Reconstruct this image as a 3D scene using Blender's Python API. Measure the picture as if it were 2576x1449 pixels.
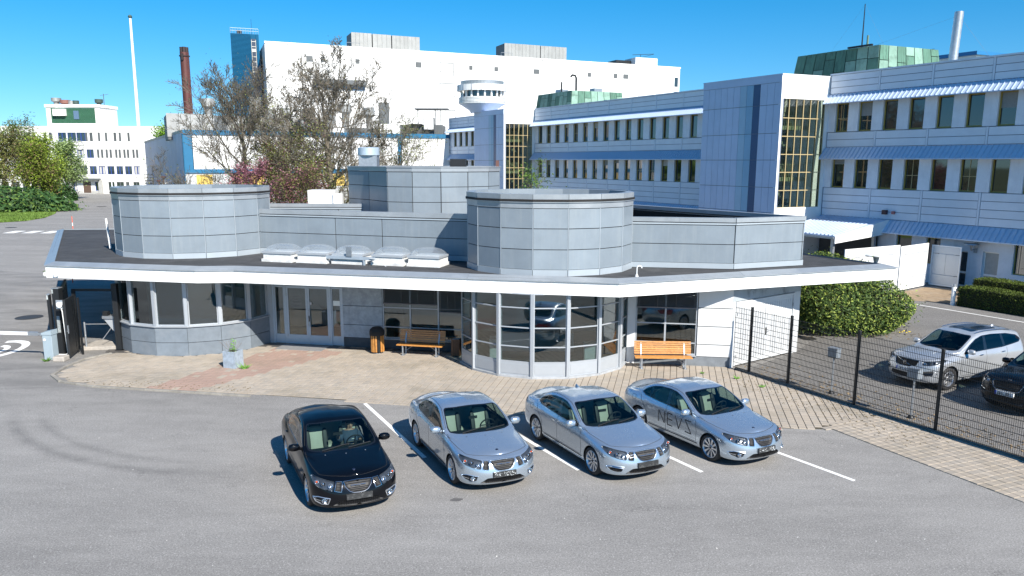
import bpy, bmesh, math, random
import numpy as np
from mathutils import Vector, Matrix
from mathutils.bvhtree import BVHTree

for o in list(bpy.data.objects): bpy.data.objects.remove(o)
S = bpy.context.scene
COL = S.collection
R = math.radians
rnd = random.Random(7)

# ---------------------------------------------------------------- camera
# The survey of the site is written in pegged site units (east, north, up); these turn them into metres.
UE, UN, UZ = .877, .877*1.159, .877*.9948
CAM_H = 7.9*UZ
cam_d = bpy.data.cameras.new('camera'); cam = bpy.data.objects.new('camera', cam_d); COL.objects.link(cam)
cam.location = (0, 0, CAM_H)
cam.rotation_euler = (Matrix.Rotation(R(90 - 11.412), 4, 'X') @ Matrix.Rotation(R(0.15), 4, 'Z')).to_euler()
cam_d.sensor_width = 36; cam_d.lens = 36 * 2110 / 2576; cam_d.shift_y = .04226; cam_d.clip_start = .1; cam_d.clip_end = 3000
S.camera = cam
S.render.resolution_x = 1024; S.render.resolution_y = 576

# ---------------------------------------------------------------- daylight
TO_SUN = Vector((.5807*.7604, -.8141*.7604*1.159, .6494*.9948)).normalized()
sun_el = math.asin(TO_SUN.z); sun_az = math.atan2(TO_SUN.x, TO_SUN.y)
W = bpy.data.worlds.new('World'); S.world = W; W.use_nodes = True
wn = W.node_tree.nodes; wl = W.node_tree.links
sky = wn.new('ShaderNodeTexSky'); sky.sky_type = 'NISHITA'; sky.sun_disc = False
sky.sun_elevation = sun_el; sky.sun_rotation = sun_az
sky.altitude = 60; sky.air_density = 1.0; sky.dust_density = .3; sky.ozone_density = 3.2
hs = wn.new('ShaderNodeHueSaturation'); hs.inputs['Saturation'].default_value = 1.5; hs.inputs['Hue'].default_value = .496
tcw = wn.new('ShaderNodeTexCoord'); mpw = wn.new('ShaderNodeVectorMath'); mpw.operation = 'ADD'; mpw.inputs[1].default_value = (0, 0, .07)
nmw = wn.new('ShaderNodeVectorMath'); nmw.operation = 'NORMALIZE'
wl.new(tcw.outputs['Generated'], mpw.inputs[0]); wl.new(mpw.outputs[0], nmw.inputs[0]); wl.new(nmw.outputs[0], sky.inputs['Vector'])
wl.new(sky.outputs[0], hs.inputs['Color']); wl.new(hs.outputs[0], wn['Background'].inputs[0])
wn['Background'].inputs[1].default_value = .086
sl = bpy.data.lights.new('sun', 'SUN'); sl.energy = 4.7; sl.angle = R(.5); sl.color = (1, .94, .855)
sun = bpy.data.objects.new('sun', sl); COL.objects.link(sun); sun.location = TO_SUN * 60
sun.rotation_euler = (-TO_SUN).to_track_quat('-Z', 'Y').to_euler()
vs = S.view_settings; vs.view_transform = 'Standard'; vs.look = 'None'; vs.gamma = 1; vs.exposure = .9; vs.use_curve_mapping = False
S.cycles.max_bounces = 8; S.cycles.transparent_max_bounces = 24

# ---------------------------------------------------------------- helpers
WM = {}
def link(name, mesh, parent=None, M=None):
    o = bpy.data.objects.new(name, mesh); COL.objects.link(o)
    M = M.copy() if M is not None else Matrix()
    if parent is not None:
        o.parent = parent; o.matrix_basis = WM[parent.as_pointer()].inverted() @ M
    else: o.matrix_basis = M
    WM[o.as_pointer()] = M
    return o
def T(x, y, z=0, rz=0): return Matrix.Translation((x, y, z)) @ Matrix.Rotation(rz, 4, 'Z')
RIGID, METRIC = set(), set()      # whole objects of true shape; objects already written in metres
def thing(name, label, cat, M=None, group=None, rigid=False, metric=False):
    if M is not None and not (rigid or metric): M = Matrix.Translation(M.translation)
    o = link(name, None, None, M)
    if rigid: RIGID.add(o.as_pointer())
    if metric: METRIC.add(o.as_pointer()); o.empty_display_size = .3
    o['label'] = label; o['category'] = cat
    if group: o['group'] = group
    return o
def tag(o, label=None, cat=None, group=None, kind=None):
    if label: o['label'] = label
    if cat: o['category'] = cat
    if group: o['group'] = group
    if kind: o['kind'] = kind
    return o
def copy_tree(o, M=None, label=None, depth=0):
    c = o.copy(); COL.objects.link(c)
    if depth == 0:
        c.matrix_basis = M; WM[c.as_pointer()] = M.copy()
        if label: c['label'] = label
    for ch in o.children:
        k = copy_tree(ch, depth=depth + 1); k.parent = c
    return c
class MB:
    def __init__(s): s.v = []; s.f = []
    def add(s, vs, fs):
        b = len(s.v); s.v.extend([tuple(p) for p in vs]); s.f.extend([tuple(b + i for i in f) for f in fs]); return s
    def box(s, x0, y0, z0, x1, y1, z1, M=None):
        p = [(x0,y0,z0),(x1,y0,z0),(x1,y1,z0),(x0,y1,z0),(x0,y0,z1),(x1,y0,z1),(x1,y1,z1),(x0,y1,z1)]
        if M is not None: p = [M @ Vector(q) for q in p]
        return s.add(p, [(0,3,2,1),(4,5,6,7),(0,1,5,4),(1,2,6,5),(2,3,7,6),(3,0,4,7)])
    def prism(s, pts, z0, z1, cap=True, M=None):
        n = len(pts); p = [(a, b, z0) for a, b in pts] + [(a, b, z1) for a, b in pts]
        if M is not None: p = [M @ Vector(q) for q in p]
        f = [(i, (i+1) % n, n + (i+1) % n, n + i) for i in range(n)]
        if cap: f += [tuple(range(n-1, -1, -1)), tuple(range(n, 2*n))]
        return s.add(p, f)
    def tube(s, pts, r, n=8, cap=True):
        pts = [Vector(p) for p in pts]; rs = r if isinstance(r, (list, tuple)) else [r]*len(pts)
        ring = []; up = None
        for i, p in enumerate(pts):
            d = (pts[min(i+1, len(pts)-1)] - pts[max(i-1, 0)]).normalized()
            if up is None: up = d.orthogonal().normalized()
            u = (up - d*up.dot(d))
            u = u.normalized() if u.length > 1e-6 else d.orthogonal().normalized()
            w = d.cross(u); up = u
            ring.append([p + (u*math.cos(2*math.pi*k/n) + w*math.sin(2*math.pi*k/n))*rs[i] for k in range(n)])
        f = []
        for i in range(len(pts)-1):
            for k in range(n): f.append((i*n+k, i*n+(k+1) % n, (i+1)*n+(k+1) % n, (i+1)*n+k))
        if cap: f += [tuple(range(n-1, -1, -1)), tuple((len(pts)-1)*n + k for k in range(n))]
        return s.add([q for r_ in ring for q in r_], f)
    def lathe(s, prof, n=24, M=None, close=False):
        p = []; m = len(prof)
        for k in range(n):
            a = 2*math.pi*k/n
            for r_, z in prof: p.append((r_*math.cos(a), r_*math.sin(a), z))
        if M is not None: p = [M @ Vector(q) for q in p]
        f = []
        for k in range(n):
            for i in range(m if close else m-1):
                j = (i+1) % m
                f.append((k*m+i, ((k+1) % n)*m+i, ((k+1) % n)*m+j, k*m+j))
        return s.add(p, f)
    def mesh(s, name, mat, smooth=False, bevel=0):
        me = bpy.data.meshes.new(name); me.from_pydata(s.v, [], s.f)
        if mat: me.materials.append(mat)
        if bevel:
            bm = bmesh.new(); bm.from_mesh(me)
            bmesh.ops.bevel(bm, geom=list(bm.edges), offset=bevel, segments=1, affect='EDGES', clamp_overlap=True)
            bm.to_mesh(me); bm.free()
        if smooth:
            for p in me.polygons: p.use_smooth = True
            try: me.set_sharp_from_angle(angle=R(40))
            except Exception: pass
        me.validate(); return me
    def build(s, name, mat, parent=None, M=None, smooth=False, bevel=0):
        """geometry is given in the frame M (world if None)"""
        return link(name, s.mesh(name, mat, smooth, bevel), parent, M)
_bc = {}
def pbox(name, mat, parent, F, s0, s1, t0, t1, z0, z1, bevel=0):
    """box part in a wall frame F: s along the wall, t outward, z up; alike pieces share mesh data"""
    if s1 < s0: s0, s1 = s1, s0
    k = (name, mat.name, round(s1-s0, 3), round(t1-t0, 3), round(z1-z0, 3), bevel)
    if k not in _bc:
        _bc[k] = MB().box(0, 0, 0, s1-s0, t1-t0, z1-z0).mesh(name, mat, bevel=bevel)
    return link(name, _bc[k], parent, F @ Matrix.Translation((s0, t0, z0)))
def frame(A, B, z=0):
    """wall frame with its origin at A (the end on the right as seen from outside), x towards B, y outward"""
    x = Vector((B[0]-A[0], B[1]-A[1], 0)); L = x.length; x.normalize(); y = Vector((0, 0, 1)).cross(x)
    M = Matrix(((x.x, y.x, 0, A[0]), (x.y, y.y, 0, A[1]), (0, 0, 1, z), (0, 0, 0, 1)))
    return M, L
def inset(poly, d):
    """polygon (counter-clockwise) moved inward by d with mitred corners"""
    n = len(poly); out = []
    for i in range(n):
        p0, p1, p2 = Vector(poly[i-1]), Vector(poly[i]), Vector(poly[(i+1) % n])
        a = (p1-p0).normalized(); b = (p2-p1).normalized()
        na = Vector((-a.y, a.x)); nb = Vector((-b.y, b.x)); m = (na+nb)
        m = m / max(.25, m.dot(na)) if m.length > 1e-6 else na
        out.append(tuple(p1 + m*d))
    return out

# ---------------------------------------------------------------- materials
_mats = {}
def mat(name, col, rough=.6, metal=0, var=0, scale=3., bump=0, bscale=40., spec=.5, coat=0, dirt=0, dirtcol=(.08,.07,.05), dscale=1.2, streak=False):
    if name in _mats: return _mats[name]
    m = bpy.data.materials.new(name); m.use_nodes = True; nt = m.node_tree; N = nt.nodes; L = nt.links
    b = N['Principled BSDF']; b.inputs['Base Color'].default_value = (*col, 1); b.inputs['Roughness'].default_value = rough
    b.inputs['Metallic'].default_value = metal; b.inputs['Specular IOR Level'].default_value = spec
    if coat: b.inputs['Coat Weight'].default_value = coat; b.inputs['Coat Roughness'].default_value = .04
    tc = N.new('ShaderNodeTexCoord'); geo = N.new('ShaderNodeNewGeometry')
    src = geo.outputs['Position']
    cur = None
    if var:
        no = N.new('ShaderNodeTexNoise'); no.inputs['Scale'].default_value = scale; no.inputs['Detail'].default_value = 6; no.inputs['Roughness'].default_value = .65
        L.new(src, no.inputs['Vector'])
        mr = N.new('ShaderNodeMapRange'); mr.inputs['From Min'].default_value = .3; mr.inputs['From Max'].default_value = .7
        mr.inputs['To Min'].default_value = 1-var; mr.inputs['To Max'].default_value = 1+var; L.new(no.outputs[0], mr.inputs['Value'])
        oi = N.new('ShaderNodeObjectInfo'); m2 = N.new('ShaderNodeMapRange'); m2.inputs['To Min'].default_value = 1-var*.6; m2.inputs['To Max'].default_value = 1+var*.6
        L.new(oi.outputs['Random'], m2.inputs['Value'])
        mu = N.new('ShaderNodeMath'); mu.operation = 'MULTIPLY'; L.new(mr.outputs[0], mu.inputs[0]); L.new(m2.outputs[0], mu.inputs[1])
        vm = N.new('ShaderNodeVectorMath'); vm.operation = 'SCALE'; vm.inputs[0].default_value = col; L.new(mu.outputs[0], vm.inputs['Scale'])
        cur = vm.outputs[0]; L.new(cur, b.inputs['Base Color'])
    if dirt:
        n2 = N.new('ShaderNodeTexNoise'); n2.inputs['Scale'].default_value = dscale; n2.inputs['Detail'].default_value = 8; n2.inputs['Roughness'].default_value = .7
        if streak:
            mp = N.new('ShaderNodeMapping'); mp.inputs['Scale'].default_value = (6, 6, .5); L.new(src, mp.inputs[0]); L.new(mp.outputs[0], n2.inputs['Vector'])
        else: L.new(src, n2.inputs['Vector'])
        r2 = N.new('ShaderNodeMapRange'); r2.inputs['From Min'].default_value = .5; r2.inputs['From Max'].default_value = .72; r2.inputs['To Max'].default_value = dirt
        L.new(n2.outputs[0], r2.inputs['Value'])
        mx = N.new('ShaderNodeMix'); mx.data_type = 'RGBA'; mx.inputs['B'].default_value = (*dirtcol, 1)
        L.new(r2.outputs[0], mx.inputs['Factor'])
        if cur is not None: L.new(cur, mx.inputs['A'])
        else: mx.inputs['A'].default_value = (*col, 1)
        L.new(mx.outputs['Result'], b.inputs['Base Color'])
    if bump:
        n3 = N.new('ShaderNodeTexNoise'); n3.inputs['Scale'].default_value = bscale; n3.inputs['Detail'].default_value = 4; L.new(src, n3.inputs['Vector'])
        bp = N.new('ShaderNodeBump'); bp.inputs['Strength'].default_value = bump; bp.inputs['Distance'].default_value = .01
        L.new(n3.outputs[0], bp.inputs['Height']); L.new(bp.outputs[0], b.inputs['Normal'])
    _mats[name] = m; return m
def glass(name, tint, trans, rough=.02, refl=1.0, ior=1.5):
    """thin sheet of glass: part see-through, part mirror by angle"""
    if name in _mats: return _mats[name]
    m = bpy.data.materials.new(name); m.use_nodes = True; N = m.node_tree.nodes; L = m.node_tree.links
    N.remove(N['Principled BSDF']); out = N['Material Output']
    tr = N.new('ShaderNodeBsdfTransparent'); tr.inputs[0].default_value = (*[c*trans for c in tint], 1)
    gl = N.new('ShaderNodeBsdfGlossy'); gl.inputs['Roughness'].default_value = rough; gl.inputs['Color'].default_value = (refl, refl, refl, 1)
    r0 = ((ior-1)/(ior+1))**2; lw = N.new('ShaderNodeLayerWeight'); lw.inputs['Blend'].default_value = .5
    pw = N.new('ShaderNodeMath'); pw.operation = 'POWER'; pw.inputs[1].default_value = 4.5; L.new(lw.outputs['Facing'], pw.inputs[0])
    fr = N.new('ShaderNodeMath'); fr.operation = 'MULTIPLY_ADD'; fr.inputs[1].default_value = 1-r0; fr.inputs[2].default_value = r0; L.new(pw.outputs[0], fr.inputs[0])
    mx = N.new('ShaderNodeMixShader'); L.new(fr.outputs[0], mx.inputs[0]); L.new(tr.outputs[0], mx.inputs[1]); L.new(gl.outputs[0], mx.inputs[2])
    L.new(mx.outputs[0], out.inputs[0]); _mats[name] = m; return m

M_clad = mat('grey_blue_cladding', (.205, .245, .28), .40, .0, .085, 1.2, dirt=.35, dirtcol=(.29, .32, .33), dscale=.9, streak=True)
M_cladlow = mat('grey_blue_stone', (.155, .185, .215), .6, 0, .12, 4, .25, 60, dirt=.3, dirtcol=(.2,.2,.2), dscale=2)
M_trim = mat('grey_metal_trim', (.36, .41, .45), .38, .1, .05, 2)
M_joint = mat('dark_joint', (.015, .014, .013), .8)
M_white = mat('white_painted_metal', (.78, .79, .78), .4, 0, .05, 1, dirt=.4, dirtcol=(.5,.5,.46), dscale=.9, streak=True)
M_coping = mat('zinc_coping', (.30, .33, .355), .35, .25, .10, 1.5, dirt=.4, dirtcol=(.46,.48,.50), dscale=1.1)
M_frame = mat('aluminium_frame', (.38, .41, .44), .4, .2, .03, 4)
M_plaster = mat('grey_rough_plaster', (.30, .34, .38), .8, 0, .22, 5, .5, 30, dirt=.4, dirtcol=(.17,.19,.2), dscale=3)
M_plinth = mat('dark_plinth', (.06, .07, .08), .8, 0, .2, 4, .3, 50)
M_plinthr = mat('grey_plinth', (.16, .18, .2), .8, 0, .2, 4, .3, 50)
M_roof = mat('black_roofing_felt', (.035, .036, .038), .85, 0, .35, 1.6, .5, 80, dirt=.5, dirtcol=(.10,.10,.10), dscale=.7)
M_soffit = mat('grey_soffit', (.45, .47, .49), .7)
M_inner = mat('interior_wall', (.62, .64, .62), .9, 0, .1, 2)
M_innerfloor = mat('interior_floor', (.09, .085, .08), .5, 0, .2, 2)
M_glass = glass('window_glass', (.80, .92, .93), .78, .015, .92, 2.1)
M_black = mat('black_metal', (.02, .022, .024), .45, .3, .1, 5)
M_galv = mat('galvanised_steel', (.42, .45, .48), .42, .7, .15, 9)
M_wood = mat('varnished_wood', (.50, .225, .055), .45, 0, .25, 14, coat=.3, dirt=.4, dirtcol=(.22,.12,.05), dscale=9)
M_rubber = mat('black_rubber', (.018, .018, .019), .75, 0, .15, 20)
M_kerb = mat('kerb_concrete', (.25, .235, .205), .85, 0, .2, 5, .4, 60, dirt=.5, dirtcol=(.14,.125,.10), dscale=3)
M_concrete = mat('concrete', (.38, .35, .31), .85, 0, .2, 5, .4, 60, dirt=.5, dirtcol=(.2,.17,.13), dscale=3)
# ================================================================ THE SETTING
def asphalt(name, col, seed=0, marks=False):
    m = bpy.data.materials.new(name); m.use_nodes = True; N = m.node_tree.nodes; L = m.node_tree.links
    b = N['Principled BSDF']; b.inputs['Roughness'].default_value = .82; b.inputs['Specular IOR Level'].default_value = .35
    geo = N.new('ShaderNodeNewGeometry'); P = geo.outputs['Position']
    def noise(sc, det=5, ro=.6, mapping=None):
        n = N.new('ShaderNodeTexNoise'); n.inputs['Scale'].default_value = sc; n.inputs['Detail'].default_value = det; n.inputs['Roughness'].default_value = ro
        if mapping:
            mp = N.new('ShaderNodeMapping'); mp.inputs['Scale'].default_value = mapping; mp.inputs['Location'].default_value = (seed*3.1, seed, 0); mp.inputs['Rotation'].default_value = (0, 0, .25); L.new(P, mp.inputs[0]); L.new(mp.outputs[0], n.inputs['Vector'])
        else: L.new(P, n.inputs['Vector'])
        return n.outputs[0]
    def rng(v, a, b_, c, d):
        r = N.new('ShaderNodeMapRange'); r.inputs[1].default_value = a; r.inputs[2].default_value = b_; r.inputs[3].default_value = c; r.inputs[4].default_value = d; L.new(v, r.inputs[0]); return r.outputs[0]
    def mul(a, b_):
        x = N.new('ShaderNodeMath'); x.operation = 'MULTIPLY'; L.new(a, x.inputs[0]); L.new(b_, x.inputs[1]); return x.outputs[0]
    big = rng(noise(.22, 4, .6, (.6, 1.6, 1)), .35, .65, .87, 1.09)
    mid = rng(noise(1.3, 6, .65, (.7, 1.8, 1)), .3, .7, .9, 1.08)
    fine = rng(noise(30, 4, .75), .32, .68, .58, 1.42)
    grit = rng(noise(110, 2, .6), .3, .72, .75, 1.3)
    v = mul(mul(big, mid), mul(fine, grit))
    # pale aggregate chips
    vo = N.new('ShaderNodeTexVoronoi'); vo.inputs['Scale'].default_value = 55; L.new(P, vo.inputs['Vector'])
    vm = N.new('ShaderNodeVectorMath'); vm.operation = 'SCALE'; vm.inputs[0].default_value = col; L.new(v, vm.inputs['Scale'])
    cur = vm.outputs[0]
    chip = N.new('ShaderNodeMath'); chip.operation = 'LESS_THAN'; chip.inputs[1].default_value = .05; sp = N.new('ShaderNodeSeparateColor'); L.new(vo.outputs['Color'], sp.inputs[0]); L.new(sp.outputs[0], chip.inputs[0])
    mx = N.new('ShaderNodeMix'); mx.data_type = 'RGBA'; mx.inputs['B'].default_value = (.42, .41, .39, 1); cf = N.new('ShaderNodeMath'); cf.operation = 'MULTIPLY'; cf.inputs[1].default_value = .55; L.new(chip.outputs[0], cf.inputs[0]); L.new(cf.outputs[0], mx.inputs['Factor']); L.new(cur, mx.inputs['A']); cur = mx.outputs['Result']
    # hairline cracks, only here and there
    ve = N.new('ShaderNodeTexVoronoi'); ve.feature = 'DISTANCE_TO_EDGE'; ve.inputs['Scale'].default_value = .42; wv = N.new('ShaderNodeVectorMath'); wv.operation = 'MULTIPLY_ADD'; wn_ = N.new('ShaderNodeTexNoise'); wn_.inputs['Scale'].default_value = 1.7; wn_.inputs['Detail'].default_value = 5; L.new(P, wn_.inputs['Vector']); L.new(wn_.outputs['Color'], wv.inputs[0]); wv.inputs[1].default_value = (1.6, 1.6, 0); L.new(P, wv.inputs[2]); L.new(wv.outputs[0], ve.inputs['Vector'])
    ck = mul(rng(ve.outputs['Distance'], .0, .009, .55, 0), rng(noise(.35, 3), .55, .66, 0, 1)); qc = N.new('ShaderNodeMix'); qc.data_type = 'RGBA'; qc.inputs['B'].default_value = (.045, .043, .04, 1); L.new(ck, qc.inputs['Factor']); L.new(cur, qc.inputs['A']); cur = qc.outputs['Result']
    # pale dusty streaks
    ds = rng(noise(.8, 6, .7, (.25, 1.9, 1)), .56, .74, 0, .32); qd = N.new('ShaderNodeMix'); qd.data_type = 'RGBA'; qd.inputs['B'].default_value = (.33, .32, .30, 1); L.new(ds, qd.inputs['Factor']); L.new(cur, qd.inputs['A']); cur = qd.outputs['Result']
    if marks:
        sbx = N.new('ShaderNodeSeparateXYZ'); L.new(P, sbx.inputs[0]); pn_ = noise(.55, 5, .7, (.5, 1.3, 1)); yb = rng(sbx.outputs[1], 22.2, 25.0, 0, 1); pk = mul(rng(pn_, .42, .62, 0, .42), yb)
        q0 = N.new('ShaderNodeMix'); q0.data_type = 'RGBA'; q0.inputs['B'].default_value = (.085, .083, .08, 1); L.new(pk, q0.inputs['Factor']); L.new(cur, q0.inputs['A']); cur = q0.outputs['Result']
        # two curved tyre tracks (rings about a point) and a dark patch along the paving
        def ring(cx, cy, r, w, amt, ang0, ang1, cur):
            sb = N.new('ShaderNodeVectorMath'); sb.operation = 'SUBTRACT'; sb.inputs[1].default_value = (cx, cy, 0); L.new(P, sb.inputs[0])
            nz = N.new('ShaderNodeTexNoise'); nz.inputs['Scale'].default_value = 2.; L.new(P, nz.inputs['Vector'])
            ln = N.new('ShaderNodeVectorMath'); ln.operation = 'LENGTH'; L.new(sb.outputs[0], ln.inputs[0])
            a = N.new('ShaderNodeMath'); a.operation = 'SUBTRACT'; a.inputs[1].default_value = r; L.new(ln.outputs['Value'], a.inputs[0])
            ab = N.new('ShaderNodeMath'); ab.operation = 'ABSOLUTE'; L.new(a.outputs[0], ab.inputs[0])
            m1_ = rng(ab.outputs[0], 0, w, amt, 0)
            sx = N.new('ShaderNodeSeparateXYZ'); L.new(sb.outputs[0], sx.inputs[0])
            at = N.new('ShaderNodeMath'); at.operation = 'ARCTAN2'; L.new(sx.outputs[1], at.inputs[0]); L.new(sx.outputs[0], at.inputs[1])
            f0 = rng(at.outputs[0], ang0, ang0+.25, 0, 1); f1 = rng(at.outputs[0], ang1-.35, ang1, 1, 0)
            k = mul(mul(m1_, rng(nz.outputs[0], .3, .6, .5, 1)), mul(f0, f1))
            q = N.new('ShaderNodeMix'); q.data_type = 'RGBA'; q.inputs['B'].default_value = (.03, .03, .032, 1); L.new(k, q.inputs['Factor']); L.new(cur, q.inputs['A']); return q.outputs['Result']
        for args in TRACKS: cur = ring(*args, cur)
    L.new(cur, b.inputs['Base Color'])
    bp = N.new('ShaderNodeBump'); bp.inputs['Strength'].default_value = .5; bp.inputs['Distance'].default_value = .008
    L.new(noise(90, 3), bp.inputs['Height']); L.new(bp.outputs[0], b.inputs['Normal'])
    return m
# tyre tracks: centre, radius, half width, darkness, start and end angle
TRACKS = [(-6.5, 26.05, 8.2, .26, .34, -2.75, -1.45), (-6.45, 26.05, 7.55, .22, .26, -2.7, -1.6), (-4.0, 27.5, 14.6, .5, .16, -2.6, -1.5), (4, 30, 19.5, .6, .12, -1.9, -1.1)]
M_asph = asphalt('parking_asphalt', (.238, .230, .217), 1, True)
M_asph2 = asphalt('ground_asphalt', (.24, .232, .219), 3)
def sheet(name, pts, z, m, kind='structure', label=None):
    o = MB().add([(a, b, z) for a, b in pts], [tuple(range(len(pts)))]).build(name, m); tag(o, label, None, None, kind); return o
GRASS = mat('lawn_grass', (.17, .26, .04), .9, 0, .25, .8, .8, 25, dirt=.6, dirtcol=(.26, .25, .08), dscale=.35)
M_soil = mat('far_ground', (.10, .12, .05), .9, 0, .3, .05)
sheet('ground', [(-1500, -200), (1500, -200), (1500, 1500), (-1500, 1500)], -.012, M_soil)
sheet('parking_asphalt', [(-60, -6), (45, -6), (45, 12), (14.2, 12), (8.6, 23.5), (8.6, 31.0), (-30, 50), (-60, 60)], 0, M_asph)
M_yard = asphalt('yard_asphalt', (.165, .158, .148), 7)
sheet('road', [(-100, 40), (-29, 40), (9, 25), (50, 25), (80, 140), (40, 230), (-140, 230)], -.006, M_asph2)
sheet('yard_asphalt', [(8.9, 27.1), (19.4, 8.0), (60, 8), (60, 60), (30, 44), (24, 46), (12.06, 29.93)], .004, M_yard)
# paving in front of the gatehouse
ANG = R(-11.0)
PZ = .024
pave_poly = [(-16.2,30.2),(-17.0,28.6),(-17.1,27.3),(-16.94,26.3),(-16.2,25.55),(-14.71,24.97),(-10.89,24.32),(-4.86,23.22),(.54,21.99),(4.53,21.8),(8.04,20.85),(9.7,20.75),(12.1,16.1),(15.2,9.6),(18.2,9.0),(12.9,20.35),(9.03,26.7),(8.5,27.3),(8.45,31),(-10.8,33)]
ppm = [(x*UE, y*UN) for x, y in pave_poly]
def pin(x, y, poly):
    c = False; n = len(poly)
    for i in range(n):
        x1, y1 = poly[i]; x2, y2 = poly[i-1]
        if (y1 > y) != (y2 > y) and x < (x2-x1)*(y-y1)/(y2-y1)+x1: c = not c
    return c
M_sand = mat('jointing_sand', (.05, .042, .028), .95, 0, .3, 6, .4, 60, dirt=.5, dirtcol=(.04,.05,.02), dscale=4)
bed = MB().prism(inset(ppm, .07), -.03, PZ*UZ-.012); tag(bed.build('pavement', M_sand), None, None, None, 'structure'); pav = bpy.data.objects['pavement']; METRIC.add(pav.as_pointer())
def paver_mat(name, col):
    m = mat(name, col, .85, 0, .09, .9, .35, 70, dirt=.6, dirtcol=(.17, .15, .11), dscale=.55); return m
MP = [paver_mat('beige_concrete_paver', (.335, .29, .235)), paver_mat('grey_concrete_paver', (.31, .275, .23)), paver_mat('sand_concrete_paver', (.355, .31, .255))]
MPR = paver_mat('red_concrete_paver', (.305, .215, .175))
ca, sa = math.cos(ANG), math.sin(ANG)
strip = [(x*UE, y*UN) for x, y in [(8.04+.9,20.85),(9.7,20.75),(12.1,16.1),(15.2,9.6),(18.2,9.0),(12.9,20.35),(11.9,22.2)]]
redz = [(x*UE, y*UN) for x, y in [(-13.0,24.3),(-11.3,24.1),(-7.0,29.6),(-9.9,30.6)]]
pieces = []; sz = .212
for i in range(-110, 90):
    for j in range(70, 190):
        cx = (i+.5)*sz*ca - (j+.5)*sz*sa; cy = (i+.5)*sz*sa + (j+.5)*sz*ca
        if not pin(cx, cy, ppm) or pin(cx, cy, strip): continue
        if any((cx-a)**2+(cy-b)**2 < r*r for a, b, r in ((-13.925*UE, 31.72*UN, 2.85), (1.264*UE, 28.74*UN, 2.88))): continue
        pieces.append((cx, cy, ANG, sz))
s2 = R(-66); c2_, s2_ = math.cos(s2), math.sin(s2)
for i in range(-90, 20):
    for j in range(40, 150):
        cx = (i+.5)*sz*c2_ - (j+.5)*sz*s2_; cy = (i+.5)*sz*s2_ + (j+.5)*sz*c2_
        if pin(cx, cy, strip) and pin(cx, cy, ppm): pieces.append((cx, cy, s2, sz))
pieces.sort(key=lambda p: math.hypot(p[0]-2, p[1]))
pieces = [p for p in pieces if not (p[1] < 15.2 or p[0] > 13.0)]
pm = {}
def paver_mesh(s, m):
    k = (s, m.name)
    if k not in pm:
        h = s/2 - .0075; b = .006
        me = MB(); me.add([(-h,-h,0),(h,-h,0),(h,h,0),(-h,h,0),(-h,-h,.03),(h,-h,.03),(h,h,.03),(-h,h,.03),(-h+b,-h+b,.037),(h-b,-h+b,.037),(h-b,h-b,.037),(-h+b,h-b,.037)],
            [(0,1,5,4),(1,2,6,5),(2,3,7,6),(3,0,4,7),(4,5,9,8),(5,6,10,9),(6,7,11,10),(7,4,8,11),(8,9,10,11)])
        pm[k] = me.mesh('paver', m)
    return pm[k]
rest = {}
for n_, (x, y, a, s) in enumerate(pieces):
    mm = MPR if pin(x, y, redz) and rnd.random() < .93 else MP[rnd.choice([0,0,0,1,1,2])]
    dz = rnd.uniform(-.003, .003); M = T(x, y, PZ*UZ-.033+dz, a + R(rnd.uniform(-.7, .7))) @ Matrix.Rotation(R(rnd.uniform(-.5,.5)), 4, 'X')
    if n_ < 300: link('paver', paver_mesh(s, mm), pav, M)
    else:
        me = paver_mesh(s, mm); r_ = rest.setdefault(mm.name, MB()); r_.add([M @ v.co for v in me.vertices], [tuple(p.vertices) for p in me.polygons])
mall = MB(); matlist = []; mi = []
for nm, r_ in rest.items():
    b0 = len(mall.f); mall.add(r_.v, r_.f); mi += [len(matlist)]*(len(mall.f)-b0); matlist.append(_mats[nm])
me = mall.mesh('pavers', None)
for m in matlist: me.materials.append(m)
me.polygons.foreach_set('material_index', mi)
tag(link('pavers', me, pav), None, None, None, 'stuff')
# kerb stones round the left end
kp = [(-16.6,29.3),(-17.2,28.4),(-17.28,27.3),(-17.1,26.2),(-16.3,25.4),(-14.75,24.82),(-12.8,24.5),(-10.9,24.17),(-8.9,23.82)]
for a, b in zip(kp[:-1], kp[1:]):
    a = (a[0]*UE, a[1]*UN); b = (b[0]*UE, b[1]*UN)
    F, L_ = frame(b, a); n = max(1, round(L_/.95))
    for k in range(n): pbox('kerb_stone', M_kerb, pav, F, k*L_/n+.006, (k+1)*L_/n-.006, -.01, .11, -.02, .05, .008)
# painted bay lines, crossing, arcs
M_paint = mat('road_paint', (.78, .78, .75), .7, 0, .10, 6, .2, 60, dirt=.5, dirtcol=(.35,.35,.34), dscale=7)
def strip_line(a, b, w, name='bay_line', z=.004, m=None):
    d = Vector((b[0]-a[0], b[1]-a[1])).normalized(); n = Vector((-d.y, d.x))*w/2
    o = sheet(name, [(a[0]-n.x, a[1]-n.y), (b[0]-n.x, b[1]-n.y), (b[0]+n.x, b[1]+n.y), (a[0]+n.x, a[1]+n.y)], z, m or M_paint); return o
for a, b in (((-4.87, 23.1), (-2.35, 18.62)), ((-.6, 21.6), (1.75, 17.85)), ((2.4, 21.6), (4.93, 17.75)), ((5.4, 21.8), (8.65, 17.25))):
    strip_line(a, b, .12)
strip_line((22.6, 40.9), (36, 19.5), .14, 'yard_line', .010)
for k in range(5):
    x = -56.5 + k*2.08; o = sheet('crossing_bar', [(x+.1, 80.2), (x+1.35, 80.2), (x+1.0, 83.0), (x-.25, 83.0)], .004, M_paint)
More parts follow.
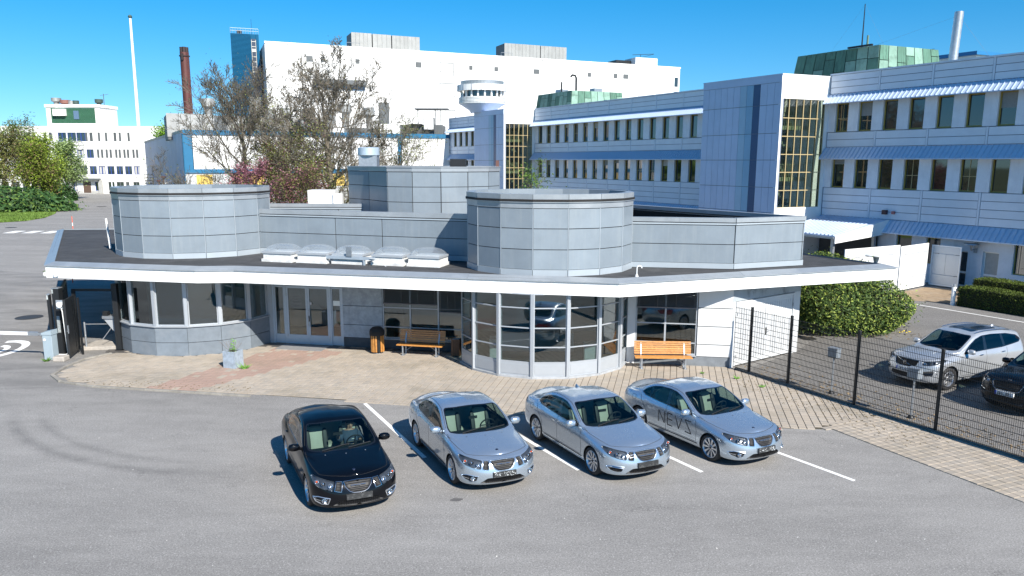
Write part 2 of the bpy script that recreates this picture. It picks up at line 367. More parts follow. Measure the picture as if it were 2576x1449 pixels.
def arc(cx, cy, r0, r1, a0, a1):
    n = 14; p = [(cx+r1*math.cos(a0+(a1-a0)*k/n), cy+r1*1.5*math.sin(a0+(a1-a0)*k/n)) for k in range(n+1)] + [(cx+r0*math.cos(a0+(a1-a0)*k/n), cy+r0*1.5*math.sin(a0+(a1-a0)*k/n)) for k in range(n, -1, -1)]
    return sheet('road_symbol', p, .004, M_paint)
arc(-22.0, 29.75, .42, .62, R(-100), R(95)); arc(-22.0, 29.75, .95, 1.22, R(-55), R(110)); arc(-22.6, 29.7, .02, .2, R(0), R(359))
# manholes
M_iron = mat('cast_iron', (.06, .058, .055), .6, .5, .3, 20)
for x, y, r in ((-24.7, 36.4, .62), (-19.6, 35.2, .6), (-60, 87, .6), (-62, 79, .6), (-72, 128, .8), (13.5, 32.3, .35)):
    m_ = MB(); m_.lathe([(0, .012), (r*.86, .012), (r*.88, .004), (r*.95, .004), (r*.96, .012), (r, .011), (r+.01, 0)], 28, T(x, y, .004))
    o = m_.build('manhole_cover', M_iron); tag(o, None, None, None, 'structure')
o = sheet('patch', [(-1.31+.30*math.cos(t)*.5+.03*math.sin(3*t), 16.15+.09*math.sin(t)) for t in [k*math.pi/6 for k in range(12)]], .003, mat('oil_stain', (.13, .125, .12), .7, 0, .3, 9))
# lawn, mound and path edge at far left
lawn = [(-140, 93.5), (-66.2, 94), (-64.6, 96.5), (-65.5, 102), (-69, 110), (-75.7, 122), (-83, 136), (-97, 160), (-125, 168), (-220, 168), (-220, 93)]
sheet('lawn', lawn, .03, GRASS)
# ================================================================ THE GATEHOUSE PAVILION
PV = thing('gatehouse_pavilion', 'low gatehouse with a white edged flat roof and round drums clad in grey blue panels', 'building', T(-2, 30))
def subempty(name, parent, M=None, label=None):
    o = link(name, None, parent, M); o.empty_display_size = .2
    if label: o['label'] = label
    return o
# roof edge outline, counter-clockwise from above (front edge runs left to right)
EDGE = [(-19.1,29.46),(-12.41,28.17),(-10.94,28.29),(-4.67,27.01),(1.38,25.83),(3.78,25.37),(11.24,27.98),(15.75,29.55),(12.9,34.6),(6.5,40),(-3,45),(-22.5,45.2),(-27.9,44.6)]
deck = MB().prism(inset(EDGE, .12), 3.22, 3.74).build('roof', M_roof, PV)
MB().prism(inset(EDGE, .10), 3.20, 3.219).build('soffit', M_soffit, PV)
ne = len(EDGE); IN = inset(EDGE, .34)
for i in range(ne):
    a, b = EDGE[i], EDGE[(i+1) % ne]
    F, L_ = frame(b, a); n = max(1, round(L_/3.1)) if i < 7 else max(1, round(L_/4.5))
    ia, ib = IN[i], IN[(i+1) % ne]
    for k in range(n):
        s0, s1 = k*L_/n + (.002 if k else 0), (k+1)*L_/n - (.002 if k < n-1 else 0)
        pbox('fascia_board', M_white, PV, F, s0, s1, -.06, 0, 3.18, 3.65)
        # folded zinc coping, slightly uneven, with a drip edge proud of the fascia
        def pt(t, q): # t along 0..1 from b to a, q 0 edge / 1 inner
            e = Vector(b).lerp(Vector(a), t); g_ = Vector(ib).lerp(Vector(ia), t); return e.lerp(g_, q)
        t0, t1 = s0/L_, s1/L_; dz = rnd.uniform(-.004, .004)
        p = []
        for t in (t0, t1):
            e0 = pt(t, -.13); e1 = pt(t, 1)
            p += [(e0.x, e0.y, 3.655+dz), (e0.x, e0.y, 3.69+dz), (e1.x, e1.y, 3.81+dz), (e1.x, e1.y, 3.745)]
        MB().add(p, [(0,4,5,1),(1,5,6,2),(2,6,7,3),(0,1,2,3),(7,6,5,4),(4,0,3,7)]).build('coping_sheet', M_coping, PV)
# soffit shade gap under the coping
# ---- generic facet: dark backing and separate panels
def panels(par, F, L_, rows, t=.0, th=.035, gap=.014, m=None, cols=None, name='cladding_panel', back=True, edge=.018):
    m = m or M_clad
    if back: pbox('panel_backing', M_joint, par, F, 0, L_, t-.10, t-.014, rows[0]-.01, rows[-1]+.01)
    cs = cols or [0, L_]
    for z0, z1 in zip(rows[:-1], rows[1:]):
        for c0, c1 in zip(cs[:-1], cs[1:]):
            pbox(name, m, par, F, c0+edge, c1-edge, t-.014, t+.02+rnd.choice((-.002, 0, .002)), z0+gap, z1-gap)
def drum(cx, cy, r, n, a0, zb, rows, caps, par, label=None):
    """regular drum: facets of panels, then a band, a dark strip for the shaded gap and a coping ring with an open top"""
    D = subempty('roof_drum', par, T(cx, cy, zb), label)
    V_ = [(cx+r*math.cos(R(a0)+2*math.pi*k/n), cy+r*math.sin(R(a0)+2*math.pi*k/n)*UE/UN) for k in range(n)]
    for k in range(n):
        F, L_ = frame(V_[(k+1) % n], V_[k])
        pbox('base_flashing', M_trim, D, F, 0.004, L_-.004, -.05, .05, zb-.02, rows[0]-.0)
        panels(D, F, L_, rows)
        pbox('corner_trim', M_trim, D, F, -.012, .012, -.04, .028, rows[0], rows[-1])
        zt = rows[-1]
        pbox('band_sheet', M_coping, D, F, -.004, L_+.004, -.06, .035, zt+.01, zt+.21)
        pbox('band_sheet', M_coping, D, F, -.015, L_+.015, -.06, .075, zt+.213, zt+.245)
        pbox('gap_shade_strip', M_joint, D, F, -.02, L_+.02, -.12, .085, zt+.246, zt+.33)  # near-black strip, proud of the band, paints the shadow line below the coping
        pbox('coping_sheet', M_coping, D, F, -.0, L_+.0, -.22, .05, zt+.331, zt+.52)
        pbox('inner_lining', M_clad, D, F, 0, L_, -.24, -.221, zb, zt+.52)
    MB().prism([(cx+(r-.15)*math.cos(2*math.pi*k/n+R(a0)), cy+(r-.15)*math.sin(2*math.pi*k/n+R(a0))*UE/UN) for k in range(n)], zb, zt-.15).build('drum_roof', M_roof, D)
    return D
rows3 = [3.97, 4.72, 5.49, 6.23]
D2 = drum(1.5, 29.40, 3.31, 16, -103, 3.76, rows3, None, PV, 'right front drum of grey blue panels')
D1 = drum(-14.86, 34.12, 3.44, 16, -86, 3.76, rows3, None, PV, 'left front drum of grey blue panels')
# rear drum with a straight flank
rows_r = [5.25, 6.0, 6.72, 7.42]
D3 = subempty('roof_drum', PV, T(-4, 38, 3.8), 'taller rear drum with a shaded flat flank')
vr = [(-4.05+3.45*math.cos(R(a)), 37.6+3.45*math.sin(R(a))*UE/UN) for a in (-123.75, -101.25, -78.75, -56.25, -33.75, -11.25, 11.25)]
poly = [(-8.6, 38.6), (-7.15, 37.2)] + vr + [(-1, 43), (-8, 44)]
poly[1] = (-7.2, 37.0)
for k in range(len(poly)):
    a, b = poly[k], poly[(k+1) % len(poly)]; F, L_ = frame(b, a)
    pbox('wall_base', M_clad, D3, F, 0, L_, -.08, 0, 3.8, 5.24)
    panels(D3, F, L_, rows_r, cols=[0, L_] if L_ < 2.6 else [L_*i/3 for i in range(4)])
    pbox('band_sheet', M_coping, D3, F, -.004, L_+.004, -.06, .04, 7.44, 7.62); pbox('band_sheet', M_coping, D3, F, -.015, L_+.015, -.2, .07, 7.623, 7.67)
MB().prism(poly, 7.2, 7.4).build('drum_roof', M_roof, D3)
m_ = MB(); m_.box(-8.25, 39.6, 7.4, -7.28, 40.4, 8.2); m_.build('fan_base', M_galv, D3)
m_ = MB(); m_.lathe([(0, 8.63), (.50, 8.66), (.575, 8.62), (.575, 8.24), (.54, 8.21), (0, 8.21)], 24, T(-7.77, 40.0)); m_.build('roof_fan', mat('pale_blue_metal', (.48,.58,.66), .4, .3, .1, 3), D3, smooth=True)
m_ = MB(); m_.box(-3.35, 39.6, 7.4, -2.5, 40.2, 8.05); m_.build('vent_box', M_black, D3)
m_ = MB(); m_.box(-.85, 37.6, 7.6, -.68, 37.75, 7.98); m_.build('vent_box', mat('rust', (.12,.06,.05), .8), D3)
# upper middle wall and its flat roof with parapets
U = subempty('upper_storey', PV, T(-7, 33, 3.8))
def upper(A, B, rows, cols, zc, cop=2):
    F, L_ = frame(A, B)
    pbox('base_flashing', M_trim, U, F, .0, L_, -.05, .05, 3.76, rows[0]-.0)
    panels(U, F, L_, rows, cols=[c*L_ for c in cols])
    zt = rows[-1]; pbox('drip_sheet', M_trim, U, F, 0, L_, -.06, .05, zt+.015, zt+.075); pbox('gap_shade_strip', M_joint, U, F, 0, L_, -.2, .0, zt+.075, zt+.11)  # the dark strip draws the shade of the gap below the coping
    n = max(1, round(L_/2.6))
    for k in range(n): pbox('coping_sheet', M_coping, U, F, k*L_/n+.002, (k+1)*L_/n-.002, -.22, .06, zt+.11, zc)
upper((-1.45, 30.37), (-12.1, 33.55), [3.97, 4.70, 5.44], [0, .395, .60, 1], 5.75)
upper((8.73, 28.45), (4.45, 29.05), [3.97, 4.72, 5.48], [0, 1], 5.76)
upper((11.91, 29.63), (8.73, 28.45), [3.97, 4.72, 5.48], [0, 1], 5.76)
upper((6.2, 37.6), (11.91, 29.63), [3.97, 4.72, 5.48], [0, .33, .66, 1], 5.76)
upper((-1.45, 37.6), (6.2, 37.6), [3.97, 5.48], [0, .5, 1], 5.76)
upper((-5.0, 37.6), (-12.9, 37.6), [3.97, 5.48], [0, .5, 1], 5.76)
upper((-12.9, 37.6), (-12.1, 34.5), [3.97, 5.48], [0, 1], 5.76)
MB().prism([(-12.1,33.6),(-1.5,30.5),(4.5,29.3),(8.7,28.7),(11.6,29.7),(6.1,37.3),(-12.6,37.3)], 3.8, 5.15).build('upper_roof', M_roof, U)
# ---- skylights along the front of the upper wall
M_dome = glass('acrylic_dome', (.93, .97, 1.0), .9, .06, 1.0, 1.45)
nt_ = M_dome.node_tree; mk = nt_.nodes.new('ShaderNodeMixShader'); df = nt_.nodes.new('ShaderNodeBsdfTranslucent'); df.inputs[0].default_value = (.8,.84,.86,1); d2 = nt_.nodes.new('ShaderNodeBsdfDiffuse'); d2.inputs[0].default_value = (.8,.84,.86,1); m2_ = nt_.nodes.new('ShaderNodeMixShader')
nt_.links.new(df.outputs[0], m2_.inputs[1]); nt_.links.new(d2.outputs[0], m2_.inputs[2])
old = nt_.nodes['Material Output'].inputs[0].links[0].from_socket; mk.inputs[0].default_value = .17; nt_.links.new(old, mk.inputs[1]); nt_.links.new(m2_.outputs[0], mk.inputs[2]); nt_.links.new(mk.outputs[0], nt_.nodes['Material Output'].inputs[0])
M_curb = mat('skylight_curb', (.66, .67, .66), .6, 0, .15, 5, dirt=.5, dirtcol=(.35,.35,.33), dscale=3)
kk = Vector((-1.45+12.1, 30.37-33.55)).normalized(); ky = math.atan2(kk.y, kk.x)
for i, (x, y) in enumerate(((-9.72, 30.75), (-8.18, 30.42), (-6.62, 30.12), (-4.93, 29.75), (-3.42, 29.43))):
    Mx = T(x, y, 3.74, ky); Sk = subempty('skylight', PV, Mx)
    m_ = MB(); m_.prism([(-.72,-.56),(.72,-.56),(.72,.56),(-.72,.56)], 0, .12, M=Mx); m_.prism([(-.66,-.50),(.66,-.50),(.66,.50),(-.66,.50)], .12, .34, M=Mx); m_.build('curb', M_curb, Sk)
    m_ = MB(); 
    for a0, b0, a1, b1 in ((-.70,-.54,.70,-.48), (-.70,.48,.70,.54), (-.70,-.48,-.64,.48), (.64,-.48,.70,.48)): m_.box(a0, b0, .343, a1, b1, .43, Mx)
    m_.build('dome_frame', M_trim if False else M_frame, Sk)
    m_ = MB(); m_.box(-.64, -.48, .345, .64, .48, .352, Mx); m_.build('blind_board', M_curb, Sk)
    n = 14; vv = []; ff = []
    for a in range(n+1):
        for b in range(n+1):
            X, Y = -1+2*a/n, -1+2*b/n; z = .31*((1-X**4)*(1-Y**4))**.5*(1-.25*(X*X+Y*Y)/2)
            vv.append(Mx @ Vector((X*.655, Y*.495, .42+z)))
    for a in range(n):
        for b in range(n): q = a*(n+1)+b; ff.append((q, q+n+1, q+n+2, q+1))
    MB().add(vv, ff).build('dome', M_dome, Sk, smooth=True)
Mx = T(-7.0, 29.62, 3.74, ky)
m_ = MB(); m_.box(-1.3, -.05, .22, 1.5, .05, .34, Mx); m_.box(-.95, -.04, 0, -.89, .04, .22, Mx); m_.box(1.0, -.04, 0, 1.06, .04, .22, Mx)
Rl = m_.build('roof_rail', mat('pale_metal_rail', (.45, .52, .58), .5, .4, .1, 4), PV)
m_ = MB(); m_.box(.25, -.08, .34, .5, -.05, .74, Mx); m_.build('perforated_plate', M_galv, Rl)
m_ = MB(); m_.tube([Mx @ Vector(p) for p in ((1.3,-.07,.3),(1.7,-.1,.28),(1.9,-.15,.12),(2.1,-.2,.02))], .012, 6); m_.build('cable', M_curb, Rl)
# goose-neck roof vents
for x, y, h in ((3.75+.85, 26.55, .42), (-19.1, 35.6, .55), (-14.6, 29.35, .0)):
    if h == 0: continue
    m_ = MB(); P_ = [(x, y, 3.74), (x, y, 3.74+h*.75)] + [(x+.09-.09*math.cos(t), y, 3.74+h*.75+.09*math.sin(t)) for t in (.5, 1., 1.57, 2.1, 2.7, 3.14)]
    m_.tube(P_, .022, 8); m_.lathe([(.07, 0), (.03, .1)], 10, T(x, y, 3.74)); m_.build('roof_vent', M_white, PV, smooth=True)
# rooftop unit
m_ = MB(); m_.box(-10.7, 38.3, 5.2, -9.35, 39.4, 6.42); AC = m_.build('air_unit', M_white, PV)
m_ = MB(); m_.box(-9.35, 38.2, 5.7, -8.9, 38.6, 6.25); m_.build('fan_box', M_white, AC)
m_ = MB(); m_.box(-10.73, 38.4, 5.3, -10.701, 39.3, 6.3); m_.build('grille', M_black, AC)
# ---- interior
MB().prism([(-17,29.5),(-14,29.0),(-11,30.5),(-2.2,29.5),(-.3,26.6),(2.5,26.5),(4.5,28.5),(8.2,27.8),(11.8,30.1),(7,38),(-20,41)], .0, .03).build('interior_floor', M_innerfloor, PV)
m_ = MB()
for A, B in (((-17.6, 34.5), (-10.8, 34.2)), ((-10.8, 34.6), (-2.2, 33.6)), ((-2.2, 33.6), (5.2, 33.4)), ((5.2, 32.4), (11, 32.4))):
    F, L_ = frame(B, A); m_.box(0, -.1, 0, L_, 0, 3.2, F)
for A, B in (((-10.7, 31.5), (-10.9, 34.4)), ((-5.6, 30.4), (-5.2, 34)), ((4.9, 28.5), (5.3, 33)), ((8.3, 28), (9.5, 32.5))):
    F, L_ = frame(B, A); m_.box(0, -.1, 0, L_, 0, 3.2, F)
m_.build('interior_wall', M_inner, PV)
# desks and shelves behind the glass
m_ = MB()
m_.box(-.6, 29.8, .03, 2.6, 30.5, .8); m_.box(2.9, 28.2, .03, 3.5, 28.7, .75); m_.box(-.9, 28.4, .03, -.5, 29.0, .9); m_.box(.2, 31.8, .03, 1.0, 32.2, 1.9)
m_.box(5.4, 28.35, .03, 6.2, 28.75, .75); m_.box(6.6, 28.3, .03, 7.2, 28.7, .6); m_.box(-15.8, 31.2, .03, -12.2, 31.9, 1.1)
m_.build('desk', mat('pale_furniture', (.62, .63, .60), .5), PV)
# ---- ground-floor walls
M_blind = mat('grey_brown_blind', (.15, .145, .15), .6, .1, .08, 3)
def win_unit(par, F, s0, s1, z0, z1, muls, trans, fw=.055, tb=-.11, name='window', sub=True, fm=None, gm=None, dep=.06):
    """frame (one mesh), separate panes"""
    fm = fm or M_frame; gm = gm or M_glass
    Wd = subempty(name, par, F @ Matrix.Translation((s0, 0, z0)))
    m_ = MB(); t0, t1 = tb, tb+dep
    m_.box(s0, t0, z0, s1, t1, z0+fw, F); m_.box(s0, t0, z1-fw, s1, t1, z1, F)
    ms = [s0] + list(muls) + [s1]
    for k, s in enumerate(ms):
        a = s if k == 0 else (s-fw if k == len(ms)-1 else s-fw*.6); b = s+fw if k == 0 else (s if k == len(ms)-1 else s+fw*.6)
        m_.box(a, t0, z0+fw, b, t1, z1-fw, F)
    for k in range(len(ms)-1):
        a = ms[k] + (fw if k == 0 else fw*.6); b = ms[k+1] - (fw if k == len(ms)-2 else fw*.6)
        zz = [z0+fw] + list(trans) + [z1-fw]
        for z in trans: m_.box(a, t0+.004, z-.02, b, t1-.004, z+.02, F)
        for q in range(len(zz)-1):
            za = zz[q] + (.02 if q else 0); zb_ = zz[q+1] - (.02 if q < len(zz)-2 else 0)
            pbox('pane', gm, Wd, F, a, b, tb+.02, tb+.028, za, zb_)
    m_.build('window_frame', fm, Wd)
    return Wd
def blind(par, F, s0, s1, z0, z1, t=-.02):
    m_ = MB(); z = z1
    while z > z0:
        m_.add([F @ Vector(p) for p in ((s0, t+.012, z-.03), (s1, t+.012, z-.03), (s1, t-.025, z-.008), (s0, t-.025, z-.008))], [(0,1,2,3)]); z -= .045
    n = 3
    for k in range(n+1): s = s0+.08+(s1-s0-.16)*k/n; m_.box(s-.006, t+.013, z0, s+.006, t+.018, z1, F)
    m_.box(s0, t-.03, z0-.05, s1, t+.02, z0, F)
    tag(m_.build('blind', M_blind, par), None, None, None, 'stuff')
# wall with the doors
A1, B1 = (-1.75, 29.55), (-10.8, 31.2); F1, L1 = frame(A1, B1)
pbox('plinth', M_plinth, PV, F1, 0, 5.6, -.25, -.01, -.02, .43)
pbox('window_sill', M_trim, PV, F1, .15, 3.85, -.25, .04, .432, .47)
WA = win_unit(PV, F1, .2, 3.82, .472, 3.2, (1.37, 2.6), (.97, 1.81))
blind(WA, F1, .24, 1.33, 1.72, 3.18); blind(WA, F1, 1.42, 3.78, 2.02, 3.18)
pbox('corner_post', M_frame, PV, F1, 0, .197, -.2, .0, .0, 3.2)
for z0, z1 in ((.435, 1.0), (1.0, 1.83), (1.83, 3.2)): pbox('wall_panel', M_plaster, PV, F1, 3.83, 5.6, -.2, -.02, z0+.012, z1-.012)
pbox('panel_backing', M_joint, PV, F1, 3.83, 5.6, -.25, -.205, .43, 3.2)
# door unit
DU = subempty('entrance', PV, F1 @ Matrix.Translation((7.2, 0, 0)), 'glazed double door with glazed side lights')
M_doorf = mat('grey_door_frame', (.42, .48, .54), .4, .25, .04, 4)
m_ = MB()
for s0, s1 in ((5.61, 5.70), (6.14, 6.24), (8.22, 8.32), (8.78, 8.88)): m_.box(s0, -.16, 0, s1, -.04, 2.62, F1)
m_.box(5.61, -.16, 2.62, 8.88, -.04, 2.70, F1)
m_.build('door_frame', M_doorf, DU)
for s0, s1 in ((5.61, 7.2), (7.2, 8.88)): pbox('header_panel', M_doorf, DU, F1, s0+.005, s1-.005, -.14, -.06, 2.705, 3.195)
for s0, s1 in ((5.702, 6.138), (8.322, 8.778)):
    m_ = MB(); m_.box(s0, -.12, .04, s1, -.07, .44, F1); m_.box(s0+.06, -.069, .10, s1-.06, -.062, .38, F1); m_.box(s0, -.12, .44, s0+.05, -.07, 2.6, F1); m_.box(s1-.05, -.12, .44, s1, -.07, 2.6, F1); m_.box(s0+.05, -.12, 2.52, s1-.05, -.07, 2.6, F1)
    sl_ = m_.build('side_light', M_doorf, DU); pbox('pane', M_glass, sl_, F1, s0+.05, s1-.05, -.1, -.092, .44, 2.52)
for s0, s1, hs_ in ((6.245, 7.225, 1), (7.235, 8.215, -1)):
    m_ = MB(); m_.box(s0, -.11, .03, s1, -.05, .44, F1); m_.box(s0+.09, -.049, .10, s1-.09, -.042, .38, F1)
    m_.box(s0, -.11, .44, s0+.085, -.05, 2.6, F1); m_.box(s1-.085, -.11, .44, s1, -.05, 2.6, F1); m_.box(s0+.085, -.11, 2.5, s1-.085, -.05, 2.6, F1)
    dl = m_.build('door', M_doorf, DU); pbox('pane', M_glass, dl, F1, s0+.085, s1-.085, -.085, -.077, .44, 2.5)
    for z in (.35, 2.15):
        sx = s0-.01 if hs_ > 0 else s1-.03; pbox('hinge', M_galv, dl, F1, sx, sx+.04, -.048, -.02, z, z+.12)
    if hs_ > 0:
        m_ = MB(); s_ = s1-.05; P_ = [F1 @ Vector(p) for p in ((s_, -.05, .85), (s_-.0, .04, .87), (s_, .04, 1.55), (s_, -.05, 1.57))]; m_.tube(P_, .016, 8); m_.build('handle', M_galv, dl, smooth=True)
        m_ = MB(); m_.box(s_-.02, -.049, 1.05, s_+.02, -.03, 1.3, F1); m_.build('lock', M_black, dl)
def text_obj(txt, size, name, m, parent, M, ext=.002, align='CENTER'):
    cu = bpy.data.curves.new(name, 'FONT'); cu.body = txt; cu.size = size; cu.extrude = ext; cu.align_x = align; cu.align_y = 'CENTER'; cu.resolution_u = 2
    tmp = bpy.data.objects.new('tmp', cu); COL.objects.link(tmp); dg = bpy.context.evaluated_depsgraph_get()
    me = bpy.data.meshes.new_from_object(tmp.evaluated_get(dg)); bpy.data.objects.remove(tmp); me.materials.clear(); me.materials.append(m); me.name = name
    return link(name, me, parent, M)
RX = Matrix.Rotation(R(90), 4, 'X'); FLIP = Matrix.Rotation(R(180), 4, 'Z')
M_letter = mat('white_lettering', (.75, .77, .78), .5)
def wall_text(txt, size, F, s, z, t, m, parent, name='lettering', ext=.002):
    # wall frame x runs to the viewer's left, so turn the text about z
    return text_obj(txt, size, name, m, parent, F @ Matrix.Translation((s, t, z)) @ FLIP @ RX, ext)
for i_, (tx, z) in enumerate((('', 2.12), ('Reception', 1.98), ('Showroom', 1.84), ('Saabvägen 5', 1.70))):
    wall_text(tx if i_ else 'Manpower', .10, F1, 7.72, z, -.07, mat('faded_lettering', (.26,.27,.27), .6), DU)
m_ = MB(); m_.box(5.74, -.09, 1.78, 6.06, -.086, 2.0, F1); m_.build('notice', mat('paper', (.75,.8,.78), .8), DU)
m_ = MB(); m_.lathe([(.0, 0), (.07, 0), (.07, .004), (0, .004)], 16, F1 @ Matrix.Translation((7.09, -.045, 1.85)) @ Matrix.Rotation(R(-90), 4, 'X')); m_.build('no_smoking_sign', M_letter, DU)
m_ = MB(); m_.lathe([(.045, 0), (.06, 0), (.06, .003), (.045, .003)], 16, F1 @ Matrix.Translation((7.09, -.038, 1.85)) @ Matrix.Rotation(R(-90), 4, 'X'), True); m_.box(7.05, -.038, 1.845, 7.13, -.035, 1.855, F1); m_.build('no_smoking_sign', M_black, DU)
pbox('corner_post', M_frame, PV, F1, 8.885, 9.12, -.2, -.03, 0, 3.2)
# door mat
m_ = MB(); m_.box(6.2, .15, PZ+.004, 8.3, 1.0, PZ+.018, F1); o = m_.build('door_mat', mat('pale_grating', (.33,.33,.33), .6, .3, .2, 9)); tag(o, 'pale metal door mat in front of the glazed double doors', 'mat')
# ---- left bow
def bow(cx, cy, r, angs, build):
    V_ = [(cx+r*math.cos(R(a)), cy+r*math.sin(R(a))*UE/UN) for a in angs]
    for k in range(len(V_)-1):
        F, L_ = frame(V_[k+1], V_[k]); build(k, F, L_)
def lb(k, F, L_):
    pbox('panel_backing', M_joint, PV, F, 0, L_, -.16, -.02, 0, 1.22)
    for z0, z1 in ((.0, .56), (.575, 1.2)): pbox('stone_panel', M_cladlow, PV, F, .006, L_-.006, -.02, .012, z0+.006, z1)
    pbox('window_sill', M_frame, PV, F, -.01, L_+.01, -.14, .07, 1.222, 1.262)
    pbox('window_post', M_frame, PV, F, -.07, .07, -.17, -.001, 1.263, 3.2)
    win_unit(PV, F, .075, L_-.075, 1.265, 3.2, (), (), .045, -.12)
bow(-13.93, 31.80, 3.36, [-168.5, -146, -123.5, -101, -78.5, -56, -33.5, -11], lb)
# ---- right bow, glazed to the floor
def rb(k, F, L_):
    pbox('plinth', mat('pale_plinth', (.33, .35, .37), .8, 0, .2, 5), PV, F, 0, L_, -.2, .03, -.02, .10)
    pbox('window_post', M_frame, PV, F, -.055, .055, -.18, .02, .101, 3.2)
    m_ = MB(); m_.box(.058, -.1, .103, L_-.058, -.04, .60, F); m_.box(.12, -.039, .17, L_-.12, -.030, .54, F); m_.build('kick_panel', M_frame, PV)
    win_unit(PV, F, .058, L_-.058, .603, 3.2, (), (1.2, 1.92, 2.66), .04, -.1)
bow(1.264, 28.74, 3.42, [-166.5, -144, -121.5, -99, -76.5, -54, -31.5, -9], rb)
# ---- right wall with a window, then the garage end
A2, B2 = (8.5, 27.43), (4.65, 28.05); F2, L2 = frame(A2, B2)
M_wpanel = mat('white_wall_panel', (.60, .62, .63), .6, 0, .04, 1.5, dirt=.2, dirtcol=(.5,.5,.48), dscale=1)
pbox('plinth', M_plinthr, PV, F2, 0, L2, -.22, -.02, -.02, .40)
pbox('panel_backing', M_joint, PV, F2, 0, 1.3, -.24, -.07, .4, 3.2)
for z0, z1 in ((.41, .9), (.9, 1.62), (1.62, 2.35), (2.35, 3.2)): pbox('wall_panel', M_wpanel, PV, F2, .006, 1.29, -.07, 0, z0+.016, z1-.016)
pbox('window_sill', M_frame, PV, F2, 1.3, 3.72, -.24, .05, .402, .44)
WB = win_unit(PV, F2, 1.31, 3.68, .443, 3.2, (2.53,), (.92, 1.68))
blind(WB, F2, 1.36, 3.64, 2.34, 3.18)
pbox('corner_post', M_wpanel, PV, F2, 3.69, L2+.1, -.2, 0, .0, 3.2)
A3, B3 = (12.06, 29.93), (8.5, 27.43); F3, L3 = frame(A3, B3)
pbox('wall_panel', M_wpanel, PV, F3, 0, .40, -.12, 0, .0, 2.62); pbox('wall_panel', M_wpanel, PV, F3, L3-.16, L3-.0, -.12, 0, .0, 2.62)
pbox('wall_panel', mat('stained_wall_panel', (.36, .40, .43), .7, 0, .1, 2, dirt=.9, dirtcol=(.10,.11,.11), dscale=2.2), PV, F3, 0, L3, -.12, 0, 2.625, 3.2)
GD = subempty('garage_door', PV, F3 @ Matrix.Translation((2.2, 0, 0)), 'white double door of upright boards')
m_ = MB(); m_.box(.42, -.1, .05, .50, .03, 2.6, F3); m_.box(L3-.25, -.1, .05, L3-.17, .03, 2.6, F3); m_.box(.50, -.1, 2.52, L3-.25, .03, 2.6, F3); m_.build('door_frame', M_wpanel, GD)
for s0, s1 in ((.505, 2.29), (2.30, L3-.255)):
    lf = subempty('door_leaf', GD, F3 @ Matrix.Translation((s0, 0, 0)))
    n = 12; w = (s1-s0)/n
    pbox('leaf_rail', M_wpanel, lf, F3, s0, s1, -.05, .0, .06, .2); pbox('leaf_rail', M_wpanel, lf, F3, s0, s1, -.05, 0, 2.38, 2.51)
    pbox('leaf_back', mat('grey_joint', (.12,.13,.14), .8), lf, F3, s0, s1, -.05, -.025, .2, 2.38)
    for k in range(n): pbox('board', M_wpanel, lf, F3, s0+k*w+.011, s0+(k+1)*w-.011, -.025, -.012, .2, 2.38)
    for z in (.35, 2.05):
        sx = s0-.03 if s0 < 1 else s1-.01; pbox('hinge', M_galv, lf, F3, sx, sx+.04, .0, .035, z, z+.14)
m_ = MB(); m_.box(2.2, .0, 1.05, 2.24, .02, 1.35, F3); m_.tube([F3 @ Vector(p) for p in ((2.22, .02, 1.2), (2.22, .07, 1.2), (2.1, .07, 1.2))], .01, 6); m_.build('handle', M_black, GD)
# hidden sides that close the building
for A, B in (((10.4, 34.0), (12.06, 29.93)), ((-20, 41), (10.4, 34.0)) , ((-17.2, 31.2), (-20, 41))):
    F, L_ = frame(A, B); pbox('rear_wall', M_clad, PV, F, 0, L_, -.2, 0, 0, 3.2)
# camera housings and lamp on the roof edge
Ff, Lf = frame(EDGE[1], EDGE[0])
m_ = MB(); m_.lathe([(0, .02), (.1, .0), (.11, .06), (.0, .12)], 12, Ff @ Matrix.Translation((Lf-.55, .08, 3.33)) @ Matrix.Rotation(R(-80), 4, 'X')); m_.build('wall_lamp', M_white, PV, smooth=True)
m_ = MB(); m_.lathe([(0, .02), (.1, .0), (.11, .06), (.0, .12)], 12, T(-19.25, 29.6, 3.3) @ Matrix.Rotation(R(100), 4, 'Y')); m_.build('wall_lamp', M_white, PV, smooth=True)
# ladder rail and cables at the left of the left drum
m_ = MB(); x, y = -18.75, 34.9
m_.tube([(x, y, 3.75), (x-.3, y+.2, 4.6), (x-.42, y+.25, 5.6), (x-.42, y+.25, 6.9)], .025, 6); m_.tube([(x-.42, y+.25, 6.3), (x+.2, y, 6.3)], .02, 6)
m_.tube([(x-.35, y-.5, 3.8), (x-.55, y-.3, 5.2)], .05, 6)
m_.build('roof_pipe', M_white, PV)
# ================================================================ OFFICE BUILDING ON THE RIGHT
OA = R(30.25); OP = Vector((28.64, 47.02, 0))
OD = Vector((-math.sin(OA), math.cos(OA), 0)); ON = Vector((-math.cos(OA)*UN/UE, -math.sin(OA)*UE/UN, 0)); ON *= 1/math.hypot(ON.x*1.0, ON.y*UN/UE)*1.0
def of(a, b=0, back=False): p = OP + OD*a + ON*b; return (p.x, p.y)
M_owall = mat('white_concrete_facade', (.70, .745, .81), .75, 0, .09, 1.2, .15, 60, dirt=.2, dirtcol=(.5,.53,.57), dscale=.7, streak=True)
M_opanel = mat('white_ribbed_panel', (.68, .73, .80), .7, 0, .05, 1, .1, 60)
M_ojoint = mat('grey_facade_joint', (.17, .20, .26), .8)
M_awn = mat('pale_ribbed_awning', (.52, .61, .74), .45, .15, .06, 1.5)
M_yel = mat('yellow_ochre_frame', (.33, .25, .06), .5, 0, .08, 6)
M_cream = mat('cream_mullion', (.40, .32, .17), .5, 0, .05, 6)
M_tile = mat('pale_blue_tile_panel', (.46, .56, .74), .5, 0, .05, 1)
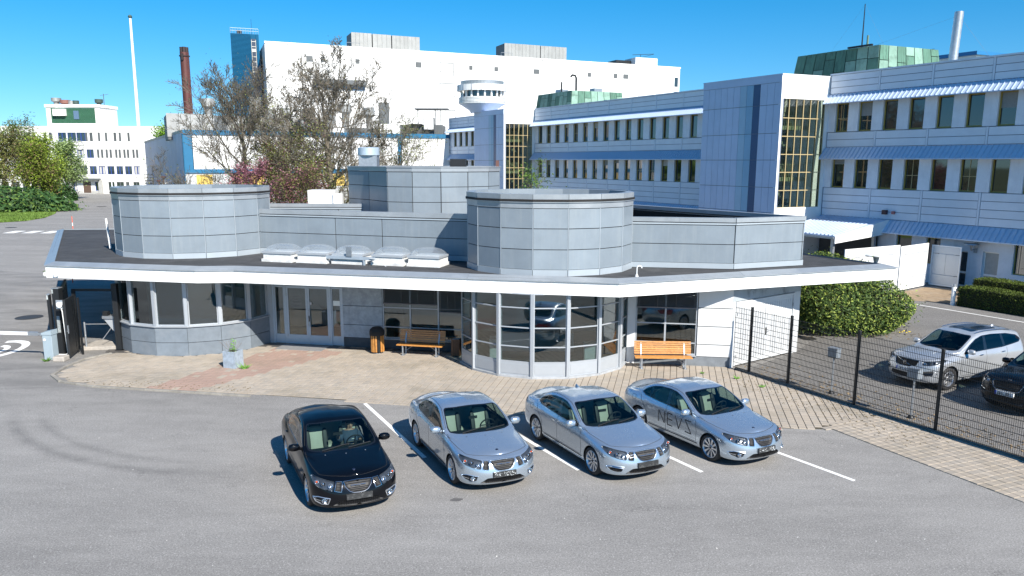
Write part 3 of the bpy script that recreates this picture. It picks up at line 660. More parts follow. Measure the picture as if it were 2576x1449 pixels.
M_tile2 = mat('teal_tile_panel', (.24, .42, .58), .5, 0, .05, 1)
M_tile3 = mat('light_teal_tile_panel', (.34, .50, .64), .5, 0, .05, 1)
M_tile4 = mat('dark_blue_tile_panel', (.035, .085, .19), .45, 0, .05, 1)
M_wh2 = mat('smooth_white_tower_wall', (.78, .79, .78), .6, 0, .02, 1)
def winglass(name, base, rough=.03, ior=1.7):
    m = mat(name, base, rough, 0, .25, .4, spec=.8); m.node_tree.nodes['Principled BSDF'].inputs['IOR'].default_value = ior; return m
M_wg = [winglass('office_glass_a', (.012, .018, .018)), winglass('office_glass_b', (.02, .03, .034)), winglass('office_glass_c', (.008, .012, .012))]
M_curt = mat('pale_curtain', (.42, .42, .40), .9, 0, .1, 6)
M_bl2 = mat('grey_slat_blind', (.24, .25, .25), .7, 0, .1, 8)
OB = thing('office_building', 'long white three storey office building with awnings, yellow window frames and blue striped stair towers', 'building', T(OP.x, OP.y))
F0, _ = frame(of(0), of(1))
def wing(a0, a1, wins, joints, low=True, detail=True):
    """one stretch of facade between a0 and a1; wins = list of (a_right, a_left)"""
    pbox('wall_core', M_owall, OB, F0, a0, a1, -9.5, -.32, -.02, 14.25)
    # parapet cap
    pbox('parapet_cap', M_owall, OB, F0, a0, a1, -.45, .06, 14.25, 14.36)
    for z0, z1 in ((10.15, 12.2), (6.1, 8.2)):
        # piers between windows and the window units
        wins_ = sorted(wins); e = a0
        for (wa, wb) in wins_ + [(a1, a1)]:
            if wa - e > .05: pbox('wall_pier', M_owall, OB, F0, e, wa, -.32, 0, z0, z1)
            e = wb
        for (wa, wb) in wins_:
            Wd = subempty('window', OB, F0 @ Matrix.Translation(((wa+wb)/2, 0, z0)))
            key = ('wf', round(wb-wa, 3), round(z1-z0, 2))
            if key not in _bc:
                m_ = MB(); w, h = wb-wa, z1-z0; t0, t1 = -.24, -.16; q = .085
                m_.box(0, t0, 0, w, t1, q); m_.box(0, t0, h-q, w, t1, h); m_.box(0, t0, q, q, t1, h-q); m_.box(w-q, t0, q, w, t1, h-q)
                _bc[key] = m_.mesh('window_frame', M_yel)
            link('window_frame', _bc[key], Wd, F0 @ Matrix.Translation((wa, 0, z0)))
            pbox('pane', rnd.choice(M_wg), Wd, F0, wa+.085, wb-.085, -.225, -.215, z0+.085, z1-.085)
            if rnd.random() < .22: hb = rnd.choice((.3, .55, .9, z1-z0-.17)); pbox('blind', rnd.choice((M_curt, M_bl2)), Wd, F0, wa+.087, wb-.087, -.2145, -.212, z1-.087-hb, z1-.087)
            elif rnd.random() < .3 and detail:
                pbox('glazing_bar', M_cream, Wd, F0, (wa+wb)/2-.02, (wa+wb)/2+.02, -.2145, -.195, z0+.061, z1-.061)
                pbox('glazing_bar', M_cream, Wd, F0, wa+.061, (wa+wb)/2-.021, -.2145, -.195, z0+.95, z0+.99); pbox('glazing_bar', M_cream, Wd, F0, (wa+wb)/2+.021, wb-.061, -.2145, -.195, z0+.95, z0+.99)
    # horizontal panel bands
    def band(z0, z1, rows_):
        pbox('band_backing', M_ojoint, OB, F0, a0, a1, -.318, -.03, z0, z1)
        js = [a0] + sorted(j for j in joints if a0+.3 < j < a1-.3) + [a1]
        h = (z1-z0)/rows_
        for ja, jb in zip(js[:-1], js[1:]):
            for r_ in range(rows_):
                pbox('facade_panel', M_opanel, OB, F0, ja+.09, jb-.09, -.03, .0, z0+r_*h+.02, z0+(r_+1)*h-.02)
        for j in js[1:-1]: pbox('joint_cover', M_opanel, OB, F0, j-.06, j+.06, -.03, .02, z0, z1)
    band(12.9, 14.24, 3); band(9.05, 10.12, 2); 
    if low: band(4.0, 6.08, 4)
    else: band(.2, 6.08, 9)
    # awnings
    for zt, zb in ((12.88, 12.2), (9.02, 8.2)) + (((3.98, 3.15),) if low else ()):
        m_ = MB(); t = .72
        p = [(a0, .0, zt), (a1, .0, zt), (a1, t, zb), (a0, t, zb), (a0, .0, zt-.06), (a1, .0, zt-.06), (a1, t, zb-.06), (a0, t, zb-.06)]
        m_.add([F0 @ Vector(q) for q in p], [(0,1,2,3),(7,6,5,4),(3,2,6,7),(0,3,7,4),(2,1,5,6)])
        m_.build('awning', M_awn, OB)
        n = int((a1-a0)/.32); m2 = MB()
        for k in range(n+1):
            s = a0+.02+(a1-a0-.08)*k/n; dx, dz = t, zb-zt; nn = Vector((0, -dz, dx)).normalized()*.045
            q = [(s, 0, zt), (s+.045, 0, zt), (s+.045, t, zb), (s, t, zb)]
            up = [(x, y+nn.y, z+nn.z) for x, y, z in q]
            m2.add([F0 @ Vector(v) for v in q+up], [(4,5,6,7),(0,1,5,4),(1,2,6,5),(2,3,7,6),(3,0,4,7)])
        tag(m2.build('awning_rib', mat('awning_rib_blue', (.40, .50, .64), .5), OB), None, None, None, 'stuff')
wn1 = [(8.40-1.87*k, 9.45-1.87*k) for k in range(0, 16)]
jn1 = [6.17-3.735*k for k in range(8)] + [9.9]
wing(-22, 10.1, wn1, jn1)
# ground floor openings of the near wing
pbox('wall_base', M_owall, OB, F0, 4.0, 10.1, -.3, -.02, 0, 3.9)
segs = [(3.9, 2.8, .9, 3.02), (1.8, .85, 1.25, 3.0), (-.0, -.95, .05, 2.35), (-1.85, -2.8, .05, 2.45), (-3.6, -5.4, 1.2, 3.1), (-6.2, -8.0, 1.2, 3.1)]
e = 4.0
for wa, wb, z0, z1 in segs:
    pbox('wall_pier', M_owall, OB, F0, wa, e, -.318, -.01, 0, 3.9); pbox('wall_base', M_owall, OB, F0, wb, wa, -.318, -.01, z1, 3.9)
    if z0 > .2: pbox('wall_base', M_owall, OB, F0, wb, wa, -.318, -.01, 0, z0)
    e = wb
    Wd = subempty('door' if z0 < .2 else 'window', OB, F0 @ Matrix.Translation(((wa+wb)/2, 0, z0)))
    m_ = MB(); fm = M_white if z0 < .2 else M_yel; q = .09 if z0 < .2 else .06
    m_.box(wb, -.24, z0, wb+q, -.18, z1, F0); m_.box(wa-q, -.24, z0, wa, -.18, z1, F0); m_.box(wb+q, -.24, z1-q, wa-q, -.18, z1, F0); m_.box(wb+q, -.24, z0, wa-q, -.18, z0+q, F0)
    if z0 < .2: m_.box(wb+q, -.239, z0+.85, wa-q, -.181, z0+.97, F0)
    m_.build('frame', fm, Wd); pbox('pane', M_wg[1] if wb != -2.8 else M_curt, Wd, F0, wb+q, wa-q, -.225, -.215, z0+q, z1-q)
pbox('wall_pier', M_owall, OB, F0, -22, e, -.318, -.01, 0, 3.9)
# awning caught at wall: wall lamp with bracket, siren boxes
m_ = MB(); m_.tube([F0 @ Vector(p) for p in ((-1.4, 0, 2.55), (-1.4, .5, 2.5), (-1.4, .55, 2.6))], .03, 6); m_.box(-1.5, -.01, 2.3, -1.3, .04, 3.0, F0); m_.lathe([(.03, -.1), (.1, .2), (.45, .26), (.42, .32), (0, .36)], 18, F0 @ Matrix.Translation((-1.4, .55, 2.6))); m_.build('wall_lamp', M_galv, OB, smooth=True)
m_ = MB(); m_.box(4.7, .0, 4.35, 5.0, .25, 4.65, F0); m_.build('siren', mat('dark_red_siren', (.05,.015,.02), .5), OB); m_ = MB(); m_.box(4.15, .0, 4.4, 4.33, .18, 4.6, F0); m_.build('siren', mat('faded_red', (.35,.12,.12), .5), OB)
TB1, TB2 = 4.72, 4.2
def tower(a0, L_, b, z, first):
    TW = subempty('stair_tower', OB, F0 @ Matrix.Translation((a0+L_/2, b/2, 0)))
    tw = .02
    # white flank seen head-on: frame with x running from the wall line outwards
    FW, LW = frame(of(a0, -.3), of(a0, b))       # outward normal towards the camera side
    if (Vector((FW[0][1], FW[1][1], 0))).dot(OD) > 0: FW, LW = frame(of(a0, b), of(a0, -.3))
    # along FW: s=0 at A
    A_at_wall = abs((Vector((FW[0][3], FW[1][3], 0))-OP).dot(ON)+.3) < .01
    def sb(bb): return (bb+.3) if A_at_wall else (b-bb)
    g0, g1, zg0, zg1 = sb(.0), sb(b-.6), 4.6, 12.47
    s_lo, s_hi = min(g0, g1), max(g0, g1)
    pbox('tower_wall', M_wh2, TW, FW, 0, LW, -.3, 0, zg1, z-.08); pbox('tower_wall', M_wh2, TW, FW, 0, LW, -.3, 0, 0, zg0)
    if s_lo > .01: pbox('tower_wall', M_wh2, TW, FW, 0, s_lo, -.3, 0, zg0, zg1)
    if LW-s_hi > .01: pbox('tower_wall', M_wh2, TW, FW, s_hi, LW, -.3, 0, zg0, zg1)
    pbox('parapet_cap', M_wh2, TW, FW, -.03, LW+.0, -.33, .04, z-.08, z)
    Wd = subempty('stair_window', TW, FW @ Matrix.Translation(((s_lo+s_hi)/2, 0, zg0)))
    nc = 6; zr = [4.6, 5.87, 7.2, 8.5, 9.8, 11.11, 12.47]
    cs = [s_lo + (s_hi-s_lo)*k/nc for k in range(nc+1)]
    for k, s in enumerate(cs): pbox('mullion', M_cream, Wd, FW, max(s_lo, s-.032), min(s_hi, s+.032), -.16, -.05, zg0, zg1)
    for k, zz in enumerate(zr):
        for c in range(nc):
            pbox('transom', M_cream, Wd, FW, cs[c]+.033, cs[c+1]-.033, -.15, -.06, max(zg0, zz-.03), min(zg1, zz+.03))
    M_tg = glass('stair_tower_glass', (.82, .88, .76), .74, .02, .8, 1.7)
    for c in range(nc):
        for r_ in range(6): pbox('pane', M_tg, Wd, FW, cs[c]+.033, cs[c+1]-.033, -.11, -.10, zr[r_]+.031, zr[r_+1]-.031)
    # inside: landings, stairs and railings
    m_ = MB()
    m_.box(.2, -4.3, 4.5, LW-.2, -4.1, 13, FW)
    m_.box(s_lo, -4.09, 6.55, s_hi, -1.72, 6.8, FW); m_.box(s_lo, -4.09, 10.4, s_hi, -1.72, 10.65, FW)
    m_.build('inner_wall', mat('dim_stair_wall', (.34,.36,.32), .9), Wd)
    m_ = MB()
    for (z0_, z1_) in ((4.6, 6.7), (6.7, 8.6), (8.6, 10.5), (10.5, 12.3)):
        n = 8; x0, x1 = (s_lo+.4, s_hi-.5) if int(z0_*10) % 4 else (s_hi-.5, s_lo+.4)
        for k in range(n): xa = x0+(x1-x0)*k/n; xb = x0+(x1-x0)*(k+1)/n; za = z0_+(z1_-z0_)*k/n; m_.box(min(xa, xb), -3.6, za, max(xa, xb), -2.4, za+.22, FW)
    m_.build('stairs', mat('dim_stairs', (.5,.52,.48), .9), Wd)
    m_ = MB()
    for zz in (6.8, 10.65):
        m_.box(s_lo+.1, -1.62, zz+.95, s_hi-.1, -1.57, zz+1.0, FW); m_.box(s_lo+.1, -1.71, zz-.3, s_hi-.1, -1.5, zz, FW)
        n = 22
        for k in range(n): s = s_lo+.15+(s_hi-s_lo-.3)*k/(n-1); m_.box(s-.015, -1.61, zz, s+.015, -1.58, zz+.95, FW)
    m_.build('railing', mat('pale_railing', (.66,.68,.62), .5), Wd)
    # blue tiled front, parallel to the facade
    FB, LB = frame(of(a0, b), of(a0+L_, b))
    pbox('panel_backing', M_ojoint, TW, FB, 0.0, LB, -.3, -.03, 0, z-.1)
    zs = [0, 2.1, 4.22, 6.08, 8.09, 10.02, 12.06, 13.62]
    n = 12; w = LB/n
    for r_ in range(len(zs)-1):
        for k in range(n):
            mm = M_tile4 if k == 3 else (M_tile2 if k == 4 else (M_tile3 if k == 5 else M_tile))
            pbox('tile_panel', mm, TW, FB, k*w+.012, (k+1)*w-.012, -.03, 0, zs[r_]+.02, zs[r_+1]-.02)
    pbox('parapet_band', M_tile, TW, FB, 0, LB, -.03, .03, 13.62, z-.08); pbox('parapet_cap', M_tile, TW, FB, -.04, LB+.02, -.33, .05, z-.08, z)
    # far side and roof
    m_ = MB(); q = [of(a0+.02, -.3), of(a0+L_-.02, -.3), of(a0+L_-.02, b-.3), of(a0+.02, b-.31)]
    m_.prism(q[::-1], z-.6, z-.3); 
    Fs, Ls = frame(of(a0+L_, b-.32), of(a0+L_, -.3)); m_.box(0, -.3, 0, Ls, 0, z-.1, Fs)
    m_.build('tower_core', M_owall, TW)
    return TW
tower(10.1, 7.75, TB1, 14.2, True)
wn2 = [(49.70-1.862*k, 50.65-1.862*k) for k in range(0, 18)]
wing(17.85, 51.5, wn2, [47.9-3.72*k for k in range(9)], low=True)
T2 = tower(51.5, 7.75, TB2, 14.2, False)
wn3 = [(60.3+1.862*k, 61.25+1.862*k) for k in range(0, 8)]
wing(59.25, 76, wn3, [62+3.72*k for k in range(5)], low=True, detail=False)
pbox('end_wall', M_owall, OB, F0, 76.0, 76.2, -9.5, -.3, 0, 14.25)
# corner sheets between awnings and the tower; flat roof
MB().prism([of(-22, -.5), of(76, -.5), of(76, -9.4), of(-22, -9.4)][::-1], 13.5, 13.9).build('roof', mat('office_roof', (.2,.2,.2), .9), OB)
# copper roof houses
def copper(name, base, dark, streak):
    m = mat(name, base, .75, .0, .18, 1.2, dirt=.75, dirtcol=dark, dscale=1.0, streak=streak); return m
M_cop = copper('green_copper', (.075, .17, .12), (.02, .035, .028), True)
M_cop2 = copper('pale_green_copper', (.19, .32, .25), (.07, .12, .09), False)
M_copj = mat('copper_seam', (.05, .09, .07), .8)
def copper_house(pts, z0, z1, slope, label=None):
    H = subempty('roof_house', OB, Matrix.Translation((pts[0][0], pts[0][1], z0)), label)
    n = len(pts); top = inset(pts, slope)
    MB().add([(x, y, z0) for x, y in inset(pts, .04)] + [(x, y, z1) for x, y in inset(pts, slope+.04)], [(i, (i+1) % n, n+(i+1) % n, n+i) for i in range(n)] + [tuple(range(n, 2*n))]).build('house_core', M_copj, H)
    for i in range(n):
        a, b = Vector(pts[i]), Vector(pts[(i+1) % n]); ta, tb_ = Vector(top[i]), Vector(top[(i+1) % n]); L_ = (b-a).length; k_ = max(1, round(L_/.95)); 
        no = Vector(((b-a).y, -(b-a).x)).normalized()*.03
        for k in range(k_):
            f0, f1 = k/k_+.035/L_, (k+1)/k_-.035/L_; br = rnd.uniform(.25, .8)
            for (h0, h1) in ((0, br-.01), (br+.01, 1)):
                q = []
                for (f, h) in ((f0, h0), (f1, h0), (f1, h1), (f0, h1)):
                    p = a.lerp(b, f).lerp(ta.lerp(tb_, f), h); q.append((p.x+no.x, p.y+no.y, z0+(z1-z0)*h))
                q += [(x-no.x*.9, y-no.y*.9, z) for x, y, z in q]
                MB().add(q, [(0,1,2,3),(4,7,6,5),(0,4,5,1),(1,5,6,2),(2,6,7,3),(3,7,4,0)]).build('copper_sheet', M_cop if rnd.random() < .5 else M_cop2, H)
    return H

def abpt(a, b): return of(a, b)
copper_house([abpt(16.4,-3.0), abpt(16.4,-10.0), abpt(8.6,-10.0), abpt(8.6,-3.0)][::-1], 14.0, 16.5, .28, 'streaked green copper roof house')
copper_house([abpt(56.4,-3.0), abpt(56.4,-10.8), abpt(48.3,-10.8), abpt(48.3,-3.0)][::-1], 14.0, 16.4, .28, 'streaked green copper roof house')
# things on the roof
m_ = MB(); Fh = F0
m_.box(9.0, -3.1, 16.5, 11.0, -2.9, 16.62, F0); m_.box(8.6, -2.6, 14.2, 8.6, -2.6, 14.2, F0)
m_.build('roof_hatch', M_black, OB)
m_ = MB(); q = F0 @ Vector((10.7, -4.2, 16.4)); m_.tube([q, q+Vector((0, 0, 3.45))], [.055, .03], 6); MA = m_.build('antenna_mast', M_black, OB)
m_ = MB(); m_.tube([q+Vector((0,0,3.4)), F0 @ Vector((13.6, -4.2, 16.4))], .004, 3); m_.tube([q+Vector((0,0,3.4)), F0 @ Vector((9.4, -5.2, 16.5))], .004, 3); m_.build('guy_wire', mat('dull_wire', (.10,.11,.12), .8), MA)
m_ = MB(); q = F0 @ Vector((10.1, -4.0, 16.3)); m_.tube([q, q+Vector((0, 0, 1.15))], .08, 8); m_.build('vent_pipe', mat('green_pipe', (.12,.2,.15), .7), OB)
# leaning flue
m_ = MB(); q = F0 @ Vector((3.2, -3.4, 14.1)); q2 = q + Vector((.1, -.05, 3.85)); m_.tube([q + (q2-q)*t/12 for t in range(13)], [.27+.012*(t%2) for t in range(13)], 14)
FL = m_.build('flue_pipe', M_galv, OB, smooth=True)
m_ = MB(); m_.tube([q2+Vector((0,0,-.25)), F0 @ Vector((10.5, -4.2, 16.5))], .005, 3); m_.tube([q2+Vector((0,0,-.25)), F0 @ Vector((1.2, -5.0, 14.4))], .005, 3); m_.build('guy_wire', mat('dull_wire', (.1,.11,.12), .8), FL)
m_ = MB(); m_.lathe([(0,-.1),(.2,-.1),(.2,.1),(0,.1)], 12, Matrix.Translation(q+Vector((-.25,-.25,.35))) @ Matrix.Rotation(R(90), 4, 'Y')); m_.build('flue_collar', M_galv, FL)
m_ = MB(); m_.box(5.8, -16, 13.9, 9.6, -12, 15.95, F0); pl_ = m_.build('plant_box', mat('pale_steel_box', (.62,.64,.64), .6, .1, .08, 1), OB)
for k in range(5): pbox('box_seam', M_ojoint, pl_, F0, 5.9+k*.75, 5.93+k*.75, -12, -11.98, 13.95, 15.9)
# blue trimmed roof behind
m_ = MB(); m_.prism([of(16,-20.4), of(16,-25), of(12.8,-25), of(12.8,-20.4)][::-1], 13.9, 17.2); bb = m_.build('rear_block', M_white, OB)
m_ = MB(); m_.prism([of(16.3,-20), of(16.3,-25.4), of(12.5,-25.4), of(12.5,-20)][::-1], 17.2, 17.5); m_.box(14.6, -21, 17.5, 15.2, -20.4, 18.3, F0); m_.build('roof_edge', mat('strong_blue_metal', (.02,.16,.36), .5), bb)
# far roof items
m_ = MB(); m_.box(53.0, -6, 16.3, 54.2, -4.8, 17.0, F0); m_.box(45.6+4, -8.8, 16.3, 50.6, -7.6, 17.0, F0); m_.build('plant_box', M_galv, OB)
m_ = MB(); q = F0 @ Vector((50.6, -5.5, 16.3)); m_.tube([q, q+Vector((0,0,1.9)), q+Vector((-.15,0,2.2)), q+Vector((-.5,0,2.25)), q+Vector((-.7,0,2.0))], .13, 8); q = F0 @ Vector((52.2, -4.4, 16.3)); m_.tube([q, q+Vector((0,0,1.5))], .1, 6); m_.build('vent_pipe', M_black, OB, smooth=True)
# round lookout on the far tower
cx, cy = -3.9, 96.2
TS = T(cx, cy) @ Matrix.Diagonal((1.12, 1.0, 1, 1))
TR = subempty('round_lookout', OB, T(cx, cy, 14.2), 'round lookout with a ring of windows on the far stair tower')
MB().lathe([(1.35, 14.1), (1.5, 14.4), (2.55, 15.15), (2.6, 15.2)], 40, TS).build('flared_base', M_tile, TR, smooth=True)
m_ = MB()
for k in range(5): z = 15.2+k*.17; m_.lathe([(2.6, z), (2.72, z+.02), (2.72, z+.1), (2.6, z+.12)], 40, TS)
m_.lathe([(2.6, 15.15), (2.6, 16.0), (2.45, 16.0)], 40, TS); m_.build('ribbed_apron', M_white, TR)
MB().lathe([(2.35, 15.95), (2.35, 16.9)], 40, TS).build('pane', M_wg[0], TR)
for k in range(20):
    a = 2*math.pi*(k+.5)/20; Mk = T(cx+.3*math.cos(a), cy) @ Matrix.Rotation(a, 4, 'Z'); pbox('window_post', M_white, TR, Mk, 2.3, 2.5, -.1, .1, 16.0, 16.75)
m_ = MB(); m_.lathe([(2.5, 16.76), (2.85, 16.76), (2.88, 17.5), (2.6, 17.5), (2.58, 16.8)], 40, TS); m_.build('sunscreen', M_white, TR)
for k in range(16):
    a = 2*math.pi*k/16; Mk = T(cx+.34*math.cos(a), cy) @ Matrix.Rotation(a, 4, 'Z'); pbox('screen_bar', M_ojoint, TR, Mk, 2.86, 2.90, -.025, .025, 16.78, 17.5)
m_ = MB(); m_.lathe([(2.45, 17.5), (2.5, 18.0), (2.3, 18.02), (2.3, 17.6), (0, 17.6)], 40, TS); m_.build('roof_ring', M_galv, TR)
# ---- canopy in the corner with a ribbed roof, and the open white gates
CN = thing('entrance_canopy', 'white ribbed metal canopy roof in the corner between office wall and striped tower', 'canopy', T(*of(7.5, 2.6)))
m_ = MB(); Mf = F0
top = [(9.9, .02, 3.95), (4.6, .02, 4.0), (5.0, 5.2, 3.05), (9.9, 5.2, 3.05)]
m_.add([F0 @ Vector(p) for p in top] + [F0 @ Vector((p[0], p[1], p[2]-.12)) for p in top], [(0,1,2,3),(7,6,5,4),(0,4,5,1),(1,5,6,2),(2,6,7,3),(3,7,4,0)]); m_.build('roof_sheet', M_awn, CN)
for k in range(16):
    s = 5.1+k*.3; m_ = MB(); p = [(s, .03, 3.97), (s+.1, .03, 3.97), (s+.1, 5.22, 3.07), (s, 5.22, 3.07)]
    m_.add([F0 @ Vector(q) for q in p] + [F0 @ Vector((q[0], q[1], q[2]+.055)) for q in p], [(4,5,6,7),(0,1,5,4),(1,2,6,5),(2,3,7,6),(3,0,4,7)]); m_.build('roof_rib', M_awn, CN)
m_ = MB(); m_.box(5.0, 5.2, 2.85, 9.9, 5.34, 2.98, F0); m_.build('gutter', M_galv, CN)
m_ = MB(); m_.add([F0 @ Vector(p) for p in ((4.6,.02,3.99),(5.0,5.2,3.03),(5.0,5.2,2.55),(4.6,.02,3.0),(4.5,.02,3.99),(4.9,5.25,3.03),(4.9,5.25,2.55),(4.5,.02,3.0))], [(0,1,2,3),(7,6,5,4),(0,4,5,1),(3,2,6,7),(1,5,6,2)]); m_.build('side_board', M_wh2, CN)
m_ = MB(); m_.box(5.2, .3, 0, 5.4, .5, 3.0, F0); m_.box(9.4, 4.9, 0, 9.6, 5.1, 2.9, F0); m_.box(5.2, 4.8, 0, 5.4, 5.0, 2.9, F0); m_.build('post', M_galv, CN)
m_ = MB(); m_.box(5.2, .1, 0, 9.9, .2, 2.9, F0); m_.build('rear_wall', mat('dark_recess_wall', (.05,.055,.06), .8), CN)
def gate_leaf(A, B, h, label, z0=.1, boards=4):
    F, L_ = frame(A, B); G = thing('metal_gate', label, 'gate', F @ Matrix.Translation((L_/2, 0, 0)))
    m_ = MB(); m_.box(0, -.06, z0, .08, 0, h, F); m_.box(L_-.08, -.06, z0, L_, 0, h, F); m_.box(.08, -.06, h-.08, L_-.08, 0, h, F); m_.box(.08, -.06, z0, L_-.08, 0, z0+.08, F); m_.build('gate_frame', M_wh2, G)
    for (za, zb, n) in ((z0+.09, .8, 1), (.83, h-.55, boards), (h-.52, h-.09, 1)):
        for k in range(n): pbox('board', M_wpanel, G, F, .085+k*(L_-.17)/n+.008, .085+(k+1)*(L_-.17)/n-.008, -.05, -.015, za, zb)
    return G
gate_leaf((23.75, 44.3), (19.3, 41.9), 2.95, 'shaded white boarded gate with a rail behind the flat roof end', boards=8)
gate_leaf((26.75, 46.5), (23.85, 44.35), 2.85, 'sunlit white boarded gate leaf beside the brown gravel', boards=4)
gate_leaf((28.2, 45.4), (27.2, 46.9), 2.7, 'narrow shaded gate leaf standing open against the office wall by the doors', boards=2)
# ================================================================ FAR BUILDINGS
# ---- great white hall
HE = (math.cos(R(23.1)), math.sin(R(23.1))); HP = (-49.09, 150)
def hp(s, d=0): return (HP[0]+HE[0]*s - HE[1]*-d*-1*0 + (-HE[1])*d, HP[1]+HE[1]*s + HE[0]*d)
HB = thing('factory_hall', 'huge windowless white factory hall with grey plant boxes on its roof', 'building', T(*hp(50, 20)))
FH, _ = frame(hp(99), hp(0))     # x runs from the right end to the left end
def hs(s): return 99-s
M_hall = mat('white_hall_cladding', (.74, .745, .735), .6, 0, .03, .3, dirt=.3, dirtcol=(.60,.60,.58), dscale=.25, streak=False)
M_hallj = mat('pale_hall_joint', (.42, .43, .43), .7)
M_halls = mat('shaded_hall_side', (.50, .53, .57), .6, 0, .03, .4)  # greyer copy of the hall cladding, the side's shade put into its colour
M_louv = mat('grey_louvre', (.09, .10, .105), .6, 0, .1, 1)
M_steel = mat('weathered_steel_sheet', (.31, .315, .305), .5, .3, .1, .6, dirt=.4, dirtcol=(.2,.2,.19), dscale=.5)
pbox('hall_core', M_hallj, HB, FH, 0.1, 98.9, -50, -.06, 0, 31.0)
js = [0, 4.3, 12.3, 17.0, 25.0, 30.4, 35.4, 39.9, 45, 50.2, 55.5, 60.8, 66, 71.2, 76.5, 81.7, 87, 92.3, 99]
for a, b in zip(js[:-1], js[1:]):
    pbox('cladding_panel', M_hall, HB, FH, hs(b)+.07, hs(a)-.07, -.06, 0, 0, 31.0)
pbox('parapet_cap', M_hall, HB, FH, -.05, 99.05, -.5, .12, 31.0, 31.35)
FHs, LHs = frame(hp(0, .0), hp(0, 50)); 
for k in range(5): pbox('side_panel', M_halls, HB, FHs, k*10+.1, k*10+9.9, -.06, 0.02, 0, 31.0)
for s0, s1, z0, z1 in ((7.9,9.2,27.9,29.0),(10.8,11.7,28,29),(17.9,18.7,28,28.9),(30.7,32,27.9,29),(42.9,43.7,28,28.9),(48.9,49.8,28,28.9),(58.6,60,27.9,28.9),(72.7,73.6,27.9,28.8),(79.8,80.8,27.9,28.9),(82.5,83.9,27.9,28.9),(22.4,24.7,15.9,20.3),(17.9,18.7,16.7,17.6)):
    pbox('louvre', M_louv, HB, FH, hs(s1), hs(s0), 0, .08, z0, z1)
for s0, s1, z0, z1 in ((36.1,39.3,26.4,29.2),(36.0,39.6,21.2,24.9),(36.1,39.6,16,19.2)):
    W_ = subempty('recessed_opening', HB, FH @ Matrix.Translation((hs(s1), 0, z0)))
    m_ = MB(); m_.box(hs(s1), 0, z0, hs(s1)+.12, .1, z1, FH); m_.box(hs(s0)-.12, 0, z0, hs(s0), .1, z1, FH); m_.box(hs(s1)+.12, 0, z1-.12, hs(s0)-.12, .1, z1, FH); m_.box(hs(s1)+.12, .02, z0+.9, hs(s0)-.12, .08, z0+.98, FH); m_.build('frame', M_louv, W_)
    for k in range(3): w = (s1-s0-.24)/3; pbox('panel', M_hall, W_, FH, hs(s1)+.12+k*w+.03, hs(s1)+.12+(k+1)*w-.03, 0, .04, z0+.05, z1-.13)
pbox('slit_window', M_wg[1], HB, FH, hs(98.4), hs(97.4), 0, .06, 26.6, 28.8); pbox('slit_window', M_wg[1], HB, FH, hs(98.4), hs(97.4), 0, .06, 22, 25.4)
pbox('ribbon_window', mat('grey_blue_glass', (.10,.16,.24), .3), HB, FH, hs(19.6), hs(9.8), 0, .1, 22.5, 23.5); pbox('hood', M_louv, HB, FH, hs(19.9), hs(9.2), 0, 1.2, 23.6, 24.5)
pbox('ribbon_window', M_louv, HB, FH, hs(22.3), hs(15), 0, .1, 13.4, 14.9)
def plant(s0, s1, z1, parts=2, dark=True, cut=.5):
    Pn = subempty('plant_box', HB, FH @ Matrix.Translation((hs((s0+s1)/2), -4, 31)))
    ds = [s0 + (s1-s0)*q for q in ((0, .3, .58, 1) if parts == 3 else (0, .57, 1))]
    for k, (a, b) in enumerate(zip(ds[:-1], ds[1:])):
        n = max(3, int((b-a)/.9)); pbox('box_core', M_louv, Pn, FH, hs(b)+.1, hs(a)-.1, -7, -1.9-.1*k, 31.2, z1-.08)
        for q in range(n): w = (b-a-.2)/n; pbox('sheet', M_steel, Pn, FH, hs(b)+.1+q*w+.02, hs(b)+.1+(q+1)*w-.02, -1.9-.1*k, -1.84-.1*k, 31.2, z1-.02*k)
    m_ = MB(); m_.tube([FH @ Vector(p) for p in ((hs(s0+1.5), -.6, 31.2), (hs(s0+1.5), -.6, 32.2), (hs(s0-1.2), -.6, 32.2), (hs(s0-1.2), -.6, 31.2))], .05, 5); m_.build('rail', M_galv, Pn)
plant(17.4, 32.4, 34.5, 3); plant(52, 68.1, 34.5, 2)
pbox('plant_box', M_hall, HB, FH, hs(92.8), hs(86.5), -6, -1, 31.2, 33.2); pbox('plant_box', M_black, HB, FH, hs(86.4), hs(82.2), -7, -3, 31.2, 32.6)
m_ = MB(); q = FH @ Vector((hs(88.5), -2, 33.2)); m_.tube([q, q+Vector((0,0,.9))], .06, 5); m_.tube([q+Vector((-2,0,.8)), q+Vector((3.3,0,1.0))], .06, 5); m_.tube([q+Vector((.3,0,.2)), q+Vector((3.2,0,.95))], .04, 5); m_.build('roof_crane', M_black, HB)
# ---- blue corrugated tower
BT = thing('blue_tower', 'tall blue corrugated tower with a ladder strip and railing at its top', 'tower', T(-54.8, 158))
M_blue = mat('blue_corrugated_steel', (.010, .085, .17), .85, .0, .04, .3, spec=.1)
A_, B_ = (-52.1, 155.7), (-57.2, 153.9); FT, LT = frame(A_, B_)
pbox('tower_core', M_blue, BT, FT, 0, LT, -6, -.1, 0, 33.5)
n = 90
m_ = MB()
for k in range(n): z = 12+k*(21.5/n); m_.add([FT @ Vector(p) for p in ((1.55, -.09, z), (LT, -.09, z), (LT, .0, z+.12), (1.55, .0, z+.12), (LT, -.09, z+.235), (1.55, -.09, z+.235))], [(0,1,2,3),(3,2,4,5)])
tag(m_.build('corrugation', M_blue, BT), None, None, None, 'stuff')
pbox('ladder_recess', mat('dark_blue_recess', (.01,.03,.07), .5), BT, FT, .55, 1.5, -.1, -.04, 12, 32.6); pbox('edge_strip', M_blue, BT, FT, 0, .52, -.1, .02, 0, 33.5)
m_ = MB()
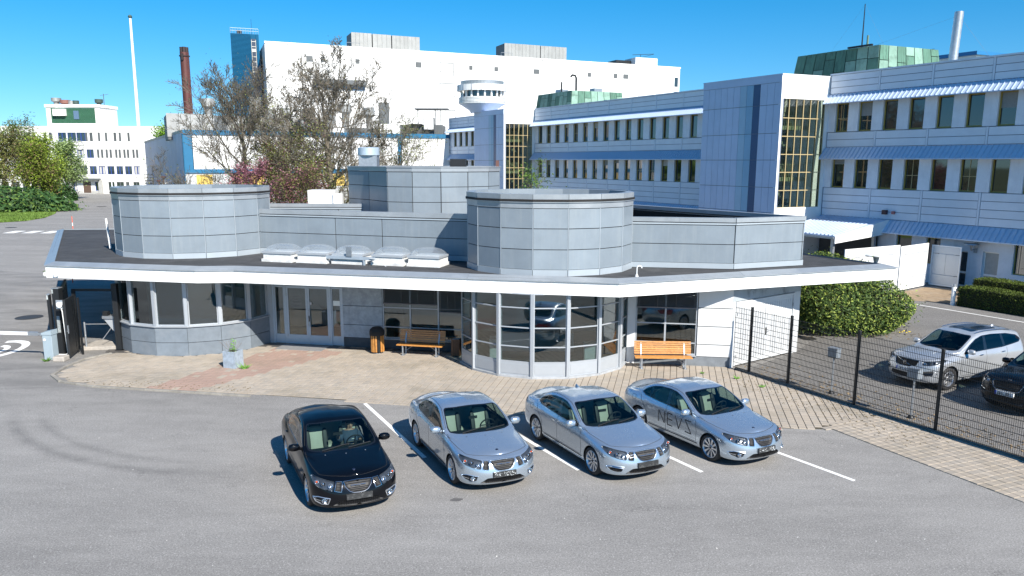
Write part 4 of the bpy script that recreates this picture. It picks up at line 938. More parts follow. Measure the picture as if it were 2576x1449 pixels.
for s in (.6, 1.42): m_.box(s, -.03, 22, s+.06, .04, 32.4, FT)
for k in range(9): z = 24+k*1.0; m_.box(.66, -.03, z, 1.42, .03, z+.1, FT)
m_.box(.66, -.03, 30.0, 1.42, .03, 30.6, FT)
m_.build('ladder', mat('cream_ladder', (.62,.6,.52), .6), BT)
m_ = MB()
for k in range(12): s = LT*k/11; m_.tube([FT @ Vector((s, -.3, 33.5)), FT @ Vector((s, -.3, 34.6))], .035, 4)
m_.tube([FT @ Vector((0, -.3, 34.6)), FT @ Vector((LT, -.3, 34.6))], .035, 4); m_.tube([FT @ Vector((0, -.3, 34.1)), FT @ Vector((LT, -.3, 34.1))], .03, 4); m_.tube([FT @ Vector((LT, -.3, 34.6)), FT @ Vector((LT, -5, 34.6))], .035, 4)
m_.build('railing', M_galv, BT); pbox('roof_box', M_black, BT, FT, LT-2.2, LT-1.2, -2, -1, 33.5, 34.3)
m_ = MB(); m_.tube([FT @ Vector((1.3, -1, 33.5)), FT @ Vector((1.3, -1, 36.6))], .03, 4); m_.build('antenna', M_black, BT)
# ---- brown chimney
CH = thing('chimney', 'tall rust brown steel chimney of bundled flues with a dark top', 'chimney', T(-58.6, 135))
M_rust = mat('rust_brown_steel', (.085, .028, .024), .55, .1, .12, .5); M_rustd = mat('sooty_steel', (.03, .02, .02), .7)
m_ = MB(); m_.lathe([(.78, 0), (.76, 27.0)], 20, T(-58.6, 135)); m_.build('shaft', M_rust, CH, smooth=True)
for k in range(4):
    a = k*math.pi/2+.4; m_ = MB(); m_.lathe([(.34, 26.6), (.34, 27.9), (.28, 27.9)], 12, T(-58.6+.40*math.cos(a), 135+.40*math.sin(a))); m_.build('flue', M_rustd, CH, smooth=True)
m_ = MB(); m_.lathe([(.77, 26.3), (.92, 26.3), (.92, 26.45), (.77, 26.45)], 20, T(-58.6, 135)); m_.box(-58.75, 134.0, 25.6, -58.45, 134.3, 26.7); m_.build('collar', M_rustd, CH)
# ---- warehouse with blue trim
WC = Vector((-43.3, 97.5, 0)); E1 = -ON.copy(); 
WHs = thing('warehouse', 'white warehouse with blue roof trim and a grey blue long side', 'warehouse', T(-40, 125))
FW1, LW1 = frame((WC.x+E1.x*37.8, WC.y+E1.y*37.8), (WC.x, WC.y))    # lit front
FW2, LW2 = frame((WC.x, WC.y), (WC.x+OD.x*68, WC.y+OD.y*68))         # shaded long side
M_trimb = mat('bright_blue_trim', (.008, .12, .24), .5, 0, .05, 2)
M_wside = mat('grey_blue_side_cladding', (.26, .35, .52), .45, .1, .12, .25)
MB().prism([(WC.x+.3, WC.y+.6), (WC.x+E1.x*37.5, WC.y+E1.y*37.5+.5), (WC.x+E1.x*37.5+OD.x*66, WC.y+E1.y*37.5+OD.y*66), (WC.x+OD.x*67+.3, WC.y+OD.y*67)], 0, 11.3).build('warehouse_core', M_hallj, WHs)
n = 12
for k in range(n): w = (LW1-1.1)/n; pbox('cladding_panel', M_hall, WHs, FW1, k*w+.03, (k+1)*w-.03, -.3, 0, 6.85, 11.33)
pbox('roof_trim', M_trimb, WHs, FW1, 0, LW1, -.3, .15, 11.35, 11.97); pbox('roof_trim', M_trimb, WHs, FW1, 0, LW1, -.3, .1, 6.3, 6.83)
pbox('corner_trim', M_trimb, WHs, FW1, LW1-1.05, LW1, -.3, .08, 6.84, 11.34); pbox('trim_strip', M_trimb, WHs, FW1, 7.4, 8.0, -.001, .06, 6.84, 11.34)
pbox('wall_base', M_hallj, WHs, FW1, 0, LW1, -.3, -.02, 0, 6.28)
M_ypan = mat('yellow_panel', (.62, .44, .10), .6, 0, .1, 1); M_wpan2 = mat('pale_glazing', (.5, .52, .52), .4, 0, .15, .6)
for k in range(14): pbox('window_panel', M_ypan if k % 3 != 1 else M_wpan2, WHs, FW1, LW1-1.2-(k+1)*2.2+.12, LW1-1.2-k*2.2-.12, -.02, .03, 4.5, 6.1)
n = 16
for k in range(n): w = LW2/n; pbox('side_panel', M_wside, WHs, FW2, k*w+.04, (k+1)*w-.04, -.3, 0.0, 0, 11.62)
pbox('roof_edge', M_steel, WHs, FW2, 0, LW2, -.35, .06, 11.63, 11.97); 
pbox('side_trim', M_trimb, WHs, FW2, 0, .8, 0.001, .08, 0, 11.4)
# spiral stair, outdoor steps and posts by the long side
def spiral(s, t, h, par):
    m_ = MB(); 
    for k in range(18):
        a = k*.6; m_.add([FW2 @ Vector((s+.9*math.cos(a+q)*r, t+.9*math.sin(a+q)*r, k*h/18)) for r, q in ((.1, 0), (1.1, 0), (1.1, .55), (.1, .55))], [(0,1,2,3)])
    m_.tube([FW2 @ Vector((s, t, 0)), FW2 @ Vector((s, t, h+1))], .08, 6)
    m_.tube([FW2 @ Vector((s+1.0*math.cos(k*.3), t+1.0*math.sin(k*.3), k*h/36+1)) for k in range(37)], .05, 4)
    for k in range(19): a = k*.6; m_.tube([FW2 @ Vector((s+1.0*math.cos(a), t+1.0*math.sin(a), k*h/18)), FW2 @ Vector((s+1.0*math.cos(a), t+1.0*math.sin(a), k*h/18+1))], .03, 3)
    m_.build('spiral_stair', M_galv, par)
spiral(11, 1.6, 4.3, WHs)
m_ = MB()
for k in range(9): z = .8+k*.55; m_.box(52+k*.0, .2, z, 55, 1.6, z+.06, FW2)
for s in (52, 53.5, 55): m_.box(s, 1.5, 0, s+.08, 1.6, 7.2, FW2)
m_.tube([FW2 @ Vector((52,1.6,.8)), FW2 @ Vector((55,1.6,5.2))], .06, 4); m_.build('fire_stair', M_black, WHs)
for i, (s, t, h) in enumerate(((6.0, 2.2, 5.6), (10.5, 2.4, 5.0))):
    m_ = MB(); q = FW2 @ Vector((s, t, 0)); m_.tube([q, q+Vector((0,0,h))], .11, 6); m_.box(q.x-.25, q.y-.2, h, q.x+.25, q.y+.2, h+.25)
    o = m_.build('lamp_post', mat('brown_post', (.09,.05,.045), .7)); tag(o, 'brown post standing against the shaded warehouse side, ' + ('nearer the corner' if i == 0 else 'beside the spiral stair'), 'post')
# roof structures on the warehouse
RB = subempty('roof_plant', WHs, T(-44, 108, 11.5), 'grey sheet metal plant room on the warehouse roof')
FR, LR = frame((-30, 118.5), (-50.2, 108.0)); 
pbox('plant_core', M_louv, RB, FR, .1, LR-.1, -9, -.1, 11, 14.6)
for k in range(14):
    w = LR/14
    if k == 9: pbox('opening', mat('rusty_recess', (.10,.04,.03), .8), RB, FR, k*w, (k+1)*w, -.6, -.5, 11.5, 14.4); continue
    pbox('sheet', M_steel, RB, FR, k*w+.03, (k+1)*w-.03, -.1, 0, 11.4, 14.75 if k > 9 else 14.6)
for x, y, r, h in ((-45.6, 112, .95, 17.1), (-38.6, 112, .9, 16.4), (-34.3, 112, .7, 15.7), (-26, 116, 1.0, 16.6), (-22.5, 117, .9, 16.2)):
    m_ = MB(); m_.lathe([(r*.55, 13), (r*.55, h-1.4), (r*.7, h-1.2), (r, h-1.15), (r, h), (r*.9, h), (0, h-.1)], 18, T(x, y)); m_.build('roof_fan', M_steel, WHs, smooth=True)
for x, y, w_, h in ((-39.5, 114, 1.4, 17.6), (-31.5, 114, 2.0, 15.8), (-36.2, 111, 1.2, 15.6), (-28.5, 115, 1.8, 15.9)):
    m_ = MB(); m_.box(x-w_/2, y, 13, x+w_/2, y+1.5, h); m_.build('roof_box', M_steel, WHs)
m_ = MB(); m_.tube([(-33, 118, 12), (-33, 118, 24)], .06, 5); m_.build('antenna', M_louv, WHs)
m_ = MB(); m_.box(-17, 112.5, 12, -10.6, 118, 13.4); q0 = -12.3
for x in (-14.2, -11.6): m_.tube([(x, 112, 12), (x, 112, 15.6)], .09, 4)
m_.box(-14.6, 111, 15.6, -9.6, 114, 15.75); m_.box(-15.3, 111, 13.4, -13.6, 113, 13.5); m_.box(-13.4, 112, 12.6, -11.8, 113, 14.4)
m_.build('roof_platform', M_louv, WHs)
m_ = MB(); m_.box(-13.3, 111.9, 12.7, -11.9, 111.99, 14.3); m_.build('white_panel', M_hall, WHs)
# ---- far left office
FO = thing('long_white_office', 'long white office at the road end with blue window frames and green roof room', 'building', T(-100, 182))
FF, LF = frame((-55, 178.5), (-140, 180.5)); M_ow = mat('white_render', (.74, .735, .71), .8, 0, .04, .3, dirt=.3, dirtcol=(.6,.59,.56), dscale=.3)
def fx(u): # picture column (of 2576) to distance along the wall
    t = (u-1288)/1830*1.03; x = t*178.6; return None
def s_of(u, Y=179.3):
    fw = 1855; x = (u-1288)/fw*Y*1.0; return (Vector((x, Y, 0)) - Vector((FF[0][3], FF[1][3], 0))).dot(Vector((FF[0][0], FF[1][0], 0)))
pbox('wall_core', M_ow, FO, FF, 0, LF, -14, -.35, 0, 15.9); pbox('parapet_cap', M_ow, FO, FF, 0, LF, -14, .12, 15.8, 16.15)
levels = [(.7, 2.85), (4.65, 6.65), (8.6, 10.65), (12.55, 14.65)]
zc = 0
for (z0, z1) in levels: pbox('wall_band', M_ow, FO, FF, 0, LF, -.35, 0, zc, z0); zc = z1
pbox('wall_band', M_ow, FO, FF, 0, LF, -.35, 0, zc, 15.8)
M_bframe = mat('royal_blue_frame', (.03, .06, .22), .5)
rowsW = {3: [(165,178),(193,201),(244,268) ], }
def fwin(u0, u1, lv, kind):
    s0, s1 = s_of(u1), s_of(u0); z0, z1 = levels[lv]
    Wd = subempty('window', FO, FF @ Matrix.Translation(((s0+s1)/2, 0, z0)))
    pbox('pane', rnd.choice([M_wg[1], M_wg[1], M_wg[1], M_wg[0], M_curt]) , Wd, FF, s0+.15, s1-.15, -.2, -.16, z0+.12, z1-.12)
    m_ = MB(); 
    for a, b in ((s0, s0+.15), (s1-.15, s1), ((s0+s1)/2-.12, (s0+s1)/2+.12)): m_.box(a, -.24, z0+.12, b, -.08, z1-.12, FF)
    m_.box(s0, -.24, z0, s1, -.08, z0+.12, FF); m_.box(s0, -.24, z1-.12, s1, -.08, z1, FF)
    m_.build('window_frame', M_bframe if kind else M_louv, Wd); return s0, s1
cols = {0: [(-100,-80),(-70,-50),(-40,-20),(-10,10),(18,38),(45,65),(72,92),(168,186,1),(232,251,1),(266,282),(287,306),(311,320),(330,346)],
        1: [(-90,-72),(-60,-42),(-30,-12),(0,18),(28,46),(56,74),(84,102),(112,130),(140,158),(166,184),(198,216),(222,240,1),(245,262,1),(267,285,1),(290,307,1),(312,330,1),(335,352,1)],
        2: [(-90,-76),(-60,-46),(-30,-16),(0,14),(28,42),(56,70),(84,98),(112,126),(140,154),(166,184,1),(194,212,1),(218,236,1),(244,250),(254,260),(266,272),(276,282),(290,296),(299,305),(311,317),(320,326),(334,340),(343,349)],
        3: [(-90,-82),(-76,-68),(-50,-42),(-36,-28),(-10,-2),(4,12),(30,38),(44,52),(70,78),(84,92),(112,120),(126,134),(149,170,1),(173,195,1),(196,218,1),(218,224),(229,237),(250,256),(268,274),(290,297),(303,309),(325,331)]}
for lv, cc in cols.items():
    e = 0; done = []
    for c in cc: done.append(fwin(c[0], c[1], lv, len(c) > 2))
    done.sort(); z0, z1 = levels[lv]
    for s0, s1 in done + [(LF, LF)]:
        if s0-e > .05: pbox('wall_pier', M_ow, FO, FF, e, s0, -.35, -.01, z0, z1)
        e = s1
s0, s1 = s_of(226), s_of(194)
ent = subempty('entrance', FO, FF @ Matrix.Translation(((s0+s1)/2, 1, 0)))
pbox('door_canopy', M_louv, ent, FF, s_of(248), s_of(178), 0, 1.3, 3.3, 3.7)
M_stone = mat('grey_stone_facing', (.38, .38, .36), .8, 0, .15, 1)
pbox('stone_facing', M_stone, ent, FF, s_of(252), s_of(243), 0, .5, 0, 3.28); pbox('stone_facing', M_stone, ent, FF, s_of(176), s_of(166), 0, .5, 0, 3.28)
pbox('stone_facing', M_stone, ent, FF, s_of(242), s_of(223), 0, .12, 0, .68); pbox('stone_facing', M_stone, ent, FF, s_of(200), s_of(177), 0, .12, 0, .68)
pbox('double_door', mat('bronze_door', (.10, .065, .045), .5), ent, FF, s_of(221), s_of(202), 0, .1, 0, 2.9); pbox('step', M_stone, ent, FF, s_of(245), s_of(186), .5, 1.8, 0, .2)
# badge relief of two wheels
m_ = MB()
for du in (0, 12):
    m_.lathe([(.9, 0), (1.1, 0), (1.1, .12), (.9, .12)], 20, FF @ Matrix.Translation((s_of(203-du), 0, 11.6)) @ Matrix.Rotation(R(-90), 4, 'X'), True)
m_.box(s_of(215), 0, 11.55, s_of(178), .1, 11.7, FF); m_.build('wall_relief', M_stone, FO)
# roof room
a, b = s_of(258), s_of(122)
pbox('roof_room', M_ow, FO, FF, a, b, -8, -.5, 16.16, 21.0); pbox('roof_room_cap', M_ow, FO, FF, a-.2, b+.2, -8.2, -.3, 20.6, 21.3)
n = 16
for k in range(n): pbox('green_board', mat('dark_green_board', (.03, .11, .06), .6, 0, .1, 1), FO, FF, a+1.2, b-1.2, -.5, -.42, 16.9+k*.22, 16.9+k*.22+.19)
pbox('roof_window', mat('blue_grey_pane', (.10,.16,.25), .2), FO, FF, s_of(205), s_of(192), -.42, -.3, 17.8, 19.8); pbox('blind_box', M_ow, FO, FF, s_of(174), s_of(143), -.42, .3, 18.6, 20.2)
for u, col_, h, r in ((134, 'g', 24.6, 1.1), (157, 'r', 24.1, 1.2), (173, 'g', 23.9, .8), (184, 'd', 24.0, .7), (243, 'd', 24.3, .9)):
    m_ = MB(); p = FF @ Vector((s_of(u), -3, 0)); h -= 1.6; m_.lathe([(r*.5, 21.2), (r*.6, h-1), (r, h-.8), (r, h), (0, h)], 14, T(p.x, p.y))
    m_.build('roof_fan', {'g': M_steel, 'r': mat('dull_red_fan', (.2,.09,.07), .7), 'd': mat('dark_green_fan', (.04,.07,.06), .7)}[col_], FO, smooth=True)
m_ = MB(); p = FF @ Vector((s_of(256), -3, 0)); m_.tube([(p.x, p.y, 17), (p.x, p.y, 24)], .08, 4); m_.tube([(p.x-.8, p.y, 23.6), (p.x+1.2, p.y, 23.9)], .05, 4); m_.tube([(p.x-.8, p.y, 20.6), (p.x+1.2, p.y, 20.6)], .05, 4); m_.build('antenna', M_louv, FO)
# ---- flagpole
FP = thing('flagpole', 'tall white flagpole rising behind the left drum', 'flagpole', T(-29.2, 58))
m_ = MB(); m_.tube([(-29.2, 58, 0), (-29.1, 58, 18.6)], [.20, .085], 12); m_.build('pole', M_white, FP, smooth=True)
m_ = MB(); m_.lathe([(0, 0), (.12, .02), (.16, .1), (.1, .22), (0, .26)], 12, T(-29.1, 58, 18.6)); m_.build('finial', mat('dark_green_bronze', (.05,.09,.08), .5), FP, smooth=True)
# ================================================================ STREET FURNITURE AND SMALL THINGS
# ---- wire mesh fence
FNC = thing('mesh_fence', 'black wire mesh fence with square posts running from the garage wall along the paving', 'fence', T(11.2, 22.9))
fp = [Vector((8.58, 27.42)), Vector((9.03, 26.78)), Vector((9.95, 25.28)), Vector((11.26, 22.95)), Vector((12.62, 20.65)), Vector((13.98, 18.33)), Vector((15.34, 16.0)), Vector((16.7, 13.7))]
M_wire = mat('black_coated_wire', (.012, .014, .015), .45, .3)
for i, p in enumerate(fp):
    if i:
        Fp = T(p.x, p.y, 0, R(-59.5)); pbox('post', M_black, FNC, Fp, -.035, .035, -.045, .045, 0, 2.52); pbox('post_cap', M_rubber, FNC, Fp, -.04, .04, -.05, .05, 2.521, 2.55)
for i in range(len(fp)-1):
    a, b = fp[i], fp[i+1]; F, L_ = frame((b.x, b.y), (a.x, a.y)); m_ = MB(); n = int(L_/.055)
    for k in range(n+1):
        s = .04+(L_-.08)*k/n; m_.box(s-.0038, -.0038, .05, s+.0038, .0038, 2.46, F)
    for k in range(13):
        z = .08+k*.195; m_.box(.02, .004, z-.005, L_-.02, .013, z+.005, F); m_.box(.02, -.013, z-.005, L_-.02, -.004, z+.005, F)
    tag(m_.build('mesh_panel', M_wire, FNC), None, None, None, 'stuff')
m_ = MB(); m_.prism([(8.6,27.2),(12.45,20.7),(16.6,13.7),(16.8,13.8),(12.68,20.82),(8.75,27.4)][::1], -.02, .06); o = m_.build('fence_kerb', mat('dark_kerb', (.12,.115,.10), .9, 0, .3, 5, .6, 40)); tag(o, None, None, None, 'structure')  # concrete edge below the fence, darker than the kerb stones
# ---- engine heater posts
def heater(x, y, label, rz):
    t = thing('heater_post', label, 'heater post', T(x, y, 0, rz), 'engine heater posts behind the fence', rigid=True); M0 = T(x, y, 0, rz)
    MB().tube([M0 @ Vector((0,0,0)), M0 @ Vector((0,0,1.3))], .035, 10).build('pole', M_galv, t, smooth=True)
    MB().lathe([(.11, 0), (.11, .03), (.06, .1), (.035, .1)], 14, M0).build('foot', M_black, t)
    m_ = MB(); m_.prism([(-.19,-.13),(.19,-.13),(.19,.13),(-.19,.13)], 1.28, 1.62, M=M0); m_.build('socket_box', mat('grey_box', (.20,.23,.26), .6, 0, .1, 4), t, bevel=.03)
    MB().box(-.195, -.132, 1.60, .195, .132, 1.635, M0).build('lid', M_galv, t)
heater(11.09, 24.28, 'grey heater post between the bush and the long fence bay, left of the silver estate', R(-50))
heater(12.53, 21.83, 'grey heater post standing in front of the silver estate car', R(-50))
# ---- benches
def bench(x, y, rz, w, label):
    M0 = T(x, y, PZ, rz); t = thing('park_bench', label, 'bench', M0, 'slatted benches by the gatehouse wall', rigid=True)
    for k in range(5): MB().box(-w/2, -.46+k*.092, .42, w/2, -.385+k*.092, .455, M0).build('seat_slat', M_wood, t)
    for k in range(6):
        z = .50+k*.083; yb = .02+k*.022
        MB().add([M0 @ Vector(p) for p in ((-w/2, yb, z), (w/2, yb, z), (w/2, yb+.018, z+.068), (-w/2, yb+.018, z+.068), (-w/2, yb+.03, z-.006), (w/2, yb+.03, z-.006), (w/2, yb+.048, z+.062), (-w/2, yb+.048, z+.062))], [(0,1,2,3),(7,6,5,4),(0,4,5,1),(1,5,6,2),(2,6,7,3),(3,7,4,0)]).build('back_slat', M_wood, t)
    for s in (-1, 1):
        xx = s*(w/2-.26); m_ = MB()
        m_.box(xx-.025, -.42, 0, xx+.025, -.36, .415, M0); m_.box(xx-.025, -.44, .36, xx+.025, .0, .415, M0)
        m_.add([M0 @ Vector(p) for p in ((xx-.024,.0,0),(xx+.024,.0,0),(xx+.024,.06,0),(xx-.024,.06,0),(xx-.024,-.02,.5),(xx+.024,-.02,.5),(xx+.024,.05,.5),(xx-.024,.05,.5),(xx-.024,.16,.98),(xx+.024,.16,.98),(xx+.024,.2,.97),(xx-.024,.2,.97))],
             [(0,1,5,4),(1,2,6,5),(2,3,7,6),(3,0,4,7),(4,5,9,8),(5,6,10,9),(6,7,11,10),(7,4,8,11),(8,9,10,11)])
        m_.box(xx-.07, -.47, 0, xx+.07, .1, .015, M0); m_.build('leg', M_galv, t)
        m_ = MB(); m_.tube([M0 @ Vector((xx, -.1, .12)), M0 @ Vector((xx-s*.42, -.1, .41))], .012, 5); m_.build('brace', M_galv, t)
    return t
bench(-3.72, 29.32, R(-10.3), 1.95, 'wooden slat bench in the roof shade between the two litter bins')
bench(5.88, 27.55, R(-2), 2.2, 'sunlit orange wooden bench right of the glazed bow')
# ---- litter bins
def bin_round(x, y):
    M0 = T(x, y, PZ); t = thing('litter_bin', 'tall round wooden slat litter bin with a black domed hood', 'litter bin', M0, rigid=True)
    MB().lathe([(.24, .06), (.26, .78), (.0, .78)], 20, M0).build('drum', M_black, t)
    for k in range(16):
        a = 2*math.pi*k/16; Mk = M0 @ Matrix.Rotation(a, 4, 'Z'); MB().box(.262, -.034, .08, .29, .034, .76, Mk).build('slat', M_wood if k % 4 != 1 else M_black, t)
    m_ = MB(); m_.lathe([(.30, .78), (.31, .80), (.31, .92), (.28, 1.02), (.18, 1.10), (0, 1.12)], 24, M0); m_.lathe([(.27,.765),(.30,.765),(.30,.779),(.27,.779)], 24, M0, True); m_.build('hood', M_rubber, t, smooth=True)
    MB().box(-.17, -.325, .84, .17, -.28, .95, M0).build('opening', M_joint, t)
    MB().lathe([(0, 0), (.2, 0), (.2, .03), (.1, .06), (0, .06)], 16, M0).build('foot', M_galv, t)
bin_round(-5.62, 29.5)
M0 = T(-2.28, 28.98, PZ, R(-10)); t = thing('ash_bin', 'small square wooden slat ash bin beside the glazed bow', 'bin', M0, rigid=True)
MB().box(-.15, -.15, .03, .15, .15, .72, M0).build('liner', M_black, t)
for s in range(4):
    for k in range(4): MB().box(-.155+k*.08, -.18, .05, -.09+k*.08, -.152, .74, M0 @ Matrix.Rotation(s*math.pi/2, 4, 'Z')).build('slat', mat('dark_wood', (.12,.055,.025), .6, 0, .2, 12), t)
MB().box(-.14, -.14, .722, .14, .14, .745, M0).build('ash_tray', M_galv, t)
# ---- planter with a sapling
M0 = T(-10.82, 27.35, PZ, R(-16)); t = thing('planter', 'square galvanised planter box on the paving before the left bow', 'planter', M0, rigid=True)
m_ = MB()
for s in range(4): m_.box(-.27, -.27, .0, .246, -.246, .66, M0 @ Matrix.Rotation(s*math.pi/2, 4, 'Z'))
m_.box(-.245, -.245, .02, .245, .245, .56, M0); m_.build('box', mat('mottled_zinc', (.36,.43,.50), .5, .3, .2, 6, dirt=.8, dirtcol=(.22,.26,.30), dscale=7), t)
MB().box(-.244, -.244, .561, .244, .244, .60, M0).build('soil', mat('dark_soil', (.03,.022,.015), .95, 0, .3, 20, .6, 40), t)
M_leafy = mat('fresh_green_leaf', (.12, .26, .04), .6, 0, .25, 9); M_twigd = mat('dry_twig', (.16,.12,.09), .9)
def leaves(m_, c, n, r, s, squash=1, up=.3):
    for _ in range(n):
        d = Vector((rnd.gauss(0,1), rnd.gauss(0,1), rnd.gauss(0,1))); d.normalize(); p = Vector(c) + Vector((d.x*r, d.y*r, d.z*r*squash))*rnd.random()**.4
        a = Vector((rnd.gauss(0,1), rnd.gauss(0,1), rnd.gauss(0,up))).normalized()*s*rnd.uniform(.6,1.3); b = a.orthogonal().normalized()*s*.45
        m_.add([p-a, p+b, p+a, p-b], [(0,1,2,3)])
SP = thing('sapling', 'small leafy sapling with dry twigs growing in the zinc planter', 'plant', M0, rigid=True)
m_ = MB(); 
for k in range(9):
    a = rnd.uniform(0, 6.28); q = [M0 @ Vector((.05*math.cos(a), .05*math.sin(a), .54))]
    for j in range(4): q.append(q[-1] + Vector((math.cos(a)*.09+rnd.uniform(-.04,.04)-.03, math.sin(a)*.06, .11)))
    m_.tube(q, .005, 4)
m_.build('twig', M_twigd, SP); m_ = MB(); leaves(m_, M0 @ Vector((.0,.02,.68)), 60, .16, .035); leaves(m_, M0 @ Vector((.05,.0,.92)), 60, .12, .035, 2); tag(m_.build('leaf', M_leafy, SP), None, None, None, 'stuff')
def weed(x, y, r, label, n=40, z=PZ):
    m_ = MB(); 
    for _ in range(n):
        a = rnd.uniform(0, 6.28); l = r*rnd.uniform(.5, 1.1); p = Vector((x+rnd.uniform(-.3,.3)*r, y+rnd.uniform(-.3,.3)*r, z)); d = Vector((math.cos(a)*l, math.sin(a)*l, l*rnd.uniform(.4,1))); w = d.orthogonal().normalized()*.012
        m_.add([p-w, p+w, p+d*.6+w, p+d], [(0,1,2,3)])
    o = m_.build('weed', M_leafy); tag(o, label, 'weed')
weed(-10.3, 27.1, .26, 'tuft of weeds at the right foot of the zinc planter', 50)
weed(8.3, 25.9, .14, 'green weed tuft in the paving joints nearest the first fence post'); weed(8.9, 24.9, .12, 'green weed tuft in the paving by the second fence post'); weed(7.2, 26.6, .09, 'tiny weed in the paving joints right of the sunlit bench')
weed(-18.6, 28.15, .2, 'weed growing at the foot of the grey barrier box', 40, 0)
# moss and dry weeds along the joints: nobody could count them
m_ = MB()
for _ in range(900):
    if rnd.random() < .22: x = rnd.uniform(-15.5, -9.0); y = 24.9 + (x+15)*-.11 + abs(rnd.gauss(0, .35))
    else:
        q = rnd.random(); x = 8.9+q*3.6+rnd.uniform(-1.6, .9)*.9; y = 26.2-q*6.2+rnd.uniform(-.9,.5)
    if not pin(x, y, pave_poly): continue
    u = x*ca+y*sa; u = round(u/sz)*sz if rnd.random() < .7 else u; v = -x*sa+y*ca; x, y = u*ca-v*sa, u*sa+v*ca
    s = rnd.uniform(.01, .028); a = rnd.uniform(0, 3.14); dx, dy = math.cos(a)*s, math.sin(a)*s
    m_.add([(x-dx, y-dy, PZ+.002), (x+dy, y-dx, PZ+.006), (x+dx, y+dy, PZ+.018), (x-dy, y+dx, PZ+.012)], [(0,1,2,3)])
tag(m_.build('joint_moss', mat('brown_moss', (.10, .075, .03), .95, 0, .4, 5)), None, None, None, 'stuff')
# ---- the entry gate on the left
bx, by = -18.62, 28.5
M0 = T(bx, by, 0, R(-6)); BB = thing('barrier_box', 'grey barrier housing with a sloping lid at the roadside', 'barrier', M0, rigid=True)
m_ = MB(); m_.box(-.2, -.16, 0, .2, .2, 1.02, M0); m_.build('housing', mat('pale_grey_blue_enamel', (.30,.37,.41), .45, 0, .05, 3), BB, bevel=.012)
m_ = MB(); m_.add([M0 @ Vector(p) for p in ((-.22,-.18,1.022),(.22,-.18,1.022),(.22,.22,1.022),(-.22,.22,1.022),(-.22,-.18,1.10),(.22,-.18,1.2),(.22,.22,1.22),(-.22,.22,1.12))], [(0,3,2,1),(4,5,6,7),(0,1,5,4),(1,2,6,5),(2,3,7,6),(3,0,4,7)]); m_.build('lid', mat('pale_grey_blue_enamel', (0,0,0)), BB)
m_ = MB(); m_.lathe([(0,0),(.05,0),(.05,.02),(0,.025)], 14, M0 @ Matrix.Translation((-.1,-.165,.82)) @ Matrix.Rotation(R(90),4,'X')); m_.build('round_lock', M_white, BB)
m_ = MB(); m_.add([M0 @ Vector(p) for p in ((-.2,.0,.85),(-.2,.12,.85),(-.55,.1,1.0),(-.55,.04,1.0),(-.2,.0,1.0),(-.2,.12,1.0),(-.55,.1,1.06),(-.55,.04,1.06))], [(0,1,2,3),(7,6,5,4),(0,3,7,4),(1,5,6,2),(3,2,6,7)])
m_.box(-.95,.02,.94,-.5,.14,1.08,M0); m_.build('arm_holder', M_galv, BB)
for k in range(10):
    x1 = -.9-k*.85; MB().box(x1-.85, .03, .95, x1-.004, .13, 1.07, M0).build('arm_section', mat('signal_red', (.55,.03,.04), .5) if k in (2, 5, 8) else M_white, BB)
def q3(x, y, z=0): return Vector((x, y, z))
# tall posts
for x, y, w, h, lb_ in ((-18.72, 29.45, .14, 2.74, 'thick black gate post with peeling stickers behind the barrier box'), (-19.15, 29.55, .06, 2.45, 'slim black gate post left of the thick post')):
    t = thing('gate_post', lb_, 'post', T(x, y)); m_ = MB(); m_.box(x-w, y-w, 0, x+w, y+w, h); m_.build('shaft', M_black, t); m_ = MB(); m_.box(x-w-.01, y-w-.01, h, x+w+.01, y+w+.01, h+.03); m_.build('cap', M_galv, t)
    m_ = MB(); m_.box(x-w-.002, y-w-.006, h-.2, x-w+.06, y-w-.001, h-.02); m_.box(x-w*.3, y-w-.006, .9, x+w*.6, y-w-.001, 1.6) if w > .1 else None; m_.build('sticker', mat('torn_sticker', (.30,.33,.33), .7, 0, .6, 30), t)
def bar_gate(A, B, h, label, name='sliding_gate'):
    F, L_ = frame(A, B); G = thing(name, label, 'gate', F @ Matrix.Translation((L_/2, 0, 0)))
    m_ = MB(); m_.box(0, -.05, .12, .08, .05, h, F); m_.box(L_-.08, -.05, .12, L_, .05, h, F); m_.box(.08, -.05, h-.1, L_-.08, .05, h, F); m_.box(.08, -.05, .12, L_-.08, .05, .25, F); m_.build('gate_frame', M_black, G)
    n = int(L_/.11)
    for k in range(1, n): pbox('bar', M_black, G, F, k*L_/n-.012, k*L_/n+.012, -.012, .012, .25, h-.1)
    return G
bar_gate((-18.75, 29.7), (-20.3, 32.6), 2.6, 'black barred sliding gate pushed back behind the thick gate post')
F, L_ = frame((-17.75, 29.2), (-18.6, 29.3)); G = thing('narrow_fence', 'narrow black wire mesh panel between gate post and open gate leaf', 'fence', F)
m_ = MB()
for k in range(11): m_.box(L_*k/10-.01, -.004, .1, L_*k/10+.01, .004, 2.3, F)
for k in range(12): m_.box(0, -.012, .15+k*.19, L_, -.004, .16+k*.19, F)
tag(m_.build('wire_mesh', M_wire, G), None, None, None, 'stuff'); pbox('post', M_black, G, F, -.03, .03, -.03, .03, 0, 2.4)
F, L_ = frame((-17.88, 28.5), (-18.2, 29.65)); G = thing('open_gate_leaf', 'black pedestrian gate leaf standing open with a silver lock plate', 'gate', F)
pbox('leaf', M_black, G, F, 0, L_, -.03, .03, .06, 2.42); pbox('leaf_rail', M_black, G, F, 0, .08, .031, .06, .06, 2.42); pbox('leaf_rail', M_black, G, F, L_-.08, L_, .031, .06, .06, 2.42)
m_ = MB(); m_.box(-.002, -.05, 1.05, .10, -.031, 1.38, F); m_.box(-.1, -.04, 1.15, .12, -.03, 1.18, F); m_.build('lock_plate', M_galv, G)
